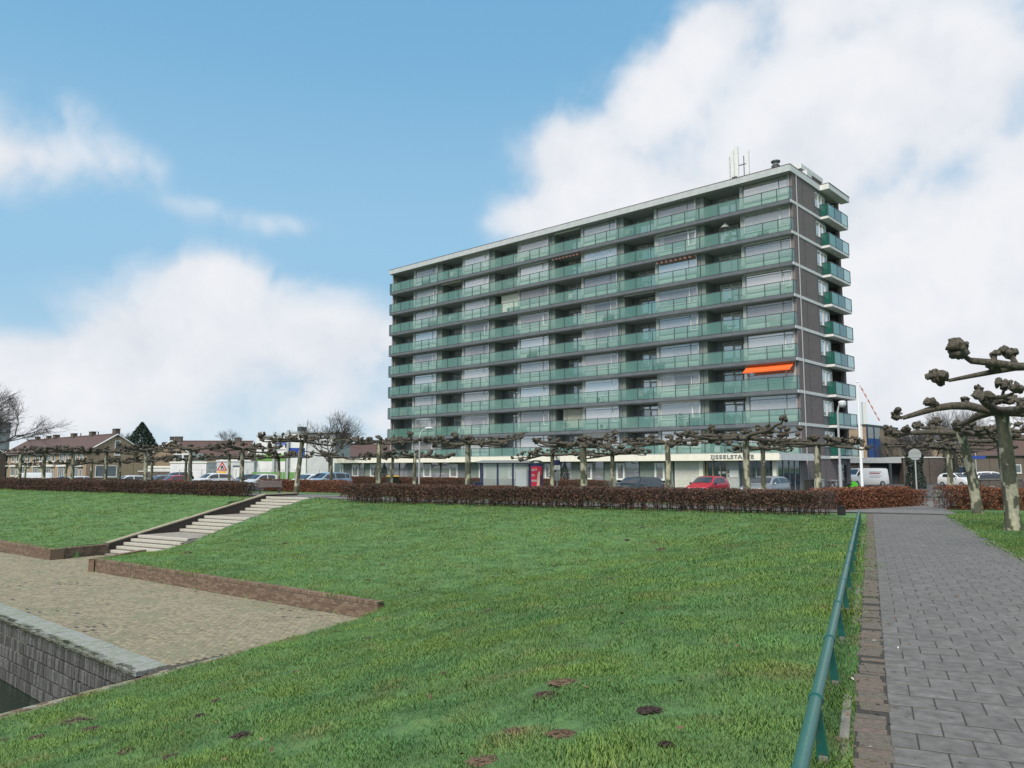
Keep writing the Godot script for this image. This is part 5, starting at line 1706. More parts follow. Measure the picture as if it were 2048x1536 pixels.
func cars() -> void:
	var h := -0.7379
	var s := "cars parked before the flats"
	car("dark grey estate car parked left of the red car", Vector3(7.9, 0.0, -50.4), h, M.p_dark, "estate", s)
	car("small red hatchback parked before the entrance", Vector3(13.17, 0.0, -53.0), h, M.p_red, "hatch", s, true)
	car("silver grey hatchback parked right of the red hatchback", Vector3(16.9, 0.0, -52.6), h, M.p_silver, "estate", s)
	var l := "cars parked on the left"
	var q := func(label: String, x: float, z: float, y: float, m: Material, k: String, dh := 0.0) -> void:
		car(label, Vector3(x, y, z), h + dh, m, k, l)
	q.call("white van parked at the far left", -58.3, -95.0, -0.55, M.p_white, "van", -0.35)
	q.call("dark blue car beside the far left white van", -55.0, -96.0, -0.5, M.p_navy, "hatch", 0.0)
	q.call("white estate car left of the beige gable", -51.6, -95.0, -0.45, M.p_white, "estate", -3.0)
	q.call("white hatchback under the beige gable's corner", -43.2, -88.0, -0.3, M.p_white, "estate")
	q.call("blue grey car between the white one and the red one", -41.0, -91.0, -0.3, M.p_blue, "estate")
	q.call("dark suv behind the red car on the left", -42.5, -99.0, -0.15, M.p_dark, "suv")
	q.call("red hatchback among the left parked cars", -36.2, -84.0, -0.25, M.p_red2, "hatch")
	q.call("white suv right of the red car on the left", -29.9, -78.0, -0.12, M.p_white, "suv")
	q.call("dark car half hidden beside the white suv", -27.2, -80.5, -0.1, M.p_dark, "hatch")
	q.call("small white hatchback behind the bench", -22.6, -70.5, 0.0, M.p_white, "hatch")
	q.call("white green striped car before the shop block", -19.2, -73.0, 0.0, M.p_white, "estate")
	q.call("light blue estate car left of the flats", -15.2, -64.0, 0.05, M.p_lblue, "suv")
	q.call("second white car between the shop and the light blue car", -17.9, -69.5, 0.02, M.p_white, "estate")
	var r := "cars parked on the far right"
	car("dark blue car on the far right car park", Vector3(46.5, 0.0, -75.0), 1.3, M.p_navy, "estate", r)
	car("white car behind the dark blue one on the far right", Vector3(51.5, 0.0, -84.0), 1.3, M.p_white, "suv", r)
	car("white hatchback partly behind the middle plane trunk", Vector3(47.5, 0.0, -84.0), 0.4, M.p_white, "hatch", r)
	car("white and red tailed car at the right picture edge", Vector3(43.5, 0.0, -63.5), 2.6, M.p_white, "hatch", r)
	car("grey car at the right picture edge behind the trunk", Vector3(48.5, 0.0, -70.5), 2.7, M.p_silver, "estate", r)
	car("distant silver car deep in the right car park", Vector3(58.0, 0.0, -99.0), 1.2, M.p_silver, "hatch", r)
	var v := car("white delivery van with faint lettering parked by the tower's end", Vector3(37.6, 0.0, -84.0), -1.35, M.p_white, "van", r)
	for i in 4:
		obj("lettering_line", mb().box(Transform3D(Basis(), Vector3(0.972, 1.62 - i * 0.17 if i < 2 else 1.5 - i * 0.16, -0.7 + 0.1 * (i % 2))), Vector3(0.012, 0.05 if i != 1 else 0.09, 1.5 - 0.25 * (i % 2))), M.van_text if i != 1 else M.van_text_red, v)
	obj("roof_rack", mb().bx(-0.8, -0.75, 2.05, 2.1, -2.2, 0.8).bx(0.75, 0.8, 2.05, 2.1, -2.2, 0.8).bx(-0.8, 0.8, 2.05, 2.1, -2.2, -2.15).bx(-0.8, 0.8, 2.05, 2.1, -0.7, -0.65).bx(-0.8, 0.8, 2.05, 2.1, 0.75, 0.8).bx(0.76, 0.79, 1.9, 2.05, -2.1, -2.05).bx(0.76, 0.79, 1.9, 2.05, 0.6, 0.65), M.rail_dark, v)
# ---- street furniture
func rail() -> void:
	var o := thing("low_railing", "low green tube railing with collared posts beside the path", "railing")
	var a := Vector2(1.74, -4.64)
	var b := Vector2(11.35, -25.8)
	var d := (b - a).normalized()
	var len := a.distance_to(b)
	var y := func(s: float) -> float:
		return lerpf(0.405, 0.33, clampf(s / len, 0, 1)) + 0.32
	var pts: Array = []
	var rad: Array = []
	var s := -5.25
	while s < len + 0.01:
		pts.append(P3(a + d * s, y.call(maxf(s, 0.0)) + rng.randfn(0, 0.002)))
		rad.append(0.036)
		s += 0.8752
	pts.append(P3(b, 0.33 + 0.30)); rad.append(0.036)
	pts.append(P3(b + d * 0.06, 0.33 + 0.2)); rad.append(0.036)
	pts.append(P3(b + d * 0.06, 0.2)); rad.append(0.036)
	obj("top_rail", mb().tube(pts, rad, 14), M.green_paint, o)
	var side := Vector3(0.9102, 0, 0.4142)
	var f := Basis(side, Vector3.UP, Vector3(-d.x, 0, -d.y))
	s = -5.25
	while s < len - 0.5:
		var p := P3(a + d * s, y.call(maxf(s, 0.0)))
		var c := mb()
		var cp: Array = []
		var cr: Array = []
		for k in 5:
			cp.append(p + Vector3(d.x, 0, d.y) * (k - 2) * 0.006)
			cr.append([0.037, 0.043, 0.045, 0.043, 0.037][k])
		obj("collar", c.tube(cp, cr, 14, false), M.green_paint, o)
		# flat bar post with its broad side across the path, widening to its foot
		var w := mb()
		var t := p + side * 0.006 + Vector3(0, -0.015, 0)
		var e := p + side * 0.03 + Vector3(0, -0.36, 0)
		var z := Vector3(d.x, 0, d.y) * 0.008
		var h0 := side * 0.02
		var h1 := side * 0.034
		w.quad(e - h1 - z, e + h1 - z, t + h0 - z, t - h0 - z)
		w.quad(e + h1 + z, e - h1 + z, t - h0 + z, t + h0 + z)
		w.quad(e + h1 - z, e + h1 + z, t + h0 + z, t + h0 - z)
		w.quad(e - h1 + z, e - h1 - z, t - h0 - z, t - h0 + z)
		obj("post", w, M.green_paint, o)
		obj("foot", mb().slab(Transform3D(f, e + Vector3(0, 0.0, 0)), Vector3(0.05, 0.12, 0.03), 0.004), M.concrete, o)
		s += 1.7504

func furniture() -> void:
	rng.seed = 88
	rail()
	# bench
	var o := thing("park_bench", "grey slatted wooden bench by the red hedge at the stairs' head", "bench", Vector3(-16.45, 0.3, -53.4), 0.5)
	for k in 4:
		obj("back_slat", mb().box(Transform3D(Basis(Vector3.RIGHT, -0.2), Vector3(0, 0.5 + k * 0.105, -0.25 - k * 0.02)), Vector3(1.75, 0.085, 0.035)), M.wood_grey, o)
	for k in 4:
		obj("seat_slat", mb().bx(-0.875, 0.875, 0.42, 0.455, -0.18 + k * 0.11, -0.09 + k * 0.11), M.wood_grey, o)
	for x: float in [-0.65, 0.65]:
		obj("leg", mb().bx(x - 0.04, x + 0.04, -0.05, 0.42, -0.2, 0.24).bx(x - 0.03, x + 0.03, 0.42, 0.85, -0.33, -0.28), M.rail_dark, o)
	# bus shelter
	var bs := thing("bus_shelter", "glass bus shelter with dark blue posts and a red poster", "bus shelter", Vector3(0.0, 0.0, -51.2), 0.12)
	obj("roof", mb().prism([Vector2(-2.3, 2.36), Vector2(1.4, 2.36), Vector2(1.4, 2.46), Vector2(1.0, 2.52), Vector2(-1.9, 2.52), Vector2(-2.35, 2.42)], -1.3, 0.25), M.shelter_roof, bs)
	for x: float in [-1.95, -0.95, 0.05, 1.15]:
		obj("post", mb().bx(x - 0.05, x + 0.05, 0, 2.36, -0.05, 0.05), M.navy, bs)
	for x: float in [-1.95, 1.15]:
		obj("post", mb().bx(x - 0.05, x + 0.05, 0, 2.36, -1.25, -1.15), M.navy, bs)
	for p in [[-1.9, -1.0], [-0.9, 0.0], [0.1, 1.1]]:
		obj("glass_pane", mb().bx(p[0], p[1], 0.15, 2.3, -0.008, 0.008), M.shelter_glass, bs)
	obj("glass_pane", mb().bx(-1.958, -1.942, 0.15, 2.3, -1.15, -0.06), M.shelter_glass, bs)
	for p in [[-1.9, -1.0], [-0.9, 0.0]]:
		for k in 6:
			obj("sticker_dot", mb().bx(p[0] + 0.1 + k * 0.14, p[0] + 0.13 + k * 0.14, 1.33, 1.37, 0.01, 0.014), M.band, bs)
	obj("information_case", mb().bx(0.18, 1.02, 0.2, 1.98, 0.02, 0.10), M.panel_light, bs)
	obj("information_sheet", mb().bx(0.26, 0.94, 0.28, 1.9, 0.10, 0.108), M.sheet_pale, bs)
	# poster case, its red print in plain type
	var pc := thing("poster_case", "red lit poster in a dark blue case at the shelter's right end", "poster", Vector3(1.58, 0.0, -51.0), 0.12)
	pc.scale = Vector3(0.68, 1.0, 1.0)
	obj("case", mb().bx(-0.62, 0.62, 0.25, 2.3, -0.12, 0.12).bx(-0.5, 0.5, 0, 0.25, -0.05, 0.05), M.navy, pc)
	obj("case_top", mb().prism([Vector2(-0.7, 2.3), Vector2(0.7, 2.3), Vector2(0.62, 2.42), Vector2(0.3, 2.52), Vector2(-0.3, 2.52), Vector2(-0.62, 2.42)], -0.14, 0.14), M.rail_dark, pc)
	obj("case_name", mb().bx(-0.25, 0.2, 2.36, 2.42, 0.14, 0.146), M.band, pc)
	var ps := mb()
	ps.bx(-0.52, 0.52, 0.35, 2.12, 0.12, 0.128)
	obj("poster_sheet", ps, M.poster_red, pc)
	var art := mb()
	art.col = Color(0.55, 0.34, 0.26); art.bx(-0.5, -0.1, 0.37, 0.85, 0.128, 0.132)
	art.col = Color(0.7, 0.55, 0.45); art.prism([Vector2(-0.1, 0.37), Vector2(0.35, 0.37), Vector2(0.45, 1.2), Vector2(0.3, 1.85), Vector2(0.1, 1.7), Vector2(0.05, 1.1)], 0.128, 0.134)
	art.col = Color(0.05, 0.03, 0.04); art.prism([Vector2(0.12, 0.37), Vector2(0.5, 0.37), Vector2(0.5, 1.5), Vector2(0.34, 1.6), Vector2(0.28, 0.9)], 0.134, 0.138)
	obj("poster_print", art, M.paint, pc)
	for k in 3:
		var tm := TextMesh.new()
		var f := SystemFont.new()
		f.font_names = PackedStringArray(["Droid Sans"])
		f.font_weight = 700
		tm.font = f
		tm.text = ["BETTY", "UIT", "MOOI"][k]
		tm.font_size = 24
		tm.pixel_size = 0.0078
		tm.depth = 0.004
		tm.horizontal_alignment = HORIZONTAL_ALIGNMENT_LEFT
		put("poster_lettering", tm, M.band, pc, Transform3D(Basis(), Vector3(-0.48, 1.9 - k * 0.35, 0.141)))
	# bus stop pole
	var sp := thing("bus_stop_sign", "slim bus stop pole with blue and white plates right of the shelter", "sign", Vector3(2.95, 0, -51.5), 0.2)
	obj("pole", mb().tube([Vector3.ZERO, Vector3(0, 2.9, 0)], [0.04, 0.04], 10), M.pipe, sp)
	obj("plate", mb().bx(-0.2, 0.2, 2.55, 2.9, 0.04, 0.06), M.band, sp)
	obj("plate", mb().bx(-0.2, 0.2, 2.2, 2.54, 0.04, 0.06), M.navy, sp)
	obj("plate", mb().bx(-0.2, 0.2, 1.9, 2.19, 0.04, 0.06), M.band, sp)
	obj("timetable", mb().bx(-0.16, 0.16, 1.2, 1.75, 0.04, 0.07), M.panel_light, sp)
	var bb := thing("litter_bin", "small dark blue bin at the shelter's left side", "bin", Vector3(-2.3, 0, -51.7), 0.3)
	obj("drum", mb().bx(-0.22, 0.22, 0.35, 1.05, -0.18, 0.18), M.navy, bb)
	obj("rim", mb().bx(-0.24, 0.24, 1.05, 1.12, -0.2, 0.2), M.rail_dark, bb)
	obj("post", mb().bx(-0.04, 0.04, 0, 0.35, -0.04, 0.04), M.rail_dark, bb)
	# lamps
	var lm := thing("street_lamp", "grey street lamp with a short arm before the flats' left half", "street lamp", Vector3(-6.5, 0.0, -55.0), 0.6)
	obj("pole", mb().tube([Vector3.ZERO, Vector3(0, 4.2, 0), Vector3(0.12, 4.6, 0), Vector3(0.5, 4.78, 0)], [0.07, 0.05, 0.04, 0.035], 10), M.pipe, lm)
	obj("lamp_head", mb().blob(Vector3(0.78, 4.82, 0), Vector3(0.38, 0.09, 0.15), wob, 0.0, 1.0, 10, 6), M.band, lm)
	lm = thing("street_lamp", "grey street lamp with a round hooded head before the brick end wall", "street lamp", Vector3(20.9, 0.0, -50.0), -0.4)
	obj("pole", mb().tube([Vector3.ZERO, Vector3(0, 2.2, 0), Vector3(0, 2.3, 0), Vector3(0, 5.6, 0), Vector3(0.08, 5.95, 0), Vector3(0.2, 6.1, 0)], [0.11, 0.1, 0.075, 0.06, 0.05, 0.045], 12), M.pipe, lm)
	obj("lamp_head", mb().blob(Vector3(0.3, 6.08, 0), Vector3(0.24, 0.22, 0.2), wob, 0.0, 1.0, 14, 9), M.lamp_glass, lm)
	obj("lamp_hood", mb().blob(Vector3(0.3, 6.2, 0), Vector3(0.25, 0.12, 0.21), wob, 0.0, 1.0, 12, 7), M.band, lm)
	var fp := thing("flagpole", "tall white flagpole by the white delivery van", "flagpole", Vector3(27.6, 0.0, -62.0))
	obj("pole", mb().tube([Vector3(0, -0.1, 0), Vector3(0, 6.0, 0), Vector3(0, 8.8, 0)], [0.13, 0.09, 0.05], 12), M.white_gloss, fp)
	obj("knob", mb().blob(Vector3(0, 8.85, 0), Vector3(0.09, 0.09, 0.09), wob, 0.0, 1.0), M.white_gloss, fp)
	var cr := thing("tower_crane", "distant red and white crane jib above the right buildings", "crane", Vector3(113, 0, -250), 0.0)
	obj("mast", mb().bx(-0.6, 0.6, 0, 23.0, -0.6, 0.6), M.crane_pale, cr)
	var jb := mb()
	for k in 12:
		jb.col = Color(0.5, 0.12, 0.1) if k % 2 else Color(0.72, 0.6, 0.6)
		jb.tube([Vector3(-1.0, 28.5, 0).lerp(Vector3(4.8, 17.0, 0), k / 12.0), Vector3(-1.0, 28.5, 0).lerp(Vector3(4.8, 17.0, 0), (k + 1) / 12.0)], [0.2, 0.2], 5)
	obj("jib", jb, M.paint, cr)
	# round sign seen from behind
	var rs := thing("round_sign", "round grey back of a traffic sign on a pole", "sign", Vector3(21.75, 0.0, -42.3), -0.45)
	obj("pole", mb().tube([Vector3.ZERO, Vector3(0, 3.05, 0)], [0.038, 0.038], 10), M.pipe, rs)
	obj("disc", mb().tube([Vector3(0, 2.75, 0.04), Vector3(0, 2.75, 0.06)], [0.31, 0.31], 28), M.sign_back, rs)
	obj("bracket", mb().bx(-0.3, 0.3, 2.62, 2.65, 0.06, 0.08).bx(-0.3, 0.3, 2.85, 2.88, 0.06, 0.08), M.pipe, rs)
	# roadworks sign
	var ws := thing("roadworks_sign", "red bordered triangular roadworks sign with a yellow plate", "sign", Vector3(-29.0, -0.1, -78.5), 0.35)
	obj("pole", mb().tube([Vector3.ZERO, Vector3(0, 2.5, 0)], [0.035, 0.035], 8), M.pipe, ws)
	obj("triangle", mb().prism([Vector2(-0.5, 1.85), Vector2(0.5, 1.85), Vector2(0, 2.75)], 0.04, 0.055), M.sign_red, ws)
	obj("triangle_field", mb().prism([Vector2(-0.32, 1.95), Vector2(0.32, 1.95), Vector2(0, 2.52)], 0.056, 0.064), M.band, ws)
	obj("worker_symbol", mb().prism([Vector2(-0.12, 1.98), Vector2(-0.05, 1.98), Vector2(0.02, 2.15), Vector2(0.1, 1.98), Vector2(0.2, 1.98), Vector2(0.08, 2.25), Vector2(0.03, 2.38), Vector2(-0.06, 2.3), Vector2(-0.14, 2.12)], 0.065, 0.07), M.tyre, ws)
	obj("yellow_plate", mb().bx(-0.42, 0.42, 1.25, 1.78, 0.04, 0.055), M.sign_yellow, ws)
	# more small things
	var bl := thing("direction_sign", "blue direction sign far right between the plane trunks", "sign", Vector3(48.5, 0, -82.0), -0.5)
	obj("pole", mb().tube([Vector3.ZERO, Vector3(0, 3.6, 0)], [0.05, 0.05], 8), M.pipe, bl)
	obj("board", mb().bx(-0.7, 0.9, 2.95, 3.25, 0.05, 0.08), M.sign_blue, bl)
	var wb := thing("wheelie_bin", "black wheeled bin with a yellow lid by the ground floor hedge", "bin", tower_pt(-41.5, 0.0, 10.2), TR)
	obj("body", mb().bx(-0.55, 0.55, 0.1, 1.05, -0.4, 0.4), M.tyre, wb)
	obj("lid", mb().prism([Vector2(-0.6, 1.05), Vector2(0.6, 1.05), Vector2(0.55, 1.15), Vector2(-0.55, 1.15)], -0.43, 0.43), M.sign_yellow, wb)
	obj("wheel", mb().tube([Vector3(-0.45, 0.1, -0.35), Vector3(0.45, 0.1, -0.35)], [0.1, 0.1], 10), M.tyre, wb)
	for i in 2:
		var rb := thing("rubbish_container", ["dark rubbish bin by the tower's corner", "pale grey rubbish bin with a white bag by the tower's corner"][i], "bin", Vector3(23.6 + i * 0.75, 0, -62.4), TR + 1.57)
		obj("body", mb().bx(-0.3, 0.3, 0.1, 1.05, -0.3, 0.3), [M.tyre, M.pipe][i], rb)
		obj("lid", mb().prism([Vector2(-0.33, 1.05), Vector2(0.33, 1.05), Vector2(0.3, 1.14), Vector2(-0.3, 1.12)], -0.33, 0.33), [M.tyre, M.pipe][i], rb)
		if i: obj("bag", mb().blob(Vector3(0, 1.2, 0), Vector3(0.22, 0.16, 0.2), wob, 0.5, 4.0), M.band, rb)
	# green scooter and bicycles at the tower's end
	var sc := thing("scooter", "bright green motor scooter behind the lamp post", "scooter", Vector3(25.2, 0.0, -58.6), 2.2)
	obj("body", mb().grid([[Vector3(-0.16, 0.35, -0.6), Vector3(0, 0.5, -0.65), Vector3(0.16, 0.35, -0.6)], [Vector3(-0.2, 0.4, -0.3), Vector3(0, 0.78, -0.35), Vector3(0.2, 0.4, -0.3)], [Vector3(-0.2, 0.3, 0.1), Vector3(0, 0.72, 0.05), Vector3(0.2, 0.3, 0.1)], [Vector3(-0.18, 0.25, 0.3), Vector3(0, 0.32, 0.3), Vector3(0.18, 0.25, 0.3)]]).bx(-0.18, 0.18, 0.22, 0.3, 0.1, 0.5), M.scooter, sc)
	obj("leg_shield", mb().prism([Vector2(-0.26, 0.25), Vector2(0.26, 0.25), Vector2(0.3, 0.7), Vector2(0.14, 1.02), Vector2(-0.14, 1.02), Vector2(-0.3, 0.7)], 0.48, 0.58), M.scooter, sc)
	obj("front_mudguard", mb().blob(Vector3(0, 0.46, 0.72), Vector3(0.1, 0.1, 0.22), wob, 0.0, 1.0), M.scooter, sc)
	obj("seat", mb().bx(-0.15, 0.15, 0.76, 0.86, -0.6, 0.02), M.tyre, sc)
	obj("handlebar", mb().tube([Vector3(-0.36, 1.05, 0.46), Vector3(0, 1.0, 0.52), Vector3(0.36, 1.05, 0.46)], [0.025, 0.03, 0.025], 8), M.tyre, sc)
	obj("headlight", mb().blob(Vector3(0, 0.95, 0.6), Vector3(0.1, 0.08, 0.05), wob, 0.0, 1.0), M.lamp_glass, sc)
	for z: float in [-0.5, 0.72]:
		obj("wheel", mb().tube([Vector3(-0.06, 0.22, z), Vector3(-0.055, 0.22, z), Vector3(0.055, 0.22, z), Vector3(0.06, 0.22, z)], [0.18, 0.22, 0.22, 0.18], 16), M.tyre, sc)
	for i in 2:
		var bc := thing("bicycle", ["black bicycle leaning by the side entrance", "grey bicycle just left of the green scooter"][i], "bicycle", Vector3(24.0 + i * 0.5, 0, -59.2 - i * 0.6), 2.0 + i * 0.2)
		for z: float in [-0.52, 0.52]:
			var ring: Array = []
			var rr: Array = []
			for k in 21:
				ring.append(Vector3(0, 0.34 + sin(TAU * k / 20) * 0.33, z + cos(TAU * k / 20) * 0.33)); rr.append(0.018)
			obj("wheel", mb().tube(ring, rr, 5, false), M.tyre, bc)
		var fr := mb()
		for e in [[Vector3(0, 0.34, -0.52), Vector3(0, 0.3, -0.05)], [Vector3(0, 0.3, -0.05), Vector3(0, 0.85, 0.32)], [Vector3(0, 0.3, -0.05), Vector3(0, 0.9, -0.2)], [Vector3(0, 0.8, -0.18), Vector3(0, 0.85, 0.32)], [Vector3(0, 0.34, -0.52), Vector3(0, 0.8, -0.18)], [Vector3(0, 0.34, 0.52), Vector3(0, 1.05, 0.3)]]:
			fr.tube([e[0], e[1]], [0.02, 0.02], 6)
		obj("frame", fr, [M.tyre, M.pipe][i], bc)
		obj("handlebar", mb().tube([Vector3(-0.28, 1.1, 0.15), Vector3(-0.1, 1.08, 0.3), Vector3(0.1, 1.08, 0.3), Vector3(0.28, 1.1, 0.15)], [0.015, 0.015, 0.015, 0.015], 6), M.pipe, bc)
		obj("saddle", mb().blob(Vector3(0, 0.95, -0.22), Vector3(0.09, 0.05, 0.14), wob, 0.0, 1.0), M.tyre, bc)
	# low stone posts, bollards and a dark box at the hedge end
	for i in 6:
		var p: Array = [[22.5, -46.0], [24.0, -47.3], [25.8, -47.8], [31.0, -57.0], [33.5, -58.0], [36.0, -59.0]][i]
		var bo := thing("bollard", ["leftmost", "second from left", "third from left", "fourth from left", "fifth from left", "rightmost"][i] + " of the short grey stone bollards in the yard behind the hedges", "bollard", Vector3(p[0], 0, p[1]), 0.3, "stone bollards")
		obj("shaft", mb().slab(Transform3D(Basis(), Vector3(0, 0.33, 0)), Vector3(0.24, 0.7, 0.24), 0.04), M.stone_pale1, bo)
	var bx := thing("dark_box", "small black service box at the near end of the long hedge", "box", Vector3(12.35, 0.3, -29.6), 0.5)
	obj("cabinet", mb().slab(Transform3D(Basis(), Vector3(0, 0.13, 0)), Vector3(0.22, 0.3, 0.2), 0.015), M.tyre, bx)
	obj("lid", mb().slab(Transform3D(Basis(), Vector3(0, 0.29, 0)), Vector3(0.25, 0.04, 0.23), 0.01), M.tyre, bx)
	# low dark railing beyond the gap
	var lr := thing("far_railing", "low dark green railing on the grass beyond the hedge gap", "railing", Vector3(21.2, 0.16, -41.6), -0.12)
	obj("top_rail", mb().tube([Vector3(-1.4, 0.34, 0), Vector3(3.4, 0.34, 0)], [0.03, 0.03], 8), M.green_dark, lr)
	for k in 3:
		obj("post", mb().bx(-1.2 + k * 2.2, -1.16 + k * 2.2, -0.1, 0.34, -0.02, 0.02), M.green_dark, lr)
	var fn := thing("site_fence", "grey mesh fence before the white shop block", "fence", Vector3(-41.5, -0.1, -98.0), -0.25)
	for k in 14:
		obj("post", mb().bx(k * 1.6 - 0.03, k * 1.6 + 0.03, 0, 1.9, -0.03, 0.03), M.pipe, fn)
	obj("rail", mb().bx(0, 20.8, 1.84, 1.88, -0.015, 0.015).bx(0, 20.8, 0.2, 0.24, -0.015, 0.015), M.pipe, fn)
	var wires := mb()
	for k in 60:
		wires.bx(k * 0.35, k * 0.35 + 0.008, 0.2, 1.86, -0.004, 0.004)
	obj("mesh_wires", wires, M.pipe, fn)
# ---- other buildings
# own axes: x along the ridge, z towards the street side, y up; origin at the middle of the ground plan
func house(label: String, at: Vector3, turn: float, L: float, D: float, eave: float, ridge: float, wall: Material, chim: Array, front: Array, gable: Array, over := 0.35) -> Node3D:
	var o := thing("terraced_house", label, "house", at, turn)
	var h := D / 2
	obj("wall", mb().prism([Vector2(-h, -0.5), Vector2(h, -0.5), Vector2(h, eave), Vector2(0, ridge), Vector2(-h, eave)], -L / 2, L / 2, Transform3D(Basis(Vector3.UP, PI / 2), Vector3.ZERO)), wall, o)
	var sl := (ridge - eave) / h
	for s: float in [-1.0, 1.0]:
		var r := mb()
		var a := Vector3(-L / 2 - 0.15, ridge + 0.12, 0)
		var b := Vector3(L / 2 + 0.15, ridge + 0.12, 0)
		var c := Vector3(L / 2 + 0.15, eave + 0.12 - over * sl, s * (h + over))
		var d := Vector3(-L / 2 - 0.15, eave + 0.12 - over * sl, s * (h + over))
		var dn := Vector3(0, -0.14, 0)
		if s > 0: 
			r.quad(d, c, b, a); r.quad(d + dn, a + dn, b + dn, c + dn); r.quad(d + dn, c + dn, c, d); r.quad(c + dn, b + dn, b, c); r.quad(a + dn, d + dn, d, a)
		else:
			r.quad(c, d, a, b); r.quad(c + dn, b + dn, a + dn, d + dn); r.quad(c + dn, d + dn, d, c); r.quad(b + dn, c + dn, c, b); r.quad(d + dn, a + dn, a, d)
		obj("roof", r, M.roof_tile, o)
		# white verge boards on the gable ends and a gutter
		for e: float in [-1.0, 1.0]:
			var vx := e * (L / 2 + 0.17)
			obj("verge_board", mb().tube([Vector3(vx, ridge + 0.06, 0), Vector3(vx, eave + 0.06 - over * sl, s * (h + over))], [0.11, 0.11], 4), M.band, o)
		obj("gutter", mb().bx(-L / 2 - 0.1, L / 2 + 0.1, eave - over * sl - 0.02, eave - over * sl + 0.12, s * (h + over) - 0.08, s * (h + over) + 0.08), M.rail_dark, o)
	obj("ridge_tiles", mb().tube([Vector3(-L / 2 - 0.1, ridge + 0.13, 0), Vector3(L / 2 + 0.1, ridge + 0.13, 0)], [0.12, 0.12], 8), M.roof_tile, o)
	for c: Array in chim:
		obj("chimney", mb().bx(c[0] - c[1], c[0] + c[1], ridge - 0.4, ridge + c[2], -0.35, 0.35).bx(c[0] - c[1] - 0.06, c[0] + c[1] + 0.06, ridge + c[2], ridge + c[2] + 0.1, -0.4, 0.4), M.chimney, o)
		if c.size() > 3:
			obj("vent_pipe", mb().tube([Vector3(c[0] + c[3], ridge, 0), Vector3(c[0] + c[3], ridge + 0.75, 0)], [0.09, 0.09], 8), M.chimney, o)
	# [x0, x1, y0, y1, kind] on the street side
	for w: Array in front:
		win(o, Transform3D(Basis(), Vector3(0, 0, h)), w)
	for w: Array in gable:
		win(o, Transform3D(Basis(Vector3.UP, PI / 2), Vector3(L / 2, 0, 0)), w)
	return o

func win(o: Node, t: Transform3D, w: Array) -> void:
	var kind: String = w[4] if w.size() > 4 else "window"
	if kind == "panel":
		obj("panel", mb().bx(w[0], w[1], w[2], w[3], 0.0, 0.05), M.band, o, t)
		return
	if kind == "lintel":
		obj("lintel", mb().bx(w[0], w[1], w[2], w[3], 0.0, 0.35), M.band, o, t)
		return
	if kind == "door":
		var d := obj("door", mb().bx(w[0], w[1], w[2], w[3], 0.0, 0.04), M.panel_grey, o, t)
		obj("door_frame", frame_mesh(w[0] - 0.06, w[1] + 0.06, w[2], w[3] + 0.06, 0.08, 0.07, 0.08), M.band, d)
		return
	var f := frame_mesh(w[0], w[1], w[2], w[3], 0.08, 0.11, 0.09)
	var n := maxi(1, roundi((w[1] - w[0]) / 1.1))
	if kind == "single": n = 1
	for i in range(1, n):
		var x := lerpf(w[0], w[1], float(i) / n)
		f.bx(x - 0.05, x + 0.05, w[2] + 0.11, w[3] - 0.11, 0.0, 0.075)
	var fr := obj("window", f, M.frame_white, o, t)
	obj("pane", mb().bx(w[0] + 0.1, w[1] - 0.1, w[2] + 0.1, w[3] - 0.1, 0.005, 0.03), M.far_pane, fr)
	obj("sill", mb().bx(w[0] - 0.08, w[1] + 0.08, w[2] - 0.09, w[2] - 0.003, 0.0, 0.13), M.band, fr)

func block(called: String, label: String, at: Vector3, turn: float, parts: Array) -> Node3D:
	var o := thing(called, label, "building", at, turn)
	for p: Array in parts:
		obj(p[0], mb().bx(p[1], p[2], p[3], p[4], p[5], p[6]), p[7], o)
	return o

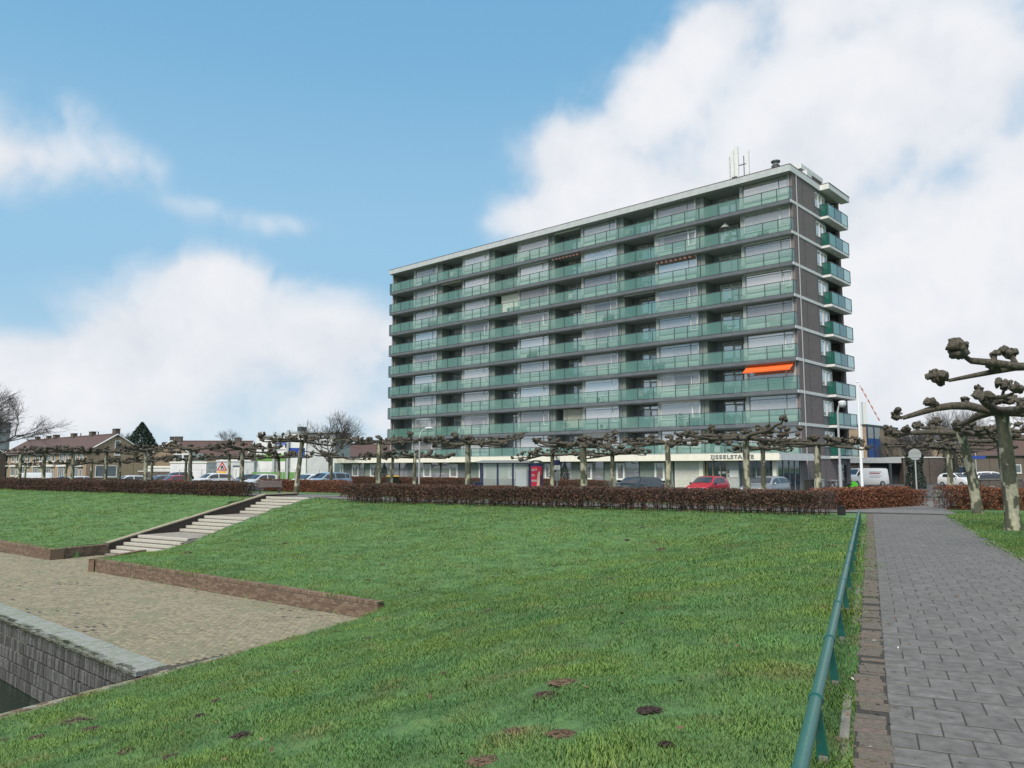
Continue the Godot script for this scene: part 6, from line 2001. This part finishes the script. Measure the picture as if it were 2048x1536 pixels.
func houses() -> void:
	rng.seed = 404
	# long terrace on the left with its gable towards us
	var dir := Vector3(-32, 0, -30).normalized()
	var g0 := Vector3(-66, -0.5, -130)
	var L := 46.0
	var mid := g0 + dir * L / 2
	var front: Array = []
	for i in 7:
		var x := L / 2 - 3.4 - i * 6.6
		front.append([x - 2.6, x + 0.2, 0.9, 2.5])
		front.append([x + 0.9, x + 1.8, 0.05, 2.2, "door"])
		front.append([x - 2.8, x + 2.2, 2.7, 3.0, "lintel"])
		front.append([x - 2.4, x - 0.4, 3.6, 4.75])
		front.append([x + 0.6, x + 2.0, 3.6, 4.75])
	house("long brown roofed terrace with its beige gable end towards the lawn", mid, TR, L, 9.2, 5.1, 8.0, M.house_brick, [[L / 2 - 0.6, 0.75, 0.9], [L / 2 - 11.0, 0.7, 0.75, 2.6], [L / 2 - 20.0, 0.7, 0.7, 3.4], [L / 2 - 29.5, 0.7, 0.7, 2.0], [L / 2 - 33.5, 0.5, 0.6], [L / 2 - 40, 0.6, 0.6]], front, [[-0.35, 0.55, 4.6, 7.0, "single"], [-3.2, 0.2, 1.0, 2.9, "single"]])
	house("far terrace with solar panel roof at the left picture edge", Vector3(-113, -0.5, -158), TR + 0.15, 26.0, 9.0, 5.0, 7.8, M.house_brick_dark, [[4, 0.6, 0.7], [-6, 0.6, 0.7]], [[-10, -7, 0.9, 2.5], [-4, -1, 0.9, 2.5], [3, 6, 0.9, 2.5]], [[-2, 1, 1, 2.6]])
	house("beige house with a brown roof between the conifer and the shop", Vector3(-57.5, -0.3, -150), 0.05, 15.5, 8.6, 4.6, 7.25, M.house_brick, [[-6.3, 0.65, 0.9], [4.9, 0.55, 0.7]], [[-4.0, -1.5, 0.9, 2.4], [1.0, 4.0, 0.9, 2.4], [0.6, 4.6, 2.6, 2.85, "lintel"]], [])
	house("beige house wing with its steep gable facing the parking", Vector3(-62.5, -0.3, -144.5), -1.25, 8.0, 8.2, 4.1, 7.1, M.house_brick, [[3.2, 0.5, 0.7]], [], [[-2.4, -0.3, 1.0, 2.4]])
	house("farther brown roofed houses behind the conifer", Vector3(-74, -0.3, -172), 0.1, 26.0, 9.0, 4.7, 7.0, M.house_brick_dark, [[-9, 0.6, 0.8], [-2, 0.6, 0.8], [7, 0.6, 0.8]], [[-8, -5, 1, 2.4], [0, 3, 1, 2.4]], [])
	house("low brown houses between the shop block and the tower", Vector3(-28.5, 0, -140), 0.08, 15.0, 9.0, 4.0, 6.0, M.house_brick_dark, [[-5.2, 0.55, 1.0], [-1.6, 0.65, 0.9], [1.4, 0.5, 0.9], [5.0, 0.55, 0.9]], [[-5, -2, 1, 2.4], [1, 4, 1, 2.4]], [])
	# white garden garage with a dark window by the beige houses
	var ga := block("white_shed", "white flat roofed shed with dark barred windows beside the beige gable", Vector3(-54.0, -0.3, -127.0), 0.0, [["wall", -3.6, 3.4, 0, 2.3, -3, 3, M.band], ["roof_edge", -3.7, 3.5, 2.3, 2.6, -3.1, 3.1, M.cream], ["upper_wall", 0.4, 3.4, 2.6, 4.6, -2.5, 2.8, M.band]])
	for k in 4:
		obj("window", mb().bx(0.7 + (k % 2) * 1.25, 1.7 + (k % 2) * 1.25, 3.0 + (k / 2) * 0.75, 3.6 + (k / 2) * 0.75, 2.8, 2.83), M.dark_glass, ga)
	block("garden_wall", "long brown garden wall with a pale coping behind the left cars", Vector3(-52.0, -0.3, -122.0), 0.0, [["wall", -6, 9, 0, 1.7, -0.15, 0.15, M.house_brick_dark], ["coping", -6.05, 9.05, 1.7, 1.86, -0.2, 0.2, M.cream_dim]])
	# shop block
	var s := block("shop_block", "white shop block with a green stripe and blue sign boards", Vector3(-33.3, -0.1, -112.0), -0.12, [["wall", -3.4, 1.8, 0, 6.6, -6, 0, M.shop_white], ["wall", 1.81, 4.5, 0, 7.0, -5, 1.2, M.shop_white], ["side_wall", 4.51, 8.6, 0, 6.9, -5.6, 1.0, M.shop_grey], ["annex", -9.0, -3.42, 0, 3.0, -4, 0.6, M.shop_grey], ["annex_roof", -9.1, -3.3, 3.0, 3.3, -4.1, 0.7, M.band], ["green_band", -3.42, 1.78, 3.1, 4.0, 0.0, 0.05, M.shop_green], ["green_base", -3.42, 3.6, 0.0, 1.5, 1.2, 1.27, M.shop_green], ["roof_edge", -3.5, 1.9, 6.6, 6.75, -6.1, 0.1, M.pipe], ["roof_edge", 1.8, 8.7, 7.0, 7.2, -5.7, 1.3, M.pipe], ["column", -0.75, -0.45, 0, 7.2, 0.1, 0.5, M.pipe], ["column", 1.75, 2.05, 0, 7.4, 1.25, 1.6, M.pipe], ["roof_unit", 2.2, 3.2, 7.2, 8.0, -2, -1, M.rail_dark], ["blue_sign", 1.95, 4.3, 3.6, 4.9, 1.2, 1.27, M.sign_blue], ["banner", -0.3, 1.7, 4.7, 6.1, 0.05, 0.1, M.band], ["banner_print", -0.25, 1.65, 5.3, 6.05, 0.1, 0.106, M.banner_blue], ["banner_figure", 0.1, 0.35, 4.95, 5.6, 0.106, 0.112, M.tyre], ["banner_figure", 0.9, 1.25, 4.95, 5.5, 0.106, 0.112, M.tyre], ["door", -6.4, -5.4, 0, 2.1, 0.6, 0.64, M.band], ["window_strip", -6.6, -4.9, 2.2, 2.45, 0.6, 0.63, M.dark_glass], ["dark_poster", 1.0, 1.7, 1.4, 3.2, 0.02, 0.06, M.tyre]])
	block("low_white_annex", "low white box building left of the shop block", Vector3(-46.5, -0.2, -112.0), -0.1, [["wall", -2.4, 3.0, 0, 2.9, -3, 0, M.shop_white], ["roof_edge", -2.5, 3.1, 2.9, 3.1, -3.1, 0.1, M.cream], ["dark_panel", 0.6, 1.0, 0.6, 1.6, 0.0, 0.04, M.tyre]])
	# pale flats behind the big bare tree
	var tf := block("distant_flats", "dark distant block of flats behind the far left bare tree", Vector3(-186, 0, -280), 0.6, [["wall", -14, 5, 0, 17.5, -6, 6, M.flats_dark], ["roof_edge", -14.1, 5.1, 17.5, 18.0, -6.1, 6.1, M.rail_dark]])
	for k in 5:
		for i in 4:
			obj("window", mb().bx(-12.5 + i * 4.5, -9.5 + i * 4.5, 2.5 + k * 3.0, 4.0 + k * 3.0, 6.0, 6.04), M.far_pane, tf)
	# right: buildings beyond the tower's end
	var br := block("brick_hall", "brown brick hall with a tall blue glazed side beyond the van", Vector3(50.8, 0, -112.0), -0.75, [["wall", -6.0, 0.0, 0, 8.0, -14, 0, M.house_brick], ["white_pipe", -0.75, -0.5, 0, 8.3, 0.0, 0.1, M.band], ["roof_edge", -6.1, 0.1, 8.0, 8.25, -14.1, 0.1, M.rail_dark]])
	for k in 2:
		obj("blue_panel", mb().bx(0.0, 0.1, 1.5, 6.2, -2.8 * k - 2.72, -2.8 * k - 0.02), M.blue_panel, br)
		obj("pale_panel", mb().bx(0.0, 0.08, 6.25, 7.9, -2.8 * k - 2.72, -2.8 * k - 0.02), M.panel_light, br)
		obj("mullion", mb().bx(0.0, 0.2, 1.5, 8.0, -2.8 * k - 0.08, -2.8 * k), M.navy, br)
	var gb := block("low_brown_building", "low flat roofed brown brick building behind the delivery van", Vector3(45.0, 0, -96.0), -0.1, [["wall", -9.0, -1.2, 0, 2.6, -6, 0, M.house_brick_dark], ["recess", -1.21, 2.6, 0, 2.6, -6, -1.4, M.loggia_dark], ["wall", 2.61, 8.6, 0, 3.2, -6, 0.4, M.house_brick_dark], ["coping", 2.5, 8.7, 3.2, 3.35, -6.1, 0.5, M.band], ["roof_edge", -9.1, 2.45, 2.6, 3.25, -6.1, 0.3, M.fascia_grey]])
	obj("column", mb().bx(1.0, 1.3, 0, 2.6, 0.0, 0.25), M.rail_dark, gb)
	var fh := block("far_flats", "distant grey balcony flats above the low brown building", Vector3(86.0, 0, -180.0), -0.3, [["wall", -7, 4, 0, 7.6, -8, 0, M.panel_light], ["roof_edge", -7.1, 4.1, 7.6, 8.0, -8.1, 0.2, M.pipe]])
	for k in 2:
		for i in 3:
			obj("window", mb().bx(-6.3 + i * 3.5, -3.8 + i * 3.5, 3.6 + k * 2.2, 5.0 + k * 2.2, 0.0, 0.04), M.far_pane, fh)
	block("beige_flats", "distant beige flat roofed building right of the blue hall", Vector3(87.0, 0, -165.0), -0.1, [["wall", -3.6, 8.0, 0, 6.7, -8, 0, M.house_brick], ["roof_edge", -3.7, 8.1, 6.7, 6.95, -8.1, 0.1, M.cream_dim], ["door", -3.2, -2.4, 1.0, 3.4, 0, 0.05, M.tyre]])
	house("distant houses with slate roofs beyond the right car park", Vector3(104.0, 0, -150.0), -0.5, 30.0, 10.0, 4.5, 8.2, M.house_brick_dark, [[-8, 0.6, 0.8], [4, 0.6, 0.8]], [[-9, -6, 1, 2.6], [-2, 1, 1, 2.6], [5, 8, 1, 2.6]], [])
	block("container", "dark blue container in the yard beyond the gap", Vector3(57.5, 0, -104.0), 0.1, [["box", -2.6, 2.6, 0.1, 2.1, -1.2, 1.2, M.navy], ["lid", -2.65, 2.65, 2.1, 2.25, -1.25, 1.25, M.pipe]])
	block("yard_wall", "low mossy wall before the right car park", Vector3(45.5, 0, -72.0), 0.35, [["wall", -3.5, 1.6, 0, 0.95, -0.2, 0.2, M.house_brick_dark], ["coping", -3.55, 1.65, 0.95, 1.03, -0.25, 0.25, M.concrete]])
func _init() -> void:
	HILLS = [[-3.87, -10.15, 0.15, 1, 0.7, "largest dark molehill with a peaked top on the lower left lawn"], [-6.49, -12.14, 0.20, 0, 0.4], [-5.63, -10.92, 0.12, 0, 0.35], [-7.43, -11.93, 0.10, 0, 0.35], [-6.47, -11.16, 0.12, 0, 0.35], [-4.01, -8.51, 0.09, 0, 0.35], [-4.27, -19.62, 0.13, 1, 0.55], [-2.84, -16.06, 0.09, 0, 0.35], [-4.57, -25.44, 0.11, 0, 0.35], [-0.46, -16.17, 0.10, 0, 0.4], [-1.04, -16.80, 0.09, 0, 0.35], [-1.57, -14.10, 0.10, 1, 0.5], [4.71, -24.83, 0.16, 0, 0.4], [6.75, -28.38, 0.08, 0, 0.35], [4.79, -29.04, 0.08, 0, 0.35], [2.36, -19.21, 0.07, 0, 0.35], [1.41, -10.24, 0.04, 1, 0.55], [0.30, -6.85, 0.10, 0, 0.35], [0.48, -7.31, 0.12, 2, 0.18], [0.04, -5.90, 0.08, 2, 0.2], [0.35, -5.71, 0.10, 2, 0.18], [-0.16, -5.40, 0.11, 2, 0.18], [-2.53, -7.70, 0.11, 1, 0.4], [3.97, -27.24, 0.09, 0, 0.35], [-4.45, -27.33, 0.09, 0, 0.35], [-13.36, -32.70, 0.16, 0, 0.35], [0.94, -5.00, 0.04, 1, 0.55], [-4.15, -11.50, 0.11, 0, 0.35], [-1.85, -18.66, 0.10, 0, 0.35], [0.07, -18.91, 0.08, 0, 0.35], [1.34, -24.70, 0.08, 0, 0.35], [1.01, -5.95, 0.08, 1, 0.4], [-0.75, -8.98, 0.06, 2, 0.18], [-9.32, -32.55, 0.11, 0, 0.35], [-3.50, -13.31, 0.10, 0, 0.35], [-3.25, -7.82, 0.08, 0, 0.35]]
func materials() -> void:
	wob.seed = 17
	wob.frequency = 0.5
	M.turf = grain([[0.0, 0.05, 0.08, 0.03], [0.35, 0.07, 0.145, 0.048], [0.6, 0.09, 0.18, 0.055], [0.85, 0.115, 0.185, 0.055], [1.0, 0.14, 0.15, 0.07]], 0.22, 0.95, 1, 2.0, 0.02, true)
	M.blade = vcol(flat(1, 1, 1, 0.75)); M.blade.backlight_enabled = true; M.blade.backlight = Color(0.5, 0.55, 0.3)
	M.leaf = vcol(flat(1, 1, 1, 0.7))
	M.twig = vcol(flat(1, 1, 1, 0.9))
	M.twig_far = flat(0.075, 0.07, 0.068, 0.95)
	M.twig_near = flat(0.06, 0.052, 0.045, 0.95)
	M.bark_crown = grain([[0.0, 0.024, 0.021, 0.017], [0.45, 0.058, 0.05, 0.04], [0.7, 0.1, 0.09, 0.068], [1.0, 0.22, 0.21, 0.16]], 0.7, 0.95, 63, 1.5, 0.03)
	M.soil = vcol(grain([[0.0, 0.05, 0.035, 0.028], [1.0, 0.16, 0.115, 0.085]], 2.0, 1.0, 65, 0.5))
	M.soil_dark = vcol(grain([[0.0, 0.025, 0.018, 0.016], [1.0, 0.085, 0.06, 0.05]], 2.0, 1.0, 67, 0.5))
	M.soil_red = vcol(grain([[0.0, 0.08, 0.055, 0.035], [1.0, 0.22, 0.15, 0.095]], 2.0, 1.0, 69, 0.5))
	M.joint = grain([[0.0, 0.02, 0.019, 0.016], [1.0, 0.055, 0.052, 0.043]], 1.5, 1.0, 72, 0.0, 0.03, true)
	M.paint_bark = vcol(flat(1, 1, 1, 0.9))
	M.sand = grain([[0.0, 0.03, 0.028, 0.022], [1.0, 0.10, 0.09, 0.07]], 0.8, 1.0, 71, 0.0, 0.02, true)
	for i in 4:
		var k: float = [0.93, 0.98, 1.02, 1.07][i]
		M["slab%d" % i] = grain([[0.0, 0.075 * k, 0.072 * k, 0.068 * k], [0.45, 0.122 * k, 0.118 * k, 0.113 * k], [0.7, 0.14 * k, 0.136 * k, 0.13 * k], [1.0, 0.2 * k, 0.195 * k, 0.185 * k]], 0.4, 0.85, 73 + i * 2, 0.25, 0.03, true)
	for i in 2:
		M["clink%d" % i] = grain([[0.0, 0.075, 0.066, 0.054], [1.0, 0.16 + 0.03 * i, 0.14, 0.112]], 1.2, 0.95, 83 + i * 2, 0.3, 0.03, true)
	M.paving = grain([[0.0, 0.11, 0.11, 0.108], [1.0, 0.19, 0.185, 0.18]], 0.25, 0.9, 87, 0.0, 0.02, true)
	M.asphalt = grain([[0.0, 0.05, 0.05, 0.053], [1.0, 0.10, 0.10, 0.10]], 0.2, 0.9, 88, 0.0, 0.02, true)
	M.concrete = grain([[0.0, 0.13, 0.122, 0.105], [1.0, 0.28, 0.265, 0.225]], 0.7, 0.9, 89, 0.2)
	M.coping = grain([[0.0, 0.24, 0.21, 0.15], [1.0, 0.42, 0.37, 0.27]], 0.7, 0.9, 91)
	M.step_c = grain([[0.0, 0.18, 0.165, 0.135], [1.0, 0.32, 0.3, 0.26]], 0.5, 0.9, 92)
	M.landing = grain([[0.0, 0.21, 0.19, 0.16], [1.0, 0.33, 0.3, 0.26]], 0.5, 0.9, 93)
	M.nosing = grain([[0.0, 0.33, 0.32, 0.27], [1.0, 0.52, 0.5, 0.44]], 0.8, 0.85, 94)
	var cob := [[0.235, 0.212, 0.142], [0.275, 0.25, 0.168], [0.25, 0.212, 0.155], [0.2, 0.183, 0.122], [0.205, 0.198, 0.13]]
	for i in 5:
		var c: Array = cob[i]
		M["cob%d" % i if i < 4 else "cobm"] = grain([[0.0, c[0] * 0.65, c[1] * 0.65, c[2] * 0.65], [1.0, c[0] * 1.3, c[1] * 1.3, c[2] * 1.3]], 0.5, 0.95, 96 + i, 0.0, 0.03, true)
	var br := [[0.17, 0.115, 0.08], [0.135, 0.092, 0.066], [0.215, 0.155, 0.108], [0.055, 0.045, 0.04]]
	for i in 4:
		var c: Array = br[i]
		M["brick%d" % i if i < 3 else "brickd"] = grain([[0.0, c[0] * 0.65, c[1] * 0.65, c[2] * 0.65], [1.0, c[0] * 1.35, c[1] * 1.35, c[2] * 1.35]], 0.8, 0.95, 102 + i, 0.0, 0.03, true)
	M.mortar = flat(0.13, 0.115, 0.095, 0.95)
	M.mortar_dark = flat(0.055, 0.055, 0.05, 0.95)
	M.stone_pale0 = grain([[0.0, 0.17, 0.185, 0.165], [1.0, 0.34, 0.36, 0.34]], 0.9, 0.9, 107, 0.2, 0.03, true)
	M.stone_pale1 = grain([[0.0, 0.14, 0.16, 0.12], [1.0, 0.3, 0.32, 0.28]], 0.9, 0.9, 109, 0.2, 0.03, true)
	for i in 3:
		var k: float = [0.68, 1.0, 1.45][i]
		M["basalt%d" % i] = grain([[0.0, 0.045 * k, 0.047 * k, 0.045 * k], [0.6, 0.085 * k, 0.088 * k, 0.088 * k], [1.0, 0.13 * k, 0.132 * k, 0.12 * k]], 0.8, 0.9, 111 + i * 2, 0.5, 0.02, true)
	M.water = flat(0.012, 0.022, 0.014, 0.12)
	M.water.heightmap_enabled = true; M.water.heightmap_texture = grey_tex(0.02, 119); M.water.heightmap_scale = 0.8; M.water.uv1_triplanar = true; M.water.uv1_world_triplanar = true; M.water.uv1_scale = Vector3.ONE * 0.5
	# tower
	M.tower_brick = brick_mat([0.155, 0.132, 0.132], [0.21, 0.18, 0.18], 0.0)
	M.house_brick = brick_mat([0.29, 0.215, 0.15], [0.37, 0.285, 0.205], 0.1)
	M.house_brick_dark = brick_mat([0.10, 0.082, 0.072], [0.145, 0.12, 0.105], 0.2)
	M.roof_tile = grain([[0.0, 0.065, 0.04, 0.036], [1.0, 0.125, 0.08, 0.07]], 0.25, 0.9, 131, 0.0, 0.03)
	M.chimney = flat(0.095, 0.078, 0.068, 0.95)
	M.slab_edge = grain([[0.0, 0.085, 0.1, 0.115], [1.0, 0.125, 0.142, 0.16]], 0.15, 0.8, 133)
	M.soffit = grain([[0.0, 0.3, 0.32, 0.315], [1.0, 0.4, 0.42, 0.415]], 0.2, 0.9, 134)
	M.band = grain([[0.0, 0.58, 0.59, 0.59], [1.0, 0.72, 0.73, 0.72]], 0.25, 0.7, 135)
	M.fascia_grey = grain([[0.0, 0.36, 0.39, 0.40], [1.0, 0.47, 0.5, 0.51]], 0.2, 0.6, 136)
	M.cream = grain([[0.0, 0.68, 0.66, 0.56], [1.0, 0.8, 0.78, 0.68]], 0.2, 0.6, 137)
	M.cream_dim = grain([[0.0, 0.5, 0.5, 0.46], [1.0, 0.62, 0.61, 0.56]], 0.3, 0.8, 138)
	M.trim_red = flat(0.09, 0.045, 0.05, 0.6)
	M.gravel = flat(0.2, 0.19, 0.18, 1.0)
	M.panel_green = grain([[0.0, 0.17, 0.205, 0.18], [1.0, 0.24, 0.275, 0.245]], 0.3, 0.7, 139)
	M.panel_light = grain([[0.0, 0.3, 0.33, 0.32], [1.0, 0.42, 0.44, 0.43]], 0.3, 0.6, 140)
	M.panel_dark = flat(0.19, 0.215, 0.215, 0.7)
	M.panel_grey = grain([[0.0, 0.13, 0.145, 0.15], [1.0, 0.2, 0.215, 0.22]], 0.3, 0.65, 141)
	M.spandrel = grain([[0.0, 0.42, 0.5, 0.46], [1.0, 0.55, 0.63, 0.59]], 0.3, 0.5, 142)
	M.loggia = flat(0.24, 0.275, 0.285, 0.75)
	M.loggia_dark = flat(0.045, 0.05, 0.055, 0.8)
	M.render_in = flat(0.3, 0.32, 0.31, 0.9)
	M.room = flat(0.35, 0.33, 0.30, 0.95)
	M.frame_grey = flat(0.2, 0.22, 0.225, 0.5)
	M.frame_white = flat(0.72, 0.72, 0.70, 0.5)
	M.rail_dark = flat(0.045, 0.06, 0.065, 0.45)
	M.pipe = flat(0.36, 0.38, 0.39, 0.5)
	M.brass = flat(0.42, 0.33, 0.2, 0.45)
	M.curtain = flat(0.7, 0.7, 0.68, 0.9); M.curtain.backlight_enabled = true; M.curtain.backlight = Color(0.4, 0.4, 0.4)
	M.curtain_warm = flat(0.5, 0.44, 0.36, 0.9)
	M.curtain_dim = flat(0.38, 0.4, 0.42, 0.9)
	M.blind = flat(0.66, 0.65, 0.6, 0.8)
	M.pane = glass(0.80, 0.81, 0.82, 0.06, 0.02, 0.6)
	M.pane_warm = glass(0.86, 0.82, 0.80, 0.06, 0.02, 0.6)
	M.pane_deep = glass(0.58, 0.57, 0.60, 0.06, 0.02, 0.34)
	M.pane_mid = glass(0.7, 0.7, 0.71, 0.06, 0.02, 0.45)
	M.pane_clear = glass(0.6, 0.6, 0.62, 0.05, 0.02, 0.22)
	M.dark_glass = glass(0.10, 0.13, 0.16, 0.35, 0.02, 0.15)
	M.far_pane = flat(0.16, 0.19, 0.22, 0.08, 0.35)
	M.green = glass(0.14, 0.32, 0.265, 0.32, 0.05)
	M.green_b = glass(0.155, 0.345, 0.28, 0.28, 0.05)
	M.green_c = glass(0.12, 0.29, 0.25, 0.36, 0.05)
	M.green_deep = glass(0.02, 0.13, 0.10, 0.7, 0.05)
	M.green_pale = glass(0.22, 0.52, 0.46, 0.45, 0.05)
	M.green_grey = glass(0.17, 0.27, 0.28, 0.85, 0.1)
	M.orange = flat(0.9, 0.14, 0.025, 0.85); M.orange.backlight_enabled = true; M.orange.backlight = Color(0.5, 0.25, 0.12)
	M.paint = vcol(flat(1, 1, 1, 0.7))
	M.furn = flat(0.05, 0.06, 0.06, 0.7)
	M.furn_pale = flat(0.4, 0.42, 0.4, 0.7)
	M.clay = flat(0.2, 0.1, 0.06, 0.9)
	M.letter = flat(0.2, 0.205, 0.2, 0.5, 0.1)
	# cars and street
	for p in [["p_white", 0.72, 0.73, 0.74], ["p_red", 0.48, 0.012, 0.03], ["p_red2", 0.32, 0.02, 0.025], ["p_dark", 0.035, 0.042, 0.05], ["p_navy", 0.012, 0.018, 0.05], ["p_blue", 0.14, 0.2, 0.27], ["p_lblue", 0.3, 0.4, 0.5], ["p_silver", 0.26, 0.28, 0.31]]:
		var m := flat(p[1], p[2], p[3], 0.35, 0.15)
		m.clearcoat_enabled = true
		m.clearcoat = 0.8
		m.clearcoat_roughness = 0.05
		M[p[0]] = m
	M.car_glass = flat(0.02, 0.025, 0.03, 0.04); M.car_glass.metallic_specular = 0.9
	M.tyre = flat(0.018, 0.019, 0.02, 0.8)
	M.rim = flat(0.4, 0.41, 0.42, 0.35, 0.7)
	M.lamp_glass = flat(0.55, 0.57, 0.6, 0.15, 0.3)
	M.lamp_red = flat(0.4, 0.01, 0.015, 0.2)
	M.plate = flat(0.65, 0.5, 0.05, 0.6)
	M.van_text = flat(0.35, 0.36, 0.4, 0.6)
	M.van_text_red = flat(0.5, 0.16, 0.18, 0.6)
	M.green_paint = grain([[0.0, 0.008, 0.085, 0.068], [0.6, 0.011, 0.125, 0.10], [0.74, 0.016, 0.145, 0.115], [0.76, 0.10, 0.055, 0.03], [1.0, 0.07, 0.04, 0.025]], 1.3, 0.42, 151, 0.0, 0.03)
	M.green_paint.clearcoat_enabled = true; M.green_paint.clearcoat = 0.35; M.green_paint.clearcoat_roughness = 0.25
	M.green_dark = flat(0.01, 0.07, 0.045, 0.5)
	M.wood_grey = grain([[0.0, 0.11, 0.09, 0.085], [1.0, 0.2, 0.17, 0.16]], 1.0, 0.9, 153)
	M.navy = flat(0.02, 0.03, 0.095, 0.4)
	M.shelter_roof = flat(0.3, 0.33, 0.36, 0.4)
	M.shelter_glass = glass(0.5, 0.58, 0.56, 0.45, 0.06)
	M.sheet_pale = flat(0.5, 0.56, 0.58, 0.3)
	M.poster_red = flat(0.58, 0.03, 0.07, 0.4)
	M.white_gloss = flat(0.8, 0.81, 0.82, 0.3)
	M.crane_pale = flat(0.6, 0.6, 0.62, 0.7)
	M.sign_back = flat(0.32, 0.34, 0.35, 0.5, 0.3)
	M.sign_red = flat(0.55, 0.02, 0.02, 0.4)
	M.sign_yellow = flat(0.72, 0.42, 0.03, 0.5)
	M.sign_blue = flat(0.02, 0.06, 0.3, 0.4)
	M.banner_blue = flat(0.12, 0.2, 0.5, 0.5)
	M.blue_panel = flat(0.03, 0.11, 0.32, 0.25)
	M.scooter = flat(0.08, 0.45, 0.03, 0.3)
	M.shop_white = grain([[0.0, 0.6, 0.61, 0.62], [1.0, 0.74, 0.75, 0.75]], 0.1, 0.6, 155)
	M.shop_grey = grain([[0.0, 0.42, 0.44, 0.46], [1.0, 0.55, 0.57, 0.59]], 0.1, 0.6, 156)
	M.shop_green = flat(0.13, 0.28, 0.07, 0.5)
	M.flats_dark = flat(0.12, 0.13, 0.14, 0.9)

# brickwork too far off to tell brick from brick: tone only, in courses
func brick_mat(a: Array, b: Array, sd: float) -> StandardMaterial3D:
	var r := RandomNumberGenerator.new()
	r.seed = 500 + int(sd * 10)
	var im := Image.create(256, 256, false, Image.FORMAT_RGB8)
	for row in 32:
		for k in 13:
			var t := r.randf()
			var c := lin(lerpf(a[0], b[0], t), lerpf(a[1], b[1], t), lerpf(a[2], b[2], t))
			var off := 10 if row % 2 else 0
			im.fill_rect(Rect2i((k * 20 + off) % 256, row * 8, 20, 8), lin((a[0] + b[0]) * 0.4, (a[1] + b[1]) * 0.4, (a[2] + b[2]) * 0.4))
			im.fill_rect(Rect2i((k * 20 + off) % 256, row * 8, 19, 7), c)
	var m := StandardMaterial3D.new()
	m.albedo_texture = ImageTexture.create_from_image(im)
	m.roughness = 0.95
	m.uv1_triplanar = true
	m.uv1_triplanar_sharpness = 8.0
	m.uv1_scale = Vector3(0.36, 0.47, 0.36)
	return m

func _ready() -> void:
	# camera: phone lens, tilted up a little
	var cam := Camera3D.new()
	cam.name = "camera"
	cam.fov = 52.40
	cam.far = 3000.0
	cam.near = 0.05
	add_child(cam)
	cam.position = Vector3(0, 2.05, 0)
	cam.rotation = Vector3(0.1066, 0, 0)
	cam.current = true
	# sky
	var env := Environment.new()
	var pan := PanoramaSkyMaterial.new()
	pan.panorama = ImageTexture.create_from_image(sky_map())
	pan.energy_multiplier = 0.9
	var sky := Sky.new()
	sky.sky_material = pan
	env.sky = sky
	env.background_mode = Environment.BG_SKY
	env.tonemap_mode = Environment.TONE_MAPPER_LINEAR
	env.tonemap_exposure = 1.15
	env.sdfgi_enabled = true
	env.ssao_enabled = true
	env.ssil_enabled = true
	var we := WorldEnvironment.new()
	we.name = "surroundings"
	we.environment = env
	add_child(we)
	# the sun, veiled by cloud: high behind the camera's left shoulder
	var sun := DirectionalLight3D.new()
	sun.name = "sun"
	sun.light_energy = 1.2
	sun.light_color = Color(1.0, 0.965, 0.91)
	sun.light_angular_distance = 25.0
	sun.shadow_enabled = true
	add_child(sun)
	sun.rotation_degrees = Vector3(-48.0, -28.0, 0)
	materials()
	tufts = [blades(1, 64, 0.13, 0.045, 0.0021), blades(2, 64, 0.13, 0.036, 0.0023), blades(3, 56, 0.13, 0.052, 0.0019)]
	terrain()
	paving()
	terrace()
	park_walls()
	tower()
	wing()
	houses()
	hedges()
	pollards()
	other_trees()
	cars()
	furniture()
	molehills()
	litter()
	lawn_grass()
